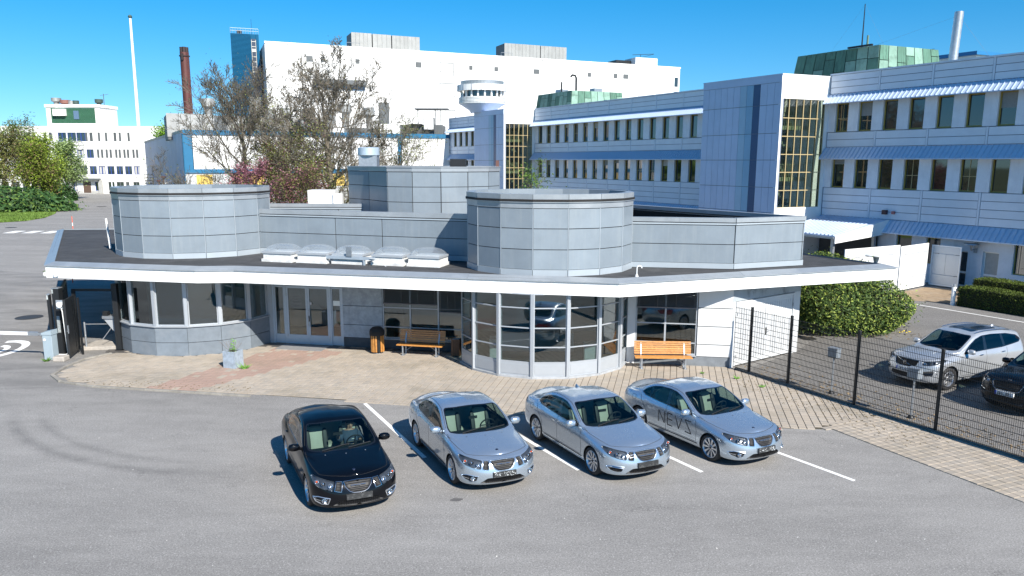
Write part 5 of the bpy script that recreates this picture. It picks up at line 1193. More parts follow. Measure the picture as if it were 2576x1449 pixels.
m_ = MB(); m_.box(-18.3, 28.05, 0, -17.85, 28.45, .2, None); o = m_.build('concrete_block', M_concrete, bevel=.02); tag(o, 'small beige concrete block at the foot of the open gate leaf', 'block')
# steps of concrete beneath the turnstile
m_ = MB(); m_.prism([(-18.2,29.75),(-16.6,30.0),(-16.3,33.5),(-18.2,33.5)], 0, .16); o = m_.build('concrete_step', M_concrete, bevel=.015); tag(o, None, None, None, 'structure')
t = thing('intercom', 'white intercom dish on a bent white pipe beside the open gate leaf', 'intercom', T(-18.15, 28.75), rigid=True)
MB().tube([(-18.55, 28.75, .12), (-18.15, 28.7, .12), (-18.06, 28.7, .2), (-18.15, 28.75, 1.9), (-18.2, 28.75, 2.1)], .022, 8).build('pipe', M_white, t, smooth=True)
MB().box(-18.38, 28.76, 2.0, -18.02, 28.79, 2.36).build('plate', M_galv, t); MB().lathe([(0,0),(.1,0),(.12,.08),(0,.1)], 16, T(-18.21,28.75,2.18) @ Matrix.Rotation(R(90),4,'X')).build('dish', M_white, t, smooth=True)
t = thing('steel_bollard', 'thin stainless steel bollard on the step inside the gate', 'bollard', T(-18.0, 29.9), rigid=True); MB().lathe([(.04,.1),(.04,1.2),(.0,1.22)], 12, T(-18.0, 29.9)).build('tube', M_galv, t, smooth=True)
t = thing('turnstile', 'grey turnstile cabinet with three steel arms beside the black portal', 'turnstile', T(-16.95, 30.4))
m_ = MB(); m_.add([(x, y, z) for x, y, z in ((-17.35,30.2,1.3),(-16.75,30.2,1.3),(-16.75,30.5,1.3),(-17.35,30.5,1.3),(-16.95,30.2,.75),(-16.75,30.2,.75),(-16.75,30.5,.75),(-16.95,30.5,.75))], [(0,1,2,3),(7,6,5,4),(0,4,5,1),(1,5,6,2),(2,6,7,3),(3,7,4,0)]); m_.build('cabinet', M_frame, t)
MB().box(-17.38,30.15,1.302,-16.75,30.55,1.42).build('lid', M_galv, t); MB().box(-17.36,30.18,1.422,-17.15,30.4,1.6).build('card_reader', M_black, t)
for a, b in (((-17.1,30.3,1.05),(-18.1,30.1,1.08)), ((-17.05,30.3,.95),(-17.3,29.9,.45)), ((-17.05,30.35,.95),(-17.2,30.8,.5))): MB().tube([a, b], .02, 6).build('arm', M_galv, t)
MB().box(-16.9,30.22,.16,-16.76,30.48,.75).build('stand', M_galv, t)
t = thing('portal', 'black steel portal frame over the pedestrian gate', 'portal', T(-17.3, 30.2))
m_ = MB(); m_.box(-16.72, 29.85, .0, -16.5, 30.05, 2.85); m_.build('post', M_black, t); m_ = MB(); m_.box(-18.45, 29.95, 0, -18.33, 30.05, 2.62); m_.build('post', M_black, t)
m_ = MB(); m_.box(-18.33, 29.96, 2.52, -16.72, 30.04, 2.62); m_.build('crossbar', M_black, t); m_ = MB(); m_.box(-16.76, 29.75, 0, -16.4, 30.1, .03); m_.build('foot_plate', M_galv, t)
t = thing('red_post', 'red and white marker post beside the left bow', 'post', T(-16.35, 30.15), rigid=True); MB().lathe([(.06,0),(.06,1.05)], 10, T(-16.38, 30.2)).build('lower_section', mat('faded_red_paint', (.30,.03,.03), .6), t); MB().lathe([(.06,1.051),(.06,1.35),(0,1.36)], 10, T(-16.38, 30.2)).build('upper_section', mat('faded_pink_paint', (.5,.25,.25), .6), t)
# snow markers
M_or = mat('orange_stick', (.75,.10,.03), .6)
for x, y, h, lb_ in ((-28.9, 47.2, 1.3, 'thin orange snow marker stick whose foot shows below the roof'), (-40.2, 66.5, 2.9, 'thin orange snow marker stick standing above the roof corner')):
    t = thing('snow_marker', lb_, 'marker', T(x, y), rigid=True); MB().lathe([(.035,0),(.03,h*.7)], 6, T(x, y)).build('stick', M_or, t); MB().lathe([(.036,h*.7+.001),(.036,h*.8)], 6, T(x, y)).build('reflector', M_white, t); MB().lathe([(.03,h*.8+.001),(.03,h),(0,h)], 6, T(x, y)).build('tip', M_or, t)
# ---- yard on the right: lamp, bollard, gravel, yellow flowers
t = thing('mushroom_lamp', 'flat mushroom lamp showing above the right end of the roof', 'lamp', T(18.9, 37.5), rigid=True)
MB().tube([(18.9,37.5,0),(18.9,37.5,2.75)], .05, 8).build('pole', M_galv, t, smooth=True); MB().lathe([(.08,2.7),(.16,3.05),(.1,3.1)], 16, T(18.9,37.5)).build('neck', M_frame, t, smooth=True); MB().lathe([(.1,3.08),(.54,3.12),(.56,3.17),(.3,3.25),(0,3.27)], 28, T(18.9,37.5)).build('shade', M_white, t, smooth=True)
t = thing('white_bollard', 'white round bollard at the left end of the clipped hedge', 'bollard', T(24.85, 40.3), rigid=True); MB().lathe([(.12,0),(.12,1.0),(.1,1.05),(0,1.06)], 16, T(24.85,40.3)).build('tube', M_white, t, smooth=True); MB().lathe([(.123,1.08),(.123,1.2),(0,1.22)], 16, T(24.85,40.3)).build('cap', M_galv, t)
sheet('gravel_bed', [(22.5,41.9),(25.0,40.9),(26.9,37.2),(33,33),(33,40),(28.5,45),(26.6,46.2),(23.9,44.3)], .014, mat('brown_gravel', (.22,.16,.10), .95, 0, .35, 3, .8, 30, dirt=.6, dirtcol=(.30,.28,.24), dscale=.6))
m_ = MB()
for k in range(7): m_.lathe([(0,0),(.04,.02),(.0,.05)], 6, T(18.3+rnd.uniform(-.3,.3), 33.2+rnd.uniform(-.2,.2), .05+rnd.uniform(0,.1)))
o = m_.build('flowers', mat('yellow_petal', (.8,.6,.02), .6)); tag(o, 'few small yellow flowers at the foot of the big bush', 'flowers', None, 'stuff')
# far left: park lamps and bollards along the road
for x, y, h, lb_ in ((-83.0, 136.0, 1.4, 'short white bollard at the far end of the lawn edge'), (-88.5, 140, 2.2, 'taller white bollard in the shade of the far trees')):
    t = thing('road_bollard', lb_, 'bollard', T(x, y), rigid=True); MB().lathe([(.18,0),(.18,h),(0,h+.02)], 10, T(x, y)).build('tube', M_white, t)
t = thing('park_lamp', 'thin park lamp with a flat shade among the juniper bushes', 'lamp', T(-86, 122), rigid=True); MB().tube([(-86,122,0),(-86,122,6.4)], .08, 6).build('pole', M_galv, t); MB().lathe([(0,6.4),(.9,6.5),(.3,6.8),(0,6.8)], 14, T(-86,122)).build('shade', M_louv, t)
# ================================================================ CARS
def pchip(X, Y, x):
    X = np.array(X, float); Y = np.array(Y, float); h = np.diff(X); d = np.diff(Y)/h; m = np.zeros_like(Y)
    m[0], m[-1] = d[0], d[-1]
    for i in range(1, len(X)-1):
        if d[i-1]*d[i] > 0:
            w1, w2 = 2*h[i]+h[i-1], h[i]+2*h[i-1]; m[i] = (w1+w2)/(w1/d[i-1]+w2/d[i])
    x = np.clip(x, X[0], X[-1]); i = np.clip(np.searchsorted(X, x, side='right')-1, 0, len(X)-2); t = (x-X[i])/h[i]
    return (2*t**3-3*t**2+1)*Y[i] + (t**3-2*t**2+t)*h[i]*m[i] + (-2*t**3+3*t**2)*Y[i+1] + (t**3-t**2)*h[i]*m[i+1]
def catmull(P, sub):
    """P: (K, ...) control points -> dense points"""
    K = len(P); out = []
    for k in range(K-1):
        p0 = P[k-1] if k else 2*P[0]-P[1]; p1 = P[k]; p2 = P[k+1]; p3 = P[k+2] if k+2 < K else 2*P[-1]-P[-2]
        for q in range(sub[k]):
            t = q/sub[k]; out.append(.5*((2*p1)+(-p0+p2)*t+(2*p0-5*p1+4*p2-p3)*t*t+(-p0+3*p1-3*p2+p3)*t**3))
    out.append(P[-1]); return np.array(out)
def shell_grid(sp):
    L = sp['L']; Ln, Lt = sp['Ln'], sp['Lt']
    a = np.linspace(0, 1, 56); s1 = Ln*(1-np.cos(a*math.pi/2)); s3 = L - Lt*(1-np.cos(np.linspace(1, 0, 46)*math.pi/2)); s2 = np.linspace(Ln, L-Lt, int((L-Ln-Lt)/.017))
    s = np.unique(np.round(np.concatenate([s1, s2, s3]), 5)); P = []
    un = np.clip(s/Ln, 0, 1); ut = np.clip((L-s)/Lt, 0, 1); p = sp.get('p', 2.2)
    fn = (1-(1-un)**p)**(1/p); ft = (1-(1-ut)**p)**(1/p)
    for (x0, x1, ys, zs) in sp['lines']:
        y = pchip(*zip(*ys), s)*fn*ft; z = pchip(*zip(*zs), s)
        x = s + x0*(1-un)**2 - x1*(1-ut)**2
        P.append(np.stack([x, y, z], 1))
    P = np.array(P); G = catmull(P, sp['sub']); G[:, 0, 1] = 0; G[:, -1, 1] = 0
    G[..., 1] = np.maximum(G[..., 1], 0); G[0, :, 1] = 0; G[-1, :, 1] = 0
    return G          # (T, S, 3)
def resample(poly, step=.012):
    out = []
    for i in range(len(poly)):
        a, b = np.array(poly[i], float), np.array(poly[(i+1) % len(poly)], float); n = max(1, int(np.hypot(*(b-a))/step)); out += [a+(b-a)*k/n for k in range(n)]
    return np.array(out)
def rounded(poly, r=.03, n=4):
    out = []; m = len(poly)
    for i in range(m):
        p0, p1, p2 = [np.array(poly[j % m], float) for j in (i-1, i, i+1)]
        a = p0-p1; b = p2-p1; la, lb_ = np.hypot(*a), np.hypot(*b); q = min(r, la*.45, lb_*.45)
        A, B = p1+a/la*q, p1+b/lb_*q
        for k in range(n+1): t = k/n; out.append((1-t)**2*A+2*t*(1-t)*p1+t*t*B)
    return out
def inpoly(pts, poly):
    x, y = pts[:, 0], pts[:, 1]; c = np.zeros(len(x), bool); n = len(poly)
    for i in range(n):
        x1, y1 = poly[i]; x2, y2 = poly[i-1]
        with np.errstate(divide='ignore', invalid='ignore'):
            c ^= ((y1 > y) != (y2 > y)) & (x < (x2-x1)*(y-y1)/(y2-y1+1e-12)+x1)
    return c
AX = {'xz': (0, 2), 'xy': (0, 1), 'yz': (1, 2)}
class Shell:
    def __init__(s, sp):
        G = shell_grid(sp); Tn, Sn = G.shape[:2]; s.G = G
        V = G.reshape(-1, 3).copy(); idx = np.arange(Tn*Sn).reshape(Tn, Sn)
        F = np.stack([idx[:-1, :-1], idx[:-1, 1:], idx[1:, 1:], idx[1:, :-1]], -1).reshape(-1, 4)
        Tq = np.repeat(np.arange(Tn-1), Sn-1); s.reg = np.zeros(len(F), int); s.names = ['body']
        du = np.gradient(G, axis=1); dv = np.gradient(G, axis=0); N = np.cross(du.reshape(-1, 3), dv.reshape(-1, 3)); ln = np.linalg.norm(N, axis=1, keepdims=True); N = N/np.maximum(ln, 1e-9)
        if (N[:, 1]).mean() < 0: N = -N
        s.V, s.F, s.N, s.Tq = V, F, N, Tq; s.cell = .02
        cum = np.cumsum([0]+list(sp['sub'])); s.cum = cum; s.tv = np.repeat(np.arange(Tn), Sn)
    def region(s, name, poly, ax, kr=(0, 99), cond=None, reg_from=None):
        i, j = AX[ax]; t0 = s.cum[max(0, kr[0])]; t1 = s.cum[min(len(s.cum)-1, kr[1])]
        P = resample(poly, .006)
        C = s.V[s.F].mean(1); f = inpoly(C[:, [i, j]], P) & (s.Tq >= t0) & (s.Tq < t1)
        if cond is not None: f &= cond(C)
        if reg_from is not None: f &= np.isin(s.reg, reg_from)
        # crisp outline: the vertices on the border of the region slide along the surface onto the outline
        inn = np.zeros(len(s.V), bool); out = np.zeros(len(s.V), bool); inn[s.F[f]] = True; out[s.F[~f]] = True
        for _ in range(2):
            I = np.where(inn & out & (s.V[:, 1] > 1e-4))[0]
            if not len(I): break
            D = s.V[I][:, [i, j]][:, None, :] - P[None]; dd = (D**2).sum(-1); q = dd.argmin(1); dl = P[q] - s.V[I][:, [i, j]]; dm = np.sqrt(dd[np.arange(len(I)), q])
            n = s.N[I]; k3 = 3-i-j; nk = n[:, k3]; ok = (np.abs(nk) > .15) & (dm < .035)
            I = I[ok]; dl = dl[ok]; n = n[ok]; nk = nk[ok]
            s.V[I, i] += dl[:, 0]; s.V[I, j] += dl[:, 1]; s.V[I, k3] -= (n[:, i]*dl[:, 0]+n[:, j]*dl[:, 1])/nk
            break
        s.names.append(name); s.reg[f] = len(s.names)-1; return len(s.names)-1
    def bvh(s):
        V = [tuple(v) for v in s.V] + [(v[0], -v[1], v[2]) for v in s.V]; n = len(s.V)
        F = [tuple(int(q) for q in f) for f in s.F]; F = F + [tuple(q+n for q in reversed(f)) for f in F]
        s.B = BVHTree.FromPolygons(V, F)
    def mesh(s, regs, name, mat_, recess=0, both=True, side=1, keep=None, thick=0):
        sel = np.isin(s.reg, regs); F = s.F[sel]
        if keep is not None: F = F[keep(s.V[F].mean(1))]
        if len(F) == 0: return None
        ids, inv = np.unique(F, return_inverse=True); F2 = inv.reshape(-1, 4); V = s.V[ids].copy()
        if recess:
            e = {}
            for f in F2:
                for a in range(4): k = tuple(sorted((f[a], f[(a+1) % 4]))); e[k] = e.get(k, 0)+1
            bd = np.zeros(len(V), bool)
            for k, c in e.items():
                if c == 1: bd[list(k)] = True
            bd &= ~(V[:, 1] < 1e-4); V[~bd] -= s.N[ids][~bd]*recess
        vs, fs = [], []
        if both or side > 0: vs += [tuple(v) for v in V]; fs += [tuple(int(q) for q in f) for f in F2]
        if both or side < 0: b = len(vs); vs += [(v[0], -v[1], v[2]) for v in V]; fs += [tuple(int(q)+b for q in reversed(f)) for f in F2]
        me = bpy.data.meshes.new(name); me.from_pydata(vs, [], fs); bm = bmesh.new(); bm.from_mesh(me)
        bmesh.ops.remove_doubles(bm, verts=bm.verts, dist=.0004); bmesh.ops.recalc_face_normals(bm, faces=bm.faces)
        bm.to_mesh(me); bm.free()
        for p in me.polygons: p.use_smooth = True
        if mat_: me.materials.append(mat_)
        return me
    def hit(s, ax, a, b, sgn=1):
        if ax == 'side': o, d = Vector((a, 3*sgn, b)), Vector((0, -sgn, 0))
        elif ax == 'front': o, d = Vector((-2, a, b)), Vector((1, 0, 0))
        else: o, d = Vector((a, b, 4)), Vector((0, 0, -1))
        p, n, i, dist = s.B.ray_cast(o, d)
        if p is None: return None, None
        if n.dot(d) > 0: n = -n
        return p, n
    def path(s, ax, pts, sgn=1, step=.03, closed=False):
        out = []; pts = list(pts) + ([pts[0]] if closed else [])
        for (a, b) in zip(pts[:-1], pts[1:]):
            n = max(1, int(math.hypot(b[0]-a[0], b[1]-a[1])/step))
            for k in range(n): out.append(s.hit(ax, a[0]+(b[0]-a[0])*k/n, a[1]+(b[1]-a[1])*k/n, sgn))
        out.append(s.hit(ax, *pts[-1], sgn)); return [(p, n) for p, n in out if p is not None]
    def ribbon(s, m_, ax, pts, w, off=.002, sgn=1, closed=False):
        pp = s.path(ax, pts, sgn, .025, closed)
        if len(pp) < 2: return
        vs = []; 
        for i, (p, n) in enumerate(pp):
            t = (pp[min(i+1, len(pp)-1)][0]-pp[max(i-1, 0)][0]); t = t - n*t.dot(n)
            if t.length < 1e-6: t = n.orthogonal()
            sd = n.cross(t.normalized())*w/2; vs += [p+n*off-sd, p+n*off+sd]
        m_.add(vs, [(2*i, 2*i+1, 2*i+3, 2*i+2) for i in range(len(pp)-1)])
    def rod(s, m_, ax, pts, r, off=.004, sgn=1, closed=False, n=5):
        pp = s.path(ax, pts, sgn, .04, closed)
        if len(pp) > 1: m_.tube([p+nn*off for p, nn in pp], r, n)
def paint(name, col, metal, rough, flake=0):
    m = bpy.data.materials.new(name); m.use_nodes = True; N = m.node_tree.nodes; L = m.node_tree.links; b = N['Principled BSDF']
    b.inputs['Metallic'].default_value = metal; b.inputs['Roughness'].default_value = rough; b.inputs['Coat Weight'].default_value = 1; b.inputs['Coat Roughness'].default_value = .03
    g = N.new('ShaderNodeNewGeometry'); mx = N.new('ShaderNodeMix'); mx.data_type = 'RGBA'; mx.inputs['A'].default_value = (*col, 1); mx.inputs['B'].default_value = (.02, .02, .022, 1)
    L.new(g.outputs['Backfacing'], mx.inputs['Factor'])
    if flake:
        tc = N.new('ShaderNodeTexCoord'); no = N.new('ShaderNodeTexNoise'); no.inputs['Scale'].default_value = 3; no.inputs['Detail'].default_value = 5; L.new(tc.outputs['Object'], no.inputs['Vector'])
        r = N.new('ShaderNodeMapRange'); r.inputs[3].default_value = rough-.05; r.inputs[4].default_value = rough+.08; L.new(no.outputs[0], r.inputs[0]); L.new(r.outputs[0], b.inputs['Roughness'])
    L.new(mx.outputs['Result'], b.inputs['Base Color']); _mats[name] = m; return m
P_silver = paint('ice_blue_silver_paint', (.48, .56, .64), .78, .24, 1)
P_black = paint('black_paint', (.002, .0025, .004), .0, .3); P_black.node_tree.nodes['Principled BSDF'].inputs['Specular IOR Level'].default_value = .05; P_black.node_tree.nodes['Principled BSDF'].inputs['Coat Weight'].default_value = .6
P_white = paint('silver_white_paint', (.46, .485, .51), .5, .3, 1)
M_cglass = glass('car_glass', (.70, .88, .84), .70, .01, 1.0, 1.5)
M_dglass = glass('dark_car_glass', (.25, .28, .28), .25, .01, 1.0, 1.6)
M_chrome = mat('chrome', (.62, .65, .68), .16, 1)
M_satin = mat('satin_alloy', (.62, .64, .67), .28, .85, .05, 8)
M_gloss = mat('gloss_black_trim', (.008, .008, .009), .15, 0, coat=.6)
M_dkpl = mat('dark_plastic', (.018, .018, .019), .6, 0, .1, 30)
M_lens = glass('clear_lens', (.95, .97, 1), .93, .01, 1.0, 1.4)
M_lamp = mat('lamp_housing', (.10, .11, .12), .3, .6)
M_leather = mat('cream_leather', (.40, .385, .33), .5, 0, .06, 8)
M_leatherd = mat('dark_leather', (.02, .02, .022), .55)
M_dash = mat('dark_dashboard', (.022, .026, .028), .6, 0, .1, 15)
M_red = mat('red_lens', (.35, .01, .01), .15, coat=.5)
M_amber = mat('amber_lens', (.55, .10, .03), .2, coat=.5)
M_plate = mat('scuffed_plate_holder', (.022, .023, .024), .5, 0, .2, 40, .6, 60, dirt=.8, dirtcol=(.12,.125,.125), dscale=14)
def wheel(par, x, y, z, r, w, side, spokes=10, M=None, rim_m=None, rr=.70):
    """side = +1: face towards +y"""
    Mx = M @ Matrix.Translation((x, y, z)) @ Matrix.Rotation(R(-90*side), 4, 'X')   # lathe z -> outward y
    Wh = subempty('wheel', par, Mx); ri = r*rr
    key = ('wh', r, w, spokes, rr)
    if key not in _bc:
        t = MB(); t.lathe([(ri, -w/2), (r-.03, -w/2), (r-.006, -w/2+.02), (r, -w/2+.045), (r, w/2-.045), (r-.006, w/2-.02), (r-.03, w/2-.002), (ri+.03, w/2+.004), (ri, w/2-.008)], 40)
        g = MB(); 
        rim = MB(); rim.lathe([(ri-.001, -w/2+.01), (ri-.001, w/2-.012), (ri-.014, w/2-.006), (ri-.024, w/2-.02), (ri-.03, -w/2+.01)], 40)
        rim.lathe([(0, w/2-.035), (.055, w/2-.035), (.07, w/2-.045), (.07, w/2-.10)], 16)
        for k in range(spokes):
            a = 2*math.pi*k/spokes; c, s_ = math.cos(a), math.sin(a); pr = Vector((-s_, c, 0)); d = Vector((c, s_, 0)); r0, r1 = .055, ri-.018; w0, w1 = .016, .026 if spokes > 8 else .034
            tw = .35
            pts = []
            for rr_, ww, zz in ((r0, w0, w/2-.045), ((r0+r1)*.5, (w0+w1)*.45, w/2-.032), (r1, w1, w/2-.022)):
                pts += [d*rr_-pr*ww+Vector((0,0,zz)), d*rr_+pr*ww+Vector((0,0,zz)), d*rr_+pr*ww*1.1+Vector((0,0,zz-.035)), d*rr_-pr*ww*1.1+Vector((0,0,zz-.035))]
            f = []
            for q in range(2):
                for e in range(4): f.append((q*4+e, q*4+(e+1) % 4, q*4+4+(e+1) % 4, q*4+4+e))
            rim.add(pts, f+[(8,9,10,11)])
        hub = MB(); hub.lathe([(0, w/2-.028), (.028, w/2-.028), (.032, w/2-.036)], 14)
        for k in range(5): a = 2*math.pi*k/5; hub.lathe([(0, w/2-.03), (.009, w/2-.03), (.009, w/2-.045)], 6, T(.052*math.cos(a), .052*math.sin(a)))
        disc = MB(); disc.lathe([(0, -.02), (ri*.78, -.02), (ri*.78, -.045), (0, -.045)], 28); disc.lathe([(ri*.8, -.06), (ri-.03, -.06), (ri-.03, -.07), (ri*.8, -.07)], 28)
        back = MB(); back.lathe([(0, -.075), (ri-.02, -.075)], 28)
        _bc[key] = (t.mesh('tyre', M_rubber, True), rim.mesh('rim', rim_m or M_satin, True), hub.mesh('hub_cap', M_dkpl, True), disc.mesh('brake_disc', mat('brake_steel', (.16,.16,.16), .5, .6), True), back.mesh('back_plate', M_dkpl))
    for me, nm in zip(_bc[key], ('tyre', 'rim', 'hub_cap', 'brake_disc', 'back_plate')): link(nm, me, Wh, Mx)
    return Wh
def ell(m_, c, rx, ry, rz, n=14, M=None, pw=1.0):
    vs = []; 
    for i in range(n+1):
        th = math.pi*i/n
        for j in range(n):
            ph = 2*math.pi*j/n; f = lambda v: math.copysign(abs(v)**pw, v)
            q = Vector((c[0]+rx*f(math.sin(th))*f(math.cos(ph)), c[1]+ry*f(math.sin(th))*f(math.sin(ph)), c[2]+rz*f(math.cos(th)))); vs.append(M @ q if M is not None else q)
    m_.add(vs, [(i*n+j, (i+1)*n+j, (i+1)*n+(j+1) % n, i*n+(j+1) % n) for i in range(n) for j in range(n)]); return m_
# ---- the sedan shell: ten lines from the bottom centre over the side to the roof centre
SED = dict(L=4.647, Ln=.60, Lt=.55, p=2.5, sub=[2, 4, 9, 9, 8, 8, 12, 13, 13, 9], lines=[
 (.16, .22, [(0,.0),(4.65,.0)], [(0,.20),(4.65,.24)]),
 (.10, .16, [(0,.70),(.93,.74),(3.6,.74),(4.65,.66)], [(0,.19),(.9,.19),(3.7,.20),(4.3,.24),(4.65,.26)]),
 (.025, .10, [(0,.80),(.5,.85),(2.3,.855),(3.6,.86),(4.65,.80)], [(0,.245),(.6,.25),(3.7,.26),(4.65,.33)]),
 (.0, .03, [(0,.835),(.5,.875),(.93,.885),(1.5,.872),(2.9,.874),(3.6,.885),(4.2,.87),(4.65,.82)], [(0,.42),(4.65,.46)]),
 (.03, .0, [(0,.84),(.5,.88),(.93,.886),(1.5,.876),(2.9,.878),(3.6,.888),(4.2,.87),(4.65,.83)], [(0,.555),(.9,.57),(4.65,.62)]),
 (.085, .03, [(0,.81),(.5,.862),(.93,.884),(1.5,.880),(2.9,.882),(3.6,.890),(4.2,.862),(4.65,.80)], [(0,.66),(.5,.68),(.9,.705),(1.5,.76),(2.9,.815),(3.7,.835),(4.65,.82)]),
 (.16, .06, [(0,.75),(.5,.785),(.93,.81),(1.3,.825),(1.7,.836),(2.9,.836),(3.6,.830),(4.2,.79),(4.65,.71)], [(0,.715),(.3,.75),(.6,.795),(.93,.84),(1.3,.88),(1.7,.905),(2.3,.925),(2.9,.94),(3.4,.96),(3.8,.975),(4.2,.97),(4.65,.93)]),
 (.22, .08, [(0,.62),(.6,.66),(.93,.69),(1.25,.755),(1.48,.812),(1.8,.80),(2.15,.768),(2.6,.755),(3.1,.755),(3.5,.762),(3.9,.755),(4.2,.71),(4.65,.60)], [(0,.738),(.3,.775),(.6,.82),(.93,.868),(1.25,.905),(1.5,.93),(1.8,1.02),(2.15,1.12),(2.6,1.16),(3.0,1.155),(3.35,1.12),(3.7,1.05),(3.95,1.01),(4.3,1.0),(4.65,.965)]),
 (.26, .08, [(0,.46),(.6,.50),(.93,.56),(1.2,.68),(1.40,.776),(1.6,.765),(1.9,.715),(2.2,.668),(2.6,.648),(3.0,.642),(3.3,.648),(3.65,.672),(3.95,.67),(4.2,.60),(4.65,.48)], [(0,.748),(.3,.79),(.6,.835),(.93,.885),(1.2,.92),(1.42,.952),(1.6,1.04),(1.9,1.20),(2.2,1.325),(2.45,1.362),(2.75,1.372),(3.05,1.352),(3.3,1.30),(3.6,1.185),(3.88,1.075),(4.05,1.045),(4.4,1.045),(4.65,1.01)]),
 (.29, .08, [(0,.22),(.93,.27),(1.5,.38),(2.2,.36),(3.4,.32),(3.9,.34),(4.65,.24)], [(0,.754),(.3,.80),(.6,.848),(.93,.90),(1.2,.938),(1.34,.955),(1.55,1.055),(1.85,1.21),(2.1,1.335),(2.3,1.392),(2.65,1.42),(3.0,1.41),(3.25,1.36),(3.55,1.235),(3.85,1.11),(4.02,1.075),(4.4,1.08),(4.65,1.045)]),
 (.30, .08, [(0,0),(4.65,0)], [(0,.756),(.3,.803),(.6,.852),(.93,.905),(1.2,.945),(1.30,.962),(1.5,1.055),(1.8,1.215),(2.05,1.345),(2.25,1.405),(2.6,1.436),(3.0,1.428),(3.25,1.375),(3.55,1.25),(3.85,1.125),(4.02,1.085),(4.4,1.092),(4.65,1.06)]),
])
def mirror_x(poly): return [(-a, b) for a, b in poly]
def car(kind, label, M, paint_m, opts, sh, S_):
    """sh = Shell with regions; S_ = spec"""
    C_ = thing('parked_car', label, 'car', M, opts.get('group'), metric=True)
    def add(me, name, par=None, lab=None):
        if me is None: return None
        o = link(name, me, par or C_, M)
        if lab: o['label'] = lab
        return o
    def part(mb, name, m, par=None, smooth=True):
        if not mb.v: return None
        for i, v in enumerate(mb.v): pass
        return link(name, mb.mesh(name, m, smooth), par or C_, M)
    nm = {n: i for i, n in enumerate(sh.names)}
    key = ('body', kind, paint_m.name)
    if key not in _bc: _bc[key] = sh.mesh([0], 'body', paint_m)
    body = add(_bc[key], 'body')
    def shared(k, f):
        kk = (kind, k)
        if kk not in _bc: _bc[kk] = f()
        return _bc[kk]
    gl = M_cglass
    add(shared('ws', lambda: sh.mesh([nm['windscreen']], 'windscreen', M_cglass)), 'windscreen')
    if 'rear_window' in nm: add(shared('rw', lambda: sh.mesh([nm['rear_window']], 'rear_window', opts.get('rear_glass', M_cglass))), 'rear_window')
    for sd in (1, -1):
        for w in ('front_window', 'back_window', 'quarter_window'):
            if w in nm: add(shared((w, sd), lambda w=w, sd=sd: sh.mesh([nm[w]], 'side_window', opts.get('rear_glass', M_cglass) if w != 'front_window' else M_cglass, both=False, side=sd)), 'side_window')
        if 'dlo' in nm: add(shared(('dlo', sd), lambda sd=sd: sh.mesh([nm['dlo']], 'window_surround', M_gloss, both=False, side=sd)), 'window_surround')
    if 'ws_edge' in nm: add(shared('wse', lambda: sh.mesh([nm['ws_edge']], 'windscreen_seal', M_gloss)), 'windscreen_seal')
    if 'sunroof' in nm: add(shared('sunr', lambda: sh.mesh([nm['sunroof']], 'sunroof', M_gloss)), 'sunroof')
    if 'under' in nm: add(shared('und', lambda: sh.mesh([nm['under']], 'underbody', M_dkpl)), 'underbody')
    if 'tail' in nm:
        for sd in (1, -1): add(shared(('tail', sd), lambda sd=sd: sh.mesh([nm['tail']], 'tail_light', M_red, both=False, side=sd)), 'tail_light')
    # headlights: clear lens over a recessed housing with three reflectors
    for sd in (1, -1):
        hl = subempty('headlight', C_, M @ Matrix.Translation((.45, .66*sd, .70)))
        add(shared(('lens', sd), lambda sd=sd: sh.mesh([nm['headlight']], 'lens', M_lens, both=False, side=sd)), 'lens', hl)
        add(shared(('hous', sd), lambda sd=sd: sh.mesh([nm['headlight']], 'housing', M_lamp, recess=.045, both=False, side=sd)), 'housing', hl)
        m_ = MB(); m2 = MB(); m3 = MB()
        for q, (yy, zz, r_) in enumerate(S_['lamps']):
            p, n = sh.hit('front', yy*sd, zz)
            if p is None: continue
            Mq = Matrix.Translation(p + Vector((.022, 0, 0))) @ Matrix.Rotation(R(-90), 4, 'Y')
            m_ = MB(); tgt = m_ if q != 1 else m2
            tgt.lathe([(r_, .012), (r_*.8, -.006), (r_*.45, -.016), (0, -.018)], 14, Mq)
            m_.lathe([(r_*1.05, .008), (r_*1.05, .016), (r_*.95, .016), (r_*.95, .008)], 14, Mq, True)
            if q == 2: m3.lathe([(r_*.5, .008), (r_*.35, .018), (0, .02)], 8, Mq)
            if q == 1: m_.lathe([(0, .012), (r_*.45, .004), (r_*.5, -.004)], 10, Mq)
            part(m_, 'reflector', M_chrome, hl)
        part(m2, 'projector', M_gloss, hl); part(m3, 'indicator', M_amber, hl)
    # grilles
    for g_ in ('grille', 'lower_grille'):
        if g_ in nm:
            gp = add(shared(g_, lambda g_=g_: sh.mesh([nm[g_]], g_, M_dkpl, recess=.035)), g_)
    for sd in (1, -1):
        for g_ in ('side_grille', 'fog_recess'):
            if g_ in nm: add(shared((g_, sd), lambda g_=g_, sd=sd: sh.mesh([nm[g_]], g_, M_dkpl, recess=.03, both=False, side=sd)), g_)
    # grille frames and bars
    fr = MB(); bars = MB(); 
    fm = opts.get('frame_r', .0065)
    for pl, cl in S_['chrome_loops']:
        for sd in ((1, -1) if cl == 'pair' else (1,)):
            pts = pl if sd == 1 else mirror_x(pl); sh.rod(fr, 'front', pts, fm, .003, closed=True, n=6)
    part(fr, 'chrome_frame', opts.get('frame_m', M_chrome))
    for (y0, y1, z, r_) in S_['bars']:
        sh.rod(bars, 'front', [(y0, z), (y1, z)], r_, -.012, n=4)
        if y0 > 0: sh.rod(bars, 'front', [(-y0, z), (-y1, z)], r_, -.012, n=4)
    tag(part(bars, 'grille_bar', M_gloss), None, None, None, 'stuff')
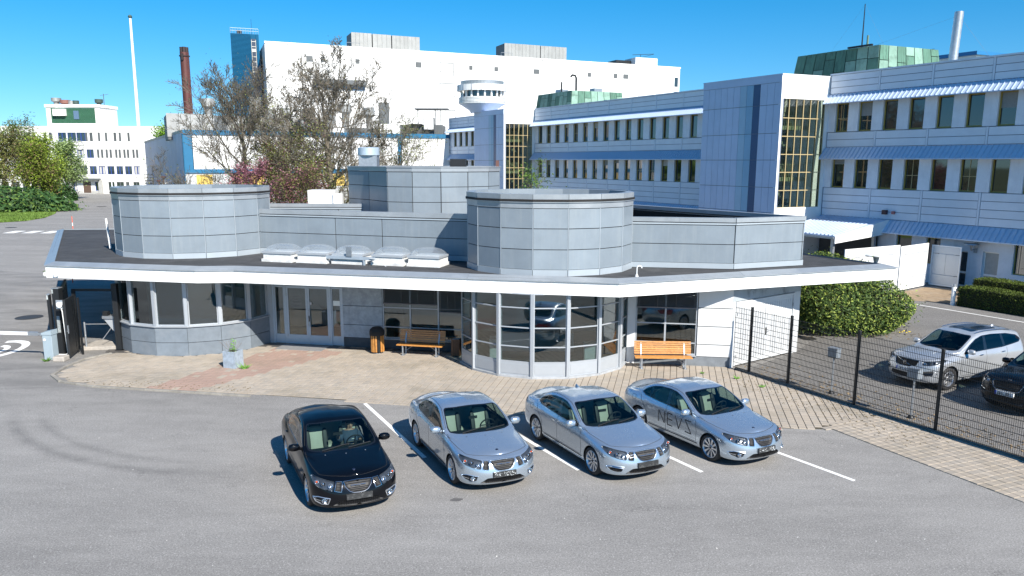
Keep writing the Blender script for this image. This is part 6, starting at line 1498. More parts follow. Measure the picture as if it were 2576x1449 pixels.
    if opts.get('bar_chrome'):
        b_ = MB(); y, z = opts['bar_chrome']; sh.rod(b_, 'front', [(-y, z), (y, z)], .010, .004, n=6); part(b_, 'badge_bar', M_chrome)
    # lower mesh
    b_ = MB()
    for z in np.arange(*S_['mesh_z'], .026): sh.rod(b_, 'front', [(-S_['mesh_y'], z), (S_['mesh_y'], z)], .0045, -.006, n=3)
    for y in np.arange(-S_['mesh_y'], S_['mesh_y']+.001, .045): sh.rod(b_, 'front', [(y, S_['mesh_z'][0]), (y, S_['mesh_z'][1]-.01)], .004, -.006, n=3)
    tag(part(b_, 'grille_mesh', M_gloss), None, None, None, 'stuff')
    # emblem lettering
    if opts.get('badge'):
        p, n = sh.hit('front', 0, opts['badge'][1]); 
        MT = M @ Matrix.Translation(p + Vector((-.022, 0, 0))) @ Matrix(((0,0,-1,0),(-1,0,0,0),(0,1,0,0),(0,0,0,1)))
        text_obj(opts['badge'][0], opts['badge'][2], 'badge', M_chrome, C_, MT, .004)
    # plate
    pw, ph, pz = .26, .056, S_['plate_z']
    p, n = sh.hit('front', 0, pz); Mp = Matrix.Translation((p.x-.02, 0, pz)) @ Matrix.Rotation(R(S_.get('plate_tilt', 4)), 4, 'Y')
    b_ = MB(); b_.box(-.012, -pw, -ph, .03, pw, ph, Mp); pl_ = part(b_, 'plate_holder' if not opts.get('plate') else 'number_plate', M_plate if not opts.get('plate') else mat('plate_white', (.72,.74,.74), .4), smooth=False)
    if opts.get('plate'):
        b_ = MB(); b_.box(-.0145, pw-.045, -ph, -.0122, pw, ph, Mp); part(b_, 'blue_band', mat('plate_blue', (.02,.07,.45), .4), pl_, False)
        text_obj(opts['plate'], .105, 'plate_lettering', M_rubber, pl_, M @ Mp @ Matrix.Translation((-.0145, -.01, 0)) @ Matrix(((0,0,-1,0),(-1,0,0,0),(0,1,0,0),(0,0,0,1))), .001)
    elif opts.get('holder_mesh'):
        b_ = MB(); rr = random.Random(hash(label) % 1000)
        for k in range(34):
            a, c = rr.uniform(-.92, .92)*pw, rr.uniform(-.8, .8)*ph; w_, h_ = rr.uniform(.006, .028), rr.uniform(.004, .018); b_.box(-.0135, a-w_/2, c-h_/2, -.0125, a+w_/2, c+h_/2, Mp)
        tag(part(b_, 'holder_clips', mat('pale_clip', (.5,.53,.54), .5), pl_, False), None, None, None, 'stuff')
    # fog lamps
    for sd in (1, -1):
        if opts.get('fog', 'round') == 'round':
            y, z = S_['fog']; p, n = sh.hit('front', y*sd, z); Mq = Matrix.Translation(p + Vector((.0, 0, 0))) @ Matrix.Rotation(R(-90), 4, 'Y') @ Matrix.Rotation(R(12*sd), 4, 'X')
            b_ = MB(); b_.lathe([(.052, -.02), (.052, .012), (.044, .014), (.042, .0)], 18, Mq); b_.lathe([(.042, .0), (.02, -.015), (0, -.018)], 14, Mq); b_.lathe([(0,.012),(.014,.008),(.016,-.01)], 10, Mq); fg = part(b_, 'fog_lamp', M_chrome)
            b_ = MB(); b_.lathe([(.0, .014), (.043, .010)], 18, Mq); part(b_, 'lens', M_lens, fg)
            if opts.get('fog_bar'): b_ = MB(); sh.rod(b_, 'front', [((y+.06)*sd, z+.0), ((y+.17)*sd, z+.02)], .014, -.004); part(b_, 'fog_trim', M_chrome, fg)
        else:
            b_ = MB(); y, z = S_['fog']; sh.rod(b_, 'front', [((y-.10)*sd, z+.02), ((y+.12)*sd, z+.055), ((y+.16)*sd, z+.04), ((y+.17)*sd, z-.02)], .012, -.002); part(b_, 'day_light', M_chrome)
            b_ = MB()
            for k in range(4): sh.rod(b_, 'front', [((y-.08)*sd, z-.035+k*.018), ((y+.13)*sd, z-.03+k*.018)], .005, -.006, n=3)
            part(b_, 'fog_slat', M_gloss)
        if opts.get('fog_frame'):
            b_ = MB(); pts = [(a*sd, c) for a, c in S_['fog_poly']]; sh.rod(b_, 'front', pts, .012 if opts['fog_frame'] == 'chrome' else .009, .0, closed=True); part(b_, 'fog_frame', M_satin if opts['fog_frame'] == 'chrome' else paint_m)
    # panel gaps
    b_ = MB()
    for ax, pts, pair in S_['gaps']:
        for sd in ((1, -1) if pair else (1,)):
            pp = pts if ax == 'side' or sd == 1 else ([(a, -c) for a, c in pts] if ax == 'top' else mirror_x(pts))
            sh.ribbon(b_, ax, pp, .009, .0015, sd)
    tag(part(b_, 'panel_gap', M_joint, None, False), None, None, None, 'stuff')
    # handles, side strip
    for sd in (1, -1):
        for hx, hz in S_['handles']:
            p, n = sh.hit('side', hx, hz, sd); b_ = MB(); ell(b_, (p.x, p.y+.018*sd, p.z), .10, .016, .017, 8); part(b_, 'door_handle', paint_m if not opts.get('chrome_handle') else M_chrome)
        b_ = MB(); 
        sh.rod(b_, 'side', S_['strip'], .012, .002, sd); part(b_, 'sill_strip', M_dkpl)
        b_ = MB(); sh.rod(b_, 'side', S_['dlo_line'], .007, .002, sd); part(b_, 'window_trim', opts.get('dlo_m', M_gloss))
    # mirrors
    for sd in (1, -1):
        x, y, z = S_['mirror']; b_ = MB(); ell(b_, (x, (y+.10)*sd, z), .075, .125, .078, 14, None, .8); mr = part(b_, 'wing_mirror', opts.get('mirror_m', paint_m))
        b_ = MB(); b_.tube([(x+.03, (y-.07)*sd, z-.06), (x+.02, (y+.03)*sd, z-.035)], [.035, .03], 8); part(b_, 'mirror_foot', opts.get('mirror_foot', paint_m), mr)
        b_ = MB(); b_.box(x+.052, (y+.10)*sd-.09, z-.055, x+.062, (y+.10)*sd+.09, z+.055); part(b_, 'mirror_glass', M_chrome, mr, False)
    # wipers
    b_ = MB()
    for (a, c) in S_['wipers']: 
        pp = sh.path('top', [a, c], 1, .05); b_.tube([p+n_*.016 for p, n_ in pp], .009, 5)
    part(b_, 'wiper', M_dkpl)
    # wheels and arches
    for xw in S_['axles']:
        for sd in (1, -1):
            wheel(C_, xw, (S_['track'])*sd, S_['wr'], S_['wr'], S_['ww'], sd, S_.get('spokes', 10), M, None, S_.get('rr', .70))
            b_ = MB(); n = 20; vs = []
            for k in range(n+1):
                a = math.pi*k/n*1.16-.08*math.pi; cx_, cz_ = xw+S_['ar']*math.cos(a), S_['wr']+S_['ar']*math.sin(a); vs += [(cx_, (S_['bw']-.03)*sd, cz_), (cx_, .50*sd, cz_)]
            b_.add(vs, [(2*k, 2*k+1, 2*k+3, 2*k+2) for k in range(n)]); b_.add([(xw+S_['ar']*math.cos(math.pi*k/n*1.16-.25), .52*sd, S_['wr']+S_['ar']*math.sin(math.pi*k/n*1.16-.25)) for k in range(n+1)], [tuple(range(n+1))])
            part(b_, 'wheel_arch', M_dkpl, None, False)
    # interior
    H_ = S_['cab']       # dict of positions
    b_ = MB(); b_.box(H_['x0'], -.68, .30, H_['x1'], .68, .34); part(b_, 'cabin_floor', M_leatherd, None, False)
    b_ = MB(); x0 = H_['dash']
    prof = [(x0-.28, H_['cowl']-.03), (x0-.05, H_['cowl']+.015), (x0+.20, H_['cowl']-.02), (x0+.28, H_['cowl']-.12), (x0+.26, H_['cowl']-.4), (x0-.28, H_['cowl']-.4)]
    b_.add([(x, -.68, z) for x, z in prof] + [(x, .68, z) for x, z in prof], [(0,1,7,6),(1,2,8,7),(2,3,9,8),(3,4,10,9),(4,5,11,10),(0,5,4,3,2,1),(6,7,8,9,10,11)]); part(b_, 'dashboard', M_dash)
    b_ = MB(); Ms = Matrix.Translation((x0+.42, -.37, H_['cowl']-.04)) @ Matrix.Rotation(R(65), 4, 'Y')
    b_.lathe([(.175+.016*math.cos(q), .016*math.sin(q)) for q in np.linspace(0, 6.283, 9)[:-1]], 24, Ms, True)
    for a in (0, 1.57, 3.14): b_.tube([Ms @ Vector((0,0,0)), Ms @ Vector((.17*math.cos(a+1.57), .17*math.sin(a+1.57), 0))], .016, 5)
    b_.tube([Ms @ Vector((0,0,0)), Ms @ Vector((0,0,-.25))], .03, 6); part(b_, 'steering_wheel', M_dkpl)
    sm = opts.get('seat_m', M_leather)
    for sd in (1, -1):
        xs = H_['seat']; st = subempty('seat', C_, M @ Matrix.Translation((xs, .37*sd, .4)))
        b_ = MB(); ell(b_, (xs, .37*sd, .50), .28, .25, .09, 12, None, .55); part(b_, 'cushion', sm, st)
        b_ = MB(); Mb = Matrix.Translation((xs+.33, .37*sd, .82)) @ Matrix.Rotation(R(20), 4, 'Y'); ell(b_, (0, 0, 0), .07, .23, .34, 12, Mb, .6); part(b_, 'backrest', sm, st)
        b_ = MB(); ell(b_, (-.07, -.19, .0), .05, .06, .27, 8, Mb, .7); ell(b_, (-.07, .19, .0), .05, .06, .27, 8, Mb, .7); part(b_, 'side_bolster', M_leatherd if opts.get('two_tone', True) else sm, st)
        b_ = MB(); Mh = Matrix.Translation((xs+.47, .37*sd, H_['head'])) @ Matrix.Rotation(R(15), 4, 'Y'); ell(b_, (0, 0, 0), .05, .13, .085, 10, Mh, .65); b_.tube([Mh @ Vector((0,-.05,-.2)), Mh @ Vector((0,-.05,0))], .008, 4); b_.tube([Mh @ Vector((0,.05,-.2)), Mh @ Vector((0,.05,0))], .008, 4); part(b_, 'headrest', M_leatherd, st)
    xr = H_['rear']; b_ = MB(); ell(b_, (xr-.25, 0, .52), .25, .62, .10, 12, None, .5); Mb = Matrix.Translation((xr, 0, .82)) @ Matrix.Rotation(R(22), 4, 'Y'); ell(b_, (0, 0, 0), .07, .62, .32, 12, Mb, .5); part(b_, 'rear_bench', sm)
    b_ = MB(); b_.box(xr+.08, -.6, H_['cowl']+.03, xr+.55, .6, H_['cowl']+.045); part(b_, 'parcel_shelf', M_leatherd, None, False)
    b_ = MB(); p, n = sh.hit('top', H_['dash']+.35, 0); b_.box(p.x+.02, -.10, p.z-.16, p.x+.05, .10, p.z-.10); part(b_, 'inner_mirror', M_dkpl, None, False)
    # hood emblem and jets
    if opts.get('emblem', True):
        p, n = sh.hit('top', S_['emblem_x'], 0); b_ = MB(); b_.lathe([(0, .006), (.030, .005), (.034, .0)], 16, Matrix.Translation(p) @ n.to_track_quat('Z', 'Y').to_matrix().to_4x4()); part(b_, 'hood_emblem', mat('dark_blue_enamel', (.02,.03,.06), .3, .5))
        for y in (-.42, 0, .42):
            p, n = sh.hit('top', S_['jets_x']+abs(y)*.14, y); b_ = MB(); ell(b_, p, .016, .014, .006, 6); part(b_, 'washer_jet', M_dkpl if paint_m is not P_black else M_galv)
        for sd in (1, -1):
            p, n = sh.hit('front', .60*sd, .575); b_ = MB(); ell(b_, p, .012, .024, .014, 6); part(b_, 'lamp_washer', paint_m)
    return C_, part, sh
def sedan_shell():
    sh = Shell(SED); front = lambda V: V[:, 0] < .9
    arch = lambda cx, r, z0: [(cx+r*math.cos(a), z0+r*math.sin(a)) for a in np.linspace(0, 2*math.pi, 48)[:-1]]
    low = lambda V: (V[:, 1] > .45) & (V[:, 2] < .72)
    a1 = sh.region('arch', arch(.93, .352, .325), 'xz', (1, 6), low); sh.region('arch', arch(3.605, .352, .325), 'xz', (1, 6), low)
    # side glass
    dlo = rounded([(1.60, .925), (2.0, .938), (2.9, .965), (3.42, .995), (3.60, 1.06), (3.46, 1.165), (3.22, 1.265), (2.95, 1.318), (2.6, 1.338), (2.35, 1.322), (2.12, 1.255), (1.85, 1.12)], .06)
    sh.region('dlo', dlo, 'xz', (6, 8), lambda V: V[:, 1] > .4)
    fw = rounded([(1.74, .95), (2.46, .968), (2.50, 1.315), (2.36, 1.302), (2.14, 1.236), (1.92, 1.125)], .03)
    bw = rounded([(2.60, .972), (3.22, 1.0), (3.20, 1.246), (2.95, 1.296), (2.60, 1.316)], .03)
    qw = rounded([(3.26, 1.003), (3.42, 1.018), (3.565, 1.07), (3.44, 1.15), (3.25, 1.228)], .03)
    i = len(sh.names)-1
    for n_, p_ in (('front_window', fw), ('back_window', bw), ('quarter_window', qw)): sh.region(n_, p_, 'xz', (6, 8), lambda V: V[:, 1] > .4, [i])
    ws = rounded([(1.285, -.02), (1.31, .34), (1.375, .58), (1.46, .715), (1.58, .735), (1.85, .692), (2.11, .645), (2.165, .60), (2.13, .34), (2.11, -.02)], .03)
    e = sh.region('ws_edge', ws, 'xy', (7, 10), lambda V: V[:, 2] > .9)
    ws2 = rounded([(1.325, -.02), (1.35, .34), (1.415, .58), (1.49, .690), (1.60, .706), (1.87, .664), (2.09, .620), (2.13, .58), (2.095, .34), (2.075, -.02)], .03)
    sh.region('windscreen', ws2, 'xy', (7, 10), lambda V: V[:, 2] > .9, [e])
    rw = rounded([(3.33, -.02), (3.35, .38), (3.40, .56), (3.62, .60), (3.86, .61), (3.93, .55), (3.96, .32), (3.965, -.02)], .04)
    e2 = sh.region('rear_window', rw, 'xy', (7, 10), lambda V: V[:, 2] > .9)
    # front
    fr = lambda V: V[:, 0] < .85
    hd = rounded([(.445, .715), (.60, .748), (.74, .778), (.80, .79), (.838, .75), (.832, .69), (.785, .63), (.66, .582), (.50, .548)], .022)
    sh.region('headlight', hd, 'yz', (3, 7), fr)
    sh.region('grille', rounded([(-.05, .702), (.272, .695), (.25, .62), (.18, .535), (.11, .505), (-.05, .50)], .02), 'yz', (2, 8), fr)
    sh.region('side_grille', rounded([(.305, .697), (.415, .706), (.465, .555), (.345, .535)], .015), 'yz', (2, 8), fr)
    sh.region('lower_grille', rounded([(-.05, .365), (.37, .36), (.525, .25), (-.05, .232)], .03), 'yz', (1, 5), fr)
    sh.region('fog_recess', rounded([(.56, .40), (.76, .425), (.835, .40), (.80, .33), (.70, .285), (.60, .29)], .03), 'yz', (1, 5), fr)
    sh.region('tail', rounded([(4.25, .92), (4.60, .92), (4.60, .74), (4.36, .72)], .03), 'xz', (3, 7), lambda V: V[:, 1] > .4)
    sh.reg[(sh.reg == 0) & (sh.Tq < sh.cum[1]+1)] = len(sh.names); sh.names.append('under')
    sh.bvh(); return sh
S_SED = dict(lamps=[(.53, .645, .05), (.655, .675, .045), (.765, .70, .042)], chrome_loops=[([(-.28, .702), (.0, .71), (.28, .702), (.256, .615), (.185, .53), (.11, .498), (0, .492), (-.11, .498), (-.185, .53), (-.256, .615)], 'one'), ([(.302, .702), (.418, .712), (.474, .55), (.342, .528)], 'pair')],
  bars=[(-.24, .24, .67, .005), (-.20, .20, .59, .005), (-.17, .17, .56, .005), (-.13, .13, .53, .005), (.32, .405, .675, .004), (.325, .415, .65, .004), (.33, .425, .622, .004), (.335, .44, .594, .004), (.345, .45, .568, .004)],
  mesh_z=(.255, .36), mesh_y=.42, plate_z=.43, fog=(.66, .35), fog_poly=[(.555, .405), (.76, .43), (.84, .402), (.805, .325), (.70, .278), (.595, .285)],
  gaps=[('top', [(.50, .70), (.45, .66), (.375, .55), (.33, .45), (.295, .32), (.275, .2), (.265, .1), (.262, 0), ], True), ('top', [(.50, .70), (.8, .76), (1.15, .79), (1.44, .785)], True), ('top', [(1.60, .765), (1.9, .71), (2.2, .665), (2.6, .645), (3.0, .640), (3.35, .648), (3.7, .672)], True), ('side', [(1.42, .33), (1.40, .6), (1.46, .86)], True), ('side', [(2.53, .32), (2.53, .955)], True), ('side', [(3.60, .98), (3.46, .80), (3.30, .62), (3.26, .5)], True), ('side', [(1.45, .335), (3.25, .345)], True), ('side', [(.58, .62), (.42, .56)], True), ('side', [(3.98, .62), (4.2, .70)], True), ('side', [(3.75, .80), (3.9, .80), (3.9, .92), (3.75, .92), (3.75, .80)], False)],
  handles=[(2.34, .845), (3.30, .875)], strip=[(1.38, .30), (2.4, .305), (3.2, .31)], dlo_line=[(1.60, .925), (2.0, .938), (2.9, .965), (3.42, .995), (3.60, 1.06)], mirror=(1.70, .87, 1.0),
  wipers=[((1.36, .45), (1.44, -.15)), ((1.34, -.10), (1.47, -.60))], axles=(.93, 3.605), track=.765, wr=.322, ww=.225, ar=.36, bw=.885, rr=.755,
  cab=dict(x0=1.3, x1=3.9, dash=1.52, cowl=.93, seat=2.15, head=1.16, rear=3.25), emblem_x=.44, jets_x=1.12)
def car_M(F, b): 
    b = Vector((b[0], b[1], 0)).normalized(); y = Vector((0, 0, 1)).cross(b); return Matrix(((b.x, y.x, 0, F[0]), (b.y, y.y, 0, F[1]), (0, 0, 1, .004), (0, 0, 0, 1)))
SH1 = sedan_shell()
MB1 = car_M((-3.003, 15.598), (-.399, .917)); MB2 = car_M((-.147, 16.798), (-.393, .919)); MB3 = car_M((2.98, 17.399), (-.44, .898)); MB4 = car_M((5.858, 18.383), (-.49, .872))
GRP = 'saloon cars parked in a row on the forecourt'
c1_, part1, _ = car('sedan', 'black saloon car with chrome framed fog lamps and a driver inside', MB1, P_black, dict(group=GRP, bar_chrome=(.15, .632), badge=('SAAB', .632, .042), fog_frame='chrome', fog_bar=True), SH1, S_SED)
c2b, part2, _ = car('sedan', 'silver blue saloon car parked beside the black one, clips on its plate holder', MB2, P_silver, dict(group=GRP, bar_chrome=(.15, .632), badge=('SAAB', .632, .042), fog_frame='body', fog_bar=True, holder_mesh=True), SH1, S_SED)
c3b_, part3, _ = car('sedan', 'silver blue saloon car with a roof fin and slim day lights', MB3, P_silver, dict(group=GRP, bar_chrome=(.19, .615), badge=('NEVS', .638, .034), fog='led', fog_frame='body', emblem=False, mirror_foot=M_dkpl), SH1, S_SED)
c4_, part4, _ = car('sedan', 'silver blue saloon car with large dark letters on its doors', MB4, P_silver, dict(group=GRP, bar_chrome=(.15, .632), badge=('SAAB', .632, .042), fog_frame='body', fog_bar=True, holder_mesh=True), SH1, S_SED)
# roof fin on the third, chrome ribs over its side grilles
b_ = MB(); p, n = SH1.hit('top', 3.08, 0); b_.add([p+Vector(v) for v in ((-.09,-.028,-.004),(-.09,.028,-.004),(.06,.03,-.004),(.06,-.03,-.004),(.035,-.004,.065),(.035,.004,.065),(.055,.004,.06),(.055,-.004,.06))], [(0,1,5,4),(1,2,6,5),(2,3,7,6),(3,0,4,7),(4,5,6,7)]); part3(b_, 'roof_fin', mat('blue_grey_fin', (.12,.2,.3), .3, .3))
for sd in (1, -1):
    b_ = MB(); SH1.rod(b_, 'front', [(.30*sd, .655), (.40*sd, .650)], .008, .004); SH1.rod(b_, 'front', [(.31*sd, .61), (.425*sd, .60)], .008, .004); part3(b_, 'grille_rib', M_chrome)
# thin stroke lettering on the doors of the fourth: N E V S
M_dec = mat('dark_door_lettering', (.03, .033, .037), .5)
def stroke(sh, m_, pts, sgn): sh.ribbon(m_, 'side', pts, .027, .003, sgn)
def letters(sh, part):
    # text runs from the rear door to the front wing on the car's right side; x falls towards the front
    x0 = 2.80; z0, z1 = .47, .77; w = .22; gp = .115
    m_ = MB(); a = x0
    stroke(sh, m_, [(a, z0), (a, z1)], 1); stroke(sh, m_, [(a, z1), (a-w, z0)], 1); stroke(sh, m_, [(a-w, z0), (a-w, z1)], 1); a -= w+gp
    for z in (z0, (z0+z1)/2, z1): stroke(sh, m_, [(a, z), (a-w*.85, z)], 1)
    stroke(sh, m_, [(a, z0), (a, z1)], 1); a -= w*.85+gp
    stroke(sh, m_, [(a, z1), (a-w*.55, z0)], 1); stroke(sh, m_, [(a-w*.55, z0), (a-w*1.1, z1)], 1); a -= w*1.1+gp
    stroke(sh, m_, [(a-w, z1), (a, z1)], 1); stroke(sh, m_, [(a, z1), (a-w, z0)], 1); stroke(sh, m_, [(a-w, z0), (a, z0)], 1)
    part(m_, 'door_lettering', M_dec, None, False)
letters(SH1, part4)

# ---- estate (sport utility) shell
SUV = dict(L=4.63, Ln=.60, Lt=.45, p=2.5, sub=[2, 4, 9, 9, 8, 8, 12, 13, 13, 9], lines=[
 (.16, .18, [(0,0),(4.65,0)], [(0,.26),(4.65,.32)]),
 (.10, .12, [(0,.72),(.93,.78),(3.7,.78),(4.65,.70)], [(0,.25),(.9,.25),(3.7,.26),(4.65,.34)]),
 (.03, .06, [(0,.84),(.5,.90),(2.3,.90),(3.7,.91),(4.65,.84)], [(0,.33),(.6,.34),(3.7,.36),(4.65,.42)]),
 (.0, .0, [(0,.87),(.5,.925),(.93,.935),(1.5,.915),(2.9,.918),(3.7,.935),(4.2,.92),(4.65,.86)], [(0,.52),(4.65,.58)]),
 (.02, .0, [(0,.87),(.5,.93),(.93,.938),(1.5,.918),(2.9,.92),(3.7,.94),(4.2,.925),(4.65,.87)], [(0,.68),(.9,.70),(4.65,.76)]),
 (.06, .02, [(0,.83),(.5,.90),(.93,.925),(1.5,.912),(2.9,.915),(3.7,.935),(4.2,.915),(4.65,.86)], [(0,.82),(.5,.85),(.9,.88),(1.5,.90),(2.9,.96),(3.7,.99),(4.65,.98)]),
 (.12, .05, [(0,.76),(.5,.80),(.93,.82),(1.3,.83),(1.7,.855),(2.9,.86),(3.7,.86),(4.2,.83),(4.65,.76)], [(0,.92),(.3,.96),(.6,1.0),(.93,1.03),(1.3,1.06),(1.7,1.07),(2.3,1.10),(2.9,1.12),(3.5,1.15),(4.0,1.19),(4.4,1.21),(4.65,1.2)]),
 (.18, .14, [(0,.60),(.6,.64),(.93,.67),(1.25,.73),(1.5,.81),(1.8,.80),(2.15,.77),(2.6,.76),(3.3,.76),(3.9,.75),(4.3,.73),(4.65,.68)], [(0,.95),(.3,1.0),(.6,1.035),(.93,1.07),(1.25,1.095),(1.5,1.12),(1.8,1.22),(2.15,1.34),(2.6,1.39),(3.3,1.40),(3.9,1.39),(4.3,1.36),(4.65,1.33)]),
 (.22, .26, [(0,.44),(.6,.48),(.93,.53),(1.2,.63),(1.38,.745),(1.6,.735),(1.9,.695),(2.2,.66),(2.6,.645),(3.3,.64),(3.9,.62),(4.3,.60),(4.65,.56)], [(0,.965),(.3,1.015),(.6,1.055),(.93,1.09),(1.2,1.115),(1.38,1.14),(1.6,1.25),(1.9,1.42),(2.15,1.545),(2.4,1.60),(2.8,1.63),(3.4,1.625),(3.9,1.58),(4.3,1.52),(4.65,1.46)]),
 (.25, .32, [(0,.22),(.93,.25),(1.5,.36),(2.2,.36),(3.4,.36),(4.65,.30)], [(0,.97),(.3,1.025),(.6,1.07),(.93,1.105),(1.2,1.13),(1.31,1.145),(1.5,1.25),(1.8,1.42),(2.05,1.555),(2.3,1.635),(2.7,1.685),(3.3,1.685),(3.9,1.64),(4.3,1.575),(4.65,1.5)]),
 (.26, .33, [(0,0),(4.65,0)], [(0,.972),(.3,1.03),(.6,1.075),(.93,1.11),(1.2,1.138),(1.27,1.15),(1.45,1.25),(1.75,1.42),(2.0,1.56),(2.25,1.645),(2.65,1.70),(3.3,1.70),(3.9,1.655),(4.3,1.59),(4.65,1.515)])])
def suv_shell():
    sh = Shell(SUV); fr = lambda V: V[:, 0] < .85
    arch = lambda cx, r, z0: [(cx+r*math.cos(a), z0+r*math.sin(a)) for a in np.linspace(0, 2*math.pi, 48)[:-1]]
    low = lambda V: (V[:, 1] > .45) & (V[:, 2] < .84)
    sh.region('arch', arch(.91, .415, .365), 'xz', (1, 6), low); sh.region('arch', arch(3.685, .415, .365), 'xz', (1, 6), low)
    dlo = rounded([(1.55, 1.08), (2.4, 1.125), (3.3, 1.16), (4.15, 1.26), (4.28, 1.34), (4.1, 1.47), (3.6, 1.555), (2.9, 1.585), (2.45, 1.565), (2.15, 1.48), (1.85, 1.32)], .06)
    i = sh.region('dlo', dlo, 'xz', (6, 8), lambda V: V[:, 1] > .4)
    for n_, p_ in (('front_window', [(1.72, 1.115), (2.46, 1.15), (2.50, 1.545), (2.2, 1.475), (1.95, 1.345)]), ('back_window', [(2.60, 1.155), (3.35, 1.19), (3.30, 1.555), (2.9, 1.565), (2.60, 1.555)]), ('quarter_window', [(3.45, 1.20), (4.12, 1.285), (4.22, 1.345), (4.08, 1.44), (3.6, 1.53), (3.40, 1.545)])):
        sh.region(n_, rounded(p_, .03), 'xz', (6, 8), lambda V: V[:, 1] > .4, [i])
    ws = rounded([(1.275, -.02), (1.30, .35), (1.36, .58), (1.45, .70), (1.60, .705), (1.85, .672), (2.08, .635), (2.14, .58), (2.09, .3), (2.07, -.02)], .03)
    e = sh.region('ws_edge', ws, 'xy', (7, 10), lambda V: V[:, 2] > 1.05)
    ws2 = rounded([(1.315, -.02), (1.34, .35), (1.40, .58), (1.48, .665), (1.61, .672), (1.86, .64), (2.05, .60), (2.10, .55), (2.055, .3), (2.035, -.02)], .03)
    sh.region('windscreen', ws2, 'xy', (7, 10), lambda V: V[:, 2] > 1.05, [e])
    sh.region('sunroof', rounded([(2.35, -.02), (2.35, .40), (2.45, .45), (3.45, .44), (3.52, .38), (3.52, -.02)], .04), 'xy', (7, 10), lambda V: V[:, 2] > 1.5)
    sh.region('headlight', rounded([(.50, .91), (.70, .935), (.86, .965), (.90, .93), (.86, .84), (.74, .80), (.56, .79)], .025), 'yz', (3, 7), fr)
    sh.region('grille', rounded([(-.05, .905), (.40, .90), (.42, .86), (.35, .72), (.28, .69), (-.05, .685)], .03), 'yz', (2, 8), fr)
    sh.region('lower_grille', rounded([(-.05, .50), (.45, .50), (.55, .40), (.45, .36), (-.05, .35)], .03), 'yz', (1, 5), fr)
    sh.region('fog_recess', rounded([(.60, .60), (.84, .66), (.83, .50), (.64, .46)], .03), 'yz', (1, 6), fr)
    sh.region('tail', rounded([(4.30, 1.50), (4.62, 1.45), (4.62, .95), (4.42, .98), (4.36, 1.25)], .03), 'xz', (4, 9), lambda V: V[:, 1] > .4)
    sh.reg[(sh.reg == 0) & (sh.Tq < sh.cum[1]+1)] = len(sh.names); sh.names.append('under')
    sh.bvh(); return sh
SH2 = suv_shell()
S_SUV = dict(lamps=[(.60, .86, .045), (.70, .875, .05), (.80, .90, .04)], chrome_loops=[([(-.43, .87), (-.40, .912), (0, .92), (.40, .912), (.43, .87), (.355, .71), (.28, .68), (0, .672), (-.28, .68), (-.355, .71)], 'one')],
  bars=[(-.38, .38, .87, .008), (-.36, .36, .83, .008), (-.34, .34, .79, .008), (-.32, .32, .75, .008), (-.30, .30, .715, .008)], mesh_z=(.37, .49), mesh_y=.44, plate_z=.60, fog=(.72, .56), fog_poly=[(.60, .60), (.84, .66), (.83, .50), (.64, .46)],
  gaps=[('top', [(.40, .74), (.22, .5), (.17, .25), (.15, 0)], True), ('top', [(.40, .74), (.8, .79), (1.3, .80), (1.45, .80)], True), ('side', [(1.42, .42), (1.40, .7), (1.46, 1.0)], True), ('side', [(2.54, .40), (2.54, 1.13)], True), ('side', [(3.5, 1.15), (3.45, .9), (3.25, .6)], True), ('side', [(1.45, .42), (3.2, .44)], True)],
  handles=[(2.30, 1.0), (3.30, 1.03)], strip=[(1.38, .36), (2.4, .37), (3.2, .38)], dlo_line=[(1.55, 1.08), (2.4, 1.125), (3.3, 1.16), (4.15, 1.26)], mirror=(1.68, .91, 1.16), wipers=[((1.33, .5), (1.40, -.15)), ((1.31, -.10), (1.44, -.62))],
  axles=(.91, 3.685), track=.80, wr=.36, ww=.235, ar=.42, bw=.935, spokes=5, rr=.66, cab=dict(x0=1.3, x1=4.3, dash=1.50, cowl=1.10, seat=2.15, head=1.40, rear=3.3), emblem_x=.4, jets_x=1.0)
MB5 = car_M((12.26, 25.5), (.909, .416)); MB6 = car_M((13.72, 22.56), (.87, .49))
c5_, part5, _ = car('suv', 'silver white estate car parked behind the mesh fence beside the big bush', MB5, P_white, dict(bar_chrome=None, plate='NFS 420', two_tone=False, seat_m=M_leatherd, rear_glass=M_dglass, emblem=False, chrome_handle=True, mirror_foot=M_dkpl, fog='led'), SH2, S_SUV)
b_ = MB(); p, n = SH2.hit('front', 0, .80); Mq = Matrix.Translation(p+Vector((-.02,0,0))) @ Matrix.Rotation(R(-90), 4, 'Y'); b_.lathe([(.045,0),(.06,0),(.06,.012),(.045,.012)], 20, Mq, True); b_.box(p.x-.03, -.055, .795, p.x-.022, .055, .81); SH2.rod(b_, 'front', [(-.34, .70), (.36, .895)], .009, .002); part5(b_, 'grille_emblem', M_chrome)
b_ = MB(); p, n = SH2.hit('top', 3.9, 0); ell(b_, p, .07, .035, .04, 8); part5(b_, 'roof_fin', P_white)
for sd in (1, -1):
    b_ = MB(); b_.tube([q+n_*.03 for q, n_ in SH2.path('top', [(2.3, .60*sd), (3.9, .585*sd)], 1, .1)], .016, 6); part5(b_, 'roof_rail', M_chrome)
c6_, part6, _ = car('suv', 'black estate car half out of frame behind the fence', MB6, P_black, dict(bar_chrome=None, plate='BJH 38N', badge=('KIA', .965, .055), two_tone=False, seat_m=M_leatherd, rear_glass=M_dglass, emblem=False, fog='led'), SH2, S_SUV)
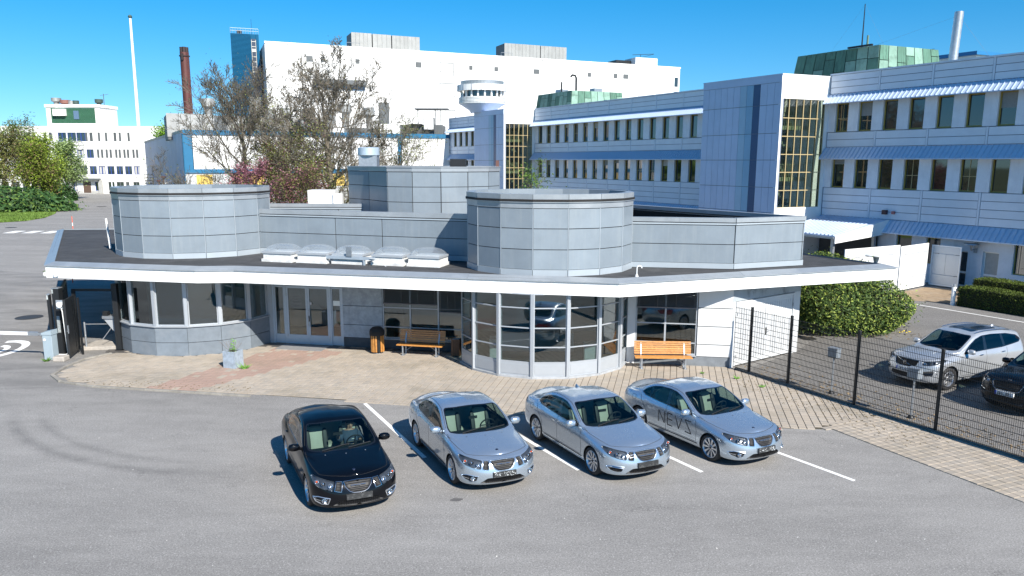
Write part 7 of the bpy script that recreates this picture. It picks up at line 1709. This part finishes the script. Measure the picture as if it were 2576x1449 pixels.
# ---- the driver of the black car (upper body seen through the windscreen)
PM = MB1; PE = thing('person', 'driver in a dark blue jacket sitting in the black car with one fist raised', 'person', PM @ Matrix.Translation((2.35, -.37, .5)), metric=True)
def skin(name, verts, edges, radii, m, par, sub=2):
    me = bpy.data.meshes.new(name); me.from_pydata([PM @ Vector(v) for v in verts], edges, []); o = bpy.data.objects.new(name+'_tmp', me); COL.objects.link(o)
    md = o.modifiers.new('s', 'SKIN'); sv = me.skin_vertices[0].data
    for i, r in enumerate(radii): sv[i].radius = (r, r) if not isinstance(r, tuple) else r
    sv[0].use_root = True; md.use_smooth_shade = True; m2 = o.modifiers.new('u', 'SUBSURF'); m2.levels = sub
    dg = bpy.context.evaluated_depsgraph_get(); me2 = bpy.data.meshes.new_from_object(o.evaluated_get(dg)); bpy.data.objects.remove(o); me2.materials.clear(); me2.materials.append(m); me2.name = name
    for p in me2.polygons: p.use_smooth = True
    return link(name, me2, par)
M_skin = mat('skin', (.52, .30, .22), .5); M_jack = mat('dark_blue_jacket', (.045, .07, .12), .8, 0, .2, 20); M_hair = mat('brown_hair', (.05, .03, .02), .8); M_trou = mat('dark_trousers', (.02,.02,.03), .9)
# one continuous body: pelvis, spine, neck, head, arms, thighs
bv = [(2.30,-.37,.50),(2.36,-.37,.70),(2.42,-.37,.90),(2.43,-.37,1.0),(2.42,-.37,1.06),(2.40,-.37,1.16),(2.39,-.37,1.235),
      (2.42,-.55,.96),(2.24,-.60,.80),(2.02,-.52,.90),(2.42,-.19,.96),(2.26,-.10,.82),(2.10,-.04,.98),(2.0,-.47,.52),(1.75,-.47,.42),(2.0,-.27,.52),(1.75,-.27,.42)]
be = [(0,1),(1,2),(2,3),(3,4),(4,5),(5,6),(2,7),(7,8),(8,9),(2,10),(10,11),(11,12),(0,13),(13,14),(0,15),(15,16)]
br = [.15,.15,.145,.075,.055,.085,.07,.07,.05,.036,.07,.05,.036,.08,.06,.08,.06]
skin('body', bv, be, br, M_skin, PE)
jv = [(2.30,-.37,.52),(2.36,-.37,.70),(2.42,-.37,.90),(2.43,-.37,.985),(2.42,-.55,.96),(2.24,-.60,.80),(2.05,-.53,.885),(2.42,-.19,.96),(2.26,-.10,.82),(2.12,-.05,.95)]
skin('jacket', jv, [(0,1),(1,2),(2,3),(2,4),(4,5),(5,6),(2,7),(7,8),(8,9)], [.17,.17,.165,.09,.088,.066,.05,.088,.066,.05], M_jack, PE)
b_ = MB(); ell(b_, (2.42,-.37,1.215), .095, .088, .085, 12, PM); link('hair', b_.mesh('hair', M_hair, True), PE)
b_ = MB(); b_.tube([PM @ Vector(v) for v in ((2.31,-.37,1.17),(2.285,-.37,1.14),(2.31,-.37,1.13))], [.008,.014,.006], 6); link('nose', b_.mesh('nose', M_skin, True), PE)
b_ = MB(); [ell(b_, (2.312,-.37+q*.032,1.175), .008, .012, .006, 6, PM) for q in (1,-1)]; link('eyes', b_.mesh('eyes', M_trou, True), PE)
b_ = MB(); b_.box(2.310,-.392,1.098,2.318,-.348,1.106,PM); link('mouth', b_.mesh('mouth', mat('lips',(.35,.12,.1),.5)), PE)
b_ = MB(); [ell(b_, (2.40,-.37+q*.088,1.16), .018, .01, .03, 6, PM) for q in (1,-1)]; link('ear', b_.mesh('ear', M_skin, True), PE)
for (hx, hy, hz, gx, gz) in ((2.0,-.51,.915,-.05,.03), (2.09,-.04,1.0,-.01,.05)):
    hv = [(hx+.03,hy,hz-.03),(hx,hy,hz)]; he = [(0,1)]; hr = [.028,.034]
    for k in range(4):
        yy = hy+(-.03+.02*k); b0 = len(hv); ln_ = (.9,1,.95,.8)[k]
        hv += [(hx+gx*.5,yy,hz+gz*.7),(hx+gx-.02*ln_,yy,hz+gz*.9),(hx+gx-.028*ln_,yy,hz+gz*.2),(hx+gx*.6-.005,yy,hz-.012)]; he += [(1,b0),(b0,b0+1),(b0+1,b0+2),(b0+2,b0+3)]; hr += [.0105,.0095,.009,.008]
    b0 = len(hv); hv += [(hx-.005,hy+.035,hz-.005),(hx-.03,hy+.04,hz+.01),(hx-.045,hy+.022,hz+.012)]; he += [(1,b0),(b0,b0+1),(b0+1,b0+2)]; hr += [.012,.011,.009]
    skin('hand', hv, he, hr, M_skin, PE, 1)
b_ = MB(); b_.box(2.245,-.44,.84,2.252,-.37,.852,PM); link('chest_logo', b_.mesh('chest_logo', M_letter if 'M_letter' in globals() else M_chrome), PE)
# ================================================================ TREES AND PLANTS
nr = np.random.default_rng(11)
def quads_mesh(name, P, m):
    """P: (n,4,3) array of quads"""
    n = len(P); me = bpy.data.meshes.new(name); me.vertices.add(n*4); me.vertices.foreach_set('co', P.reshape(-1)); me.loops.add(n*4); me.loops.foreach_set('vertex_index', np.arange(n*4)); me.polygons.add(n); me.polygons.foreach_set('loop_start', np.arange(0, n*4, 4)); me.polygons.foreach_set('loop_total', np.full(n, 4))
    me.materials.append(m); me.update(); me.validate(); return me
def leafq(C, s, asp=.5, up=.6, jit=.4, out=None):
    n = len(C); N = nr.normal(size=(n, 3)); N[:, 2] = np.abs(N[:, 2])+up
    if out is not None: N += out
    N /= np.linalg.norm(N, axis=1, keepdims=True); A = nr.normal(size=(n, 3)); A -= N*(A*N).sum(1, keepdims=True); A /= np.linalg.norm(A, axis=1, keepdims=True); B = np.cross(N, A)
    sz = s*nr.uniform(1-jit, 1+jit, (n, 1)); A = A*sz; B = B*sz*asp
    return np.stack([C-A, C-B*1+A*.1, C+A, C+B+A*.1], 1)
def leafmat(name, col, var=.35, scale=.6, trans=.25):
    m = mat(name, col, .65, 0, var, scale, spec=.3); nt = m.node_tree; b = nt.nodes['Principled BSDF']; out = nt.nodes['Material Output']
    tl = nt.nodes.new('ShaderNodeBsdfTranslucent'); mx = nt.nodes.new('ShaderNodeMixShader'); mx.inputs[0].default_value = trans
    src = b.inputs['Base Color'].links[0].from_socket if b.inputs['Base Color'].links else None
    if src: nt.links.new(src, tl.inputs[0])
    nt.links.new(b.outputs[0], mx.inputs[1]); nt.links.new(tl.outputs[0], mx.inputs[2]); nt.links.new(mx.outputs[0], out.inputs[0]); return m
M_bark = mat('grey_brown_bark', (.15, .13, .10), .9, 0, .3, 4, .6, 20)
M_barkd = mat('dark_bark', (.05, .042, .033), .9, 0, .3, 5)
L_bud = leafmat('olive_bud_leaf', (.21, .23, .07), .4, .5); L_pink = leafmat('pink_blossom', (.50, .22, .28), .35, 1.2, .3); L_mauve = leafmat('dark_mauve_leaf', (.13, .055, .06), .4, 1.2)
L_green = leafmat('mid_green_leaf', (.12, .20, .04), .35, .35); L_yg = leafmat('yellow_green_leaf', (.23, .31, .04), .35, .35); L_wg = leafmat('pale_green_leaf', (.26, .36, .14), .3, .4); L_brown = leafmat('brown_bud', (.17, .125, .06), .35, .4)
L_jun = leafmat('dark_juniper', (.035, .085, .022), .45, .4, .1); L_rho = leafmat('glossy_bush_leaf', (.06, .11, .022), .5, 2.2, .15); L_rhoy = leafmat('young_bush_leaf', (.24, .30, .06), .3, 1, .2); L_hedge = leafmat('clipped_hedge_leaf', (.10, .14, .02), .35, 1.2, .15)
L_bright = leafmat('bright_spring_leaf', (.15, .28, .03), .3, .4, .3)
def grow(base, h, spread, levels, seed, trunk_r, kids=(5, 6, 6, 4), up=.55, lean=(0, 0), trunk_frac=.30, m=None, twig_r=.012, zmin=1.5, shape=1.0, start=.25, blen=(.42,.62), wob0=.05, crad=(.42,.6)):
    """recursive branching; returns the limb mesh builder and the tip positions"""
    rg = random.Random(seed); limbs = MB(); tips = []; stems = MB()
    def seg(p, d, L_, r, lv, mb, wob):
        n = 5 if lv == 0 else (4 if lv < 3 else 3); pts = [p.copy()]; rs = [r]; dd = d.copy()
        for i in range(n):
            dd = (dd + Vector((rg.gauss(0, wob), rg.gauss(0, wob), rg.gauss(0, wob*.6) + (.06 if lv else .0)))).normalized(); p = p + dd*(L_/n); pts.append(p.copy()); rs.append(max(twig_r*.55, r*(1-(i+1)/n*(.62 if lv < levels else .8))))
        mb.tube(pts, rs, 8 if lv == 0 else (5 if lv == 1 else 3), False); return pts, rs, dd
    def rec(p, d, L_, r, lv):
        pts, rs, dd = seg(p, d, L_, r, lv, stems if lv == 0 else limbs, wob0 if lv == 0 else .13)
        if lv >= levels: tips.append(pts[-1]); tips.append(pts[-2]); return
        k = kids[min(lv, len(kids)-1)]; 
        for i in range(k):
            t = start + (1-start)*(i+.6*rg.random())/k if lv == 0 else .2+.8*(i+rg.random()*.7)/k
            f = t*(len(pts)-1); a = int(min(f, len(pts)-2)); q = pts[a].lerp(pts[a+1], f-a); rr = rs[a]*(1-(f-a))+rs[a+1]*(f-a)
            az = rg.uniform(0, 6.283) if lv else i*2.4+rg.uniform(-.5, .5); dn = (pts[a+1]-pts[a]).normalized(); o = dn.orthogonal().normalized(); w = dn.cross(o); side = o*math.cos(az)+w*math.sin(az)
            ang = rg.uniform(.5, .95) if lv else rg.uniform(.65, 1.05)*(1.25-.75*t)
            nd = (dn*math.cos(ang)+side*math.sin(ang)*spread+Vector((0, 0, up*.35))).normalized()
            nl = L_*rg.uniform(*(blen if lv == 0 else (.42, .62)))*(1.15-.45*t if lv == 0 else 1.05-.4*t)
            if nd.z < -.1: nd.z *= .3
            rec(q, nd, nl, rr*rg.uniform(*(crad if lv == 0 else (.42, .6))), lv+1)
    rec(Vector(base), Vector((lean[0], lean[1], 1)).normalized(), h*.80, trunk_r, 0)
    return stems, limbs, np.array([tuple(t) for t in tips])
def tree(name, label, base, h, levels, seed, trunk_r, leaf=None, nleaf=0, lsize=.1, lrad=.3, bark=None, cat='tree', group=None, zcut=None, **kw):
    t = thing(name, label, cat, T(base[0], base[1], base[2] if len(base) > 2 else 0), group, rigid=True)
    st, lb_, tips = grow((base[0], base[1], 0), h, kw.pop('spread', 1), levels, seed, trunk_r, **kw)
    st.build('trunk', bark or M_bark, t, smooth=True); cr = lb_.build('crown', bark or M_bark, t)
    if leaf is not None:
        ls = leaf if isinstance(leaf, list) else [(leaf, 1)]
        for lm, fr in ls:
            tp = tips if zcut is None else tips[tips[:, 2] < zcut*h*(1 if zcut < 2 else 1/h)]
            k = int(nleaf*fr); C = tp[nr.integers(0, len(tp), k)] + nr.normal(size=(k, 3))*lrad
            o = link('leaf', quads_mesh('leaf', leafq(C, lsize), lm), cr); o['kind'] = 'stuff'
    return t, tips
GT = 'trees behind the gatehouse'
tree('bare_tree', 'tall bare spreading tree rising above the white hall roof line', (-15.2, 62), 14.5, 5, 12, .40, L_bud, 1400, .055, .25, kids=(20, 7, 6, 5, 3), spread=1.25, up=.42, start=.16, wob0=.018, crad=(.26,.42), twig_r=.03, blen=(.55,.72), group=GT)
tree('bare_tree', 'smaller many branched tree with budding leaves left of the tall bare tree', (-22.0, 60), 13.6, 4, 21, .22, L_bud, 3000, .065, .3, kids=(15, 9, 8, 6), spread=1.1, up=.6, start=.12, wob0=.03, blen=(.5,.72), twig_r=.026, group=GT)
tree('budding_tree', 'olive budding tree standing between the two bare trees', (-19.0, 64), 10.8, 4, 33, .2, L_bud, 8000, .075, .36, kids=(12, 8, 7, 5), blen=(.55,.8), spread=1.15, up=.5, start=.1, twig_r=.024, group=GT)
tree('budding_tree', 'low olive budding tree at the foot of the tall bare tree, right side', (-10.6, 66), 10.6, 4, 43, .16, L_bud, 5200, .07, .34, kids=(11, 7, 6, 4), blen=(.5,.75), spread=1.2, up=.45, start=.1, twig_r=.024, group=GT)
tree('budding_tree', 'low dense budding tree behind the left drum and blossom', (-17.5, 58), 8.2, 4, 47, .15, [(L_bud, .75), (L_mauve, .25)], 15000, .075, .34, kids=(12, 8, 6, 4), blen=(.6,.85), spread=1.2, up=.4, start=.08, twig_r=.014, group=GT)
tree('blossom_tree', 'pink flowering tree showing just above the left drum', (-20.6, 56), 7.5, 4, 51, .12, [(L_pink, .75), (L_mauve, .25)], 10000, .065, .25, kids=(9, 7, 6, 4), blen=(.4,.6), spread=1.1, up=.4, start=.15, twig_r=.012, bark=M_barkd, group=GT)
tree('blossom_tree', 'darker mauve pink flowering tree behind the white rooftop unit', (-16.2, 54.5), 6.2, 4, 57, .12, [(L_pink, .2), (L_mauve, .45), (L_bud, .35)], 12000, .065, .28, kids=(11, 7, 6, 4), blen=(.6,.85), spread=1.15, up=.35, start=.15, twig_r=.012, bark=M_barkd, group=GT)
tree('young_tree', 'small dark leafy tree top in front of the far stair tower', (2.1, 60), 7.5, 3, 61, .10, L_green, 900, .10, .28, kids=(8, 5, 4), start=.4)
sheet('garden_ground', [(-34, 52), (-8, 50), (-4, 75), (-30, 84)], .02, GRASS)
# trees at the end of the lawn
GL = 'trees beside the far office'
tree('brown_tree', 'brownish leafless bushy tree at the left edge beyond the lawn', (-97, 140), 11.8, 4, 71, .35, [(L_brown, .3), (L_bud, .7)], 9000, .19, .7, kids=(11, 6, 5, 4), spread=1.25, up=.35, start=.12, twig_r=.035, group=GL)
tree('brown_tree', 'wide brown and olive tree reaching over the far office front', (-89, 138), 9.8, 4, 73, .32, [(L_brown, .3), (L_yg, .7)], 9000, .18, .7, kids=(11, 6, 5, 4), spread=1.25, up=.3, start=.12, twig_r=.035, group=GL)
tree('olive_tree', 'tall olive tree with a thin pointed top behind the brown trees', (-99, 150), 14.5, 4, 75, .35, [(L_bud, .6), (L_green, .4)], 7500, .18, .6, kids=(12, 6, 5, 3), spread=.9, up=.6, start=.15, twig_r=.03, group=GL)
tree('green_tree', 'yellow green leafy tree between the brown and the pale trees', (-94.0, 147), 11.2, 4, 77, .3, L_yg, 9500, .20, .75, kids=(11, 6, 5, 4), spread=1.1, up=.35, start=.12, twig_r=.03, group=GL)
tree('pale_tree', 'pale whitish green leafy tree nearest the far office entrance', (-93.0, 153), 10.8, 4, 79, .3, L_wg, 10000, .2, .6, kids=(11, 6, 5, 4), spread=1.15, up=.35, start=.12, twig_r=.03, group=GL)
tree('green_tree', 'bright green tree crown behind the left end of the warehouse roof', (-80.0, 172), 15.2, 3, 83, .35, L_bright, 5000, .30, .9, blen=(.28,.42), kids=(10, 6, 6), spread=1.1, up=.4, start=.3, twig_r=.05, group=GL)
def shrub(name, label, c, rx, ry, rz, n, size, lm, core, seed, cat='bush', bumps=9, second=None, asp=.35, power=2.0, group=None, square=0):
    rg = np.random.default_rng(seed); t = thing(name, label, cat, T(c[0], c[1], 0), group)
    B = rg.normal(size=(bumps, 3)); B /= np.linalg.norm(B, axis=1, keepdims=True)
    def rad(D): 
        r = np.ones(len(D)); 
        for k in range(bumps): r += .13*np.exp(-((D-B[k])**2).sum(1)*14) + .08*np.exp(-((D-B[(k*3) % bumps])**2).sum(1)*3)
        if square: m_ = np.abs(D).max(1); r = r/np.maximum(m_, .4)*.8 if square == 2 else r
        return r
    D = rg.normal(size=(n, 3)); D[:, 2] = np.abs(D[:, 2])*1.0 - .45; D /= np.linalg.norm(D, axis=1, keepdims=True)
    r = rad(D)*(1-.24*rg.random(n)**1.6+.13*(rg.random(n) > .965)); S_ = np.array([rx, ry, rz]); C = np.array(c)+D*S_*r[:, None]
    keep = C[:, 2] > .05; C = C[keep]; D2 = D[keep]
    k = int(len(C)*(.72 if second else 1)); o = link('foliage', quads_mesh('foliage', leafq(C[:k], size, asp, .2, .4, D2[:k]*1.3), lm), t); o['kind'] = 'stuff'
    if second: o = link('young_foliage', quads_mesh('young_foliage', leafq(C[k:]+D2[k:]*.05, size*.9, asp, .6, .4, D2[k:]*.8), second), t); o['kind'] = 'stuff'
    m_ = MB(); nn = 18; vs = []
    for i in range(nn+1):
        for j in range(nn):
            th, ph = math.pi*i/nn, 2*math.pi*j/nn; d = np.array([[math.sin(th)*math.cos(ph), math.sin(th)*math.sin(ph), math.cos(th)]]); q = np.array(c)+(d*S_*rad(d)[:, None]*.80)[0]; q[2] = max(q[2], .02); vs.append(tuple(q))
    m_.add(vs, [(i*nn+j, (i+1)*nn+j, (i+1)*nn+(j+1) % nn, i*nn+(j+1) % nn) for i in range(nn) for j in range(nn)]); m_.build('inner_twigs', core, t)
    return t
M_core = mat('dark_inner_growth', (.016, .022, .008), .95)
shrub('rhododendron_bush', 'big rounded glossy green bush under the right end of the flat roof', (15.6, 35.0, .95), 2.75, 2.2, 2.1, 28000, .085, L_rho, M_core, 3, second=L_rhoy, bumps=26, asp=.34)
shrub('juniper_bush', 'wide dark green juniper mound beyond the lawn at left', (-88, 117, .6), 17, 8.0, 3.6, 15000, .33, L_jun, M_core, 5, bumps=16, asp=.4, second=L_green)
shrub('juniper_bush', 'smaller dark shrub under the pale tree near the road', (-92, 146, .6), 4.5, 4, 3.4, 3500, .3, L_jun, M_core, 6, bumps=8)
def hedge(label, a, b, w, h, seed):
    F, L_ = frame(b, a); t = thing('clipped_hedge', label, 'hedge', F @ Matrix.Translation((L_/2, 0, 0))); rg = np.random.default_rng(seed); n = int(L_*2600)
    P = rg.random((n, 3))*np.array([L_, w, h]); f = rg.integers(0, 5, n); P[f == 0, 2] = h; P[f == 1, 2] = h; P[f == 2, 1] = 0; P[f == 3, 1] = w; P[(f == 4) & (P[:, 0] < L_/2), 0] = 0; P[(f == 4) & (P[:, 0] >= L_/2), 0] = L_
    P[:, 2] += np.sin(P[:, 0]*2.1)*.03; P += rg.normal(size=P.shape)*.028; P[:, 1] -= w/2; P[:, 2] = np.maximum(P[:, 2], .04)
    Mt = np.array(F); Wd = P @ Mt[:3, :3].T + Mt[:3, 3]; o = link('foliage', quads_mesh('foliage', leafq(Wd, .035, .6, .3), L_hedge), t); o['kind'] = 'stuff'
    MB().box(.05, -w/2+.05, 0, L_-.05, w/2-.05, h-.05, F).build('inner_twigs', M_core, t)
hedge('low clipped hedge beside the white bollard, nearer row', (25.5, 40.4), (31.2, 31.0), 1.25, 1.08, 1)
hedge('clipped hedge of the rear row by the glass doors', (27.9, 42.9), (33.5, 33.6), 1.25, 1.15, 2)
# grass blades on the lawn edge that the camera can just tell apart
n = 26000; X = nr.uniform(-100, -63.5, n); Y = nr.uniform(93.6, 112, n); k = [pin(x, y, lawn) for x, y in zip(X, Y)]; C = np.stack([X, Y, np.full(n, .1)], 1)[np.array(k)]
o = link('grass', quads_mesh('grass', leafq(C, .16, .5, -.2), leafmat('grass_blade', (.13, .21, .04), .4, .25)), None); o['kind'] = 'stuff'
# a bank of distant woodland low on the horizon
n = 9000; a = nr.uniform(-1.25, 1.25, n); rr = nr.uniform(420, 560, n); C = np.stack([np.sin(a)*rr, np.cos(a)*rr, nr.random(n)**.7*nr.uniform(5, 11, n)], 1); C[:, 2] *= (1+.3*np.sin(a*37)+.2*np.sin(a*91))
o = link('distant_wood', quads_mesh('distant_wood', leafq(C, 4.5, .8, .0), L_green), None); o['kind'] = 'stuff'
# leaf litter and grit in the yard, moss bits and chips on the forecourt
def litter(name, n, fn, s, m, z=.012):
    P = []
    while len(P) < n:
        x, y = fn(); P.append((x, y, z))
    o = link(name, quads_mesh(name, leafq(np.array(P), s, .7, 2.5, .6), m), None); o['kind'] = 'stuff'
def along():
    q = rnd.random(); return (8.9+q*6.6+abs(rnd.gauss(0, .9)), 27.2-q*11.2+rnd.gauss(.3, .5))
litter('leaf_litter', 900, along, .035, mat('dry_litter', (.26, .19, .11), .95, 0, .4, 3), .02)
litter('grit', 260, lambda: (rnd.uniform(-14, 12), rnd.uniform(9.5, 22)), .014, mat('pale_chip', (.55, .54, .51), .9), .008)
litter('leaf_litter', 260, lambda: (15.6+rnd.gauss(0, 2.4), 32.9+rnd.gauss(0, .35)), .05, mat('dry_litter', (.26, .19, .11)), .02)
# ================================================================ SITE UNITS TO METRES
DM = Matrix.Diagonal((UE, UN, UZ, 1))
for o in list(COL.objects):
    if o.parent is not None or o in (cam, sun): continue
    if o.as_pointer() in METRIC: continue
    Mo = o.matrix_basis.copy()
    if o.as_pointer() in RIGID:
        x = Mo.to_3x3() @ Vector((1, 0, 0)); a0 = math.atan2(x.y, x.x); a1 = math.atan2(x.y*UN, x.x*UE); p = DM @ Mo.translation
        o.matrix_basis = Matrix.Translation(p) @ Matrix.Rotation(a1-a0, 4, 'Z') @ Mo.to_3x3().to_4x4() @ Matrix.Scale(UE, 4)
    else: o.matrix_basis = DM @ Mo
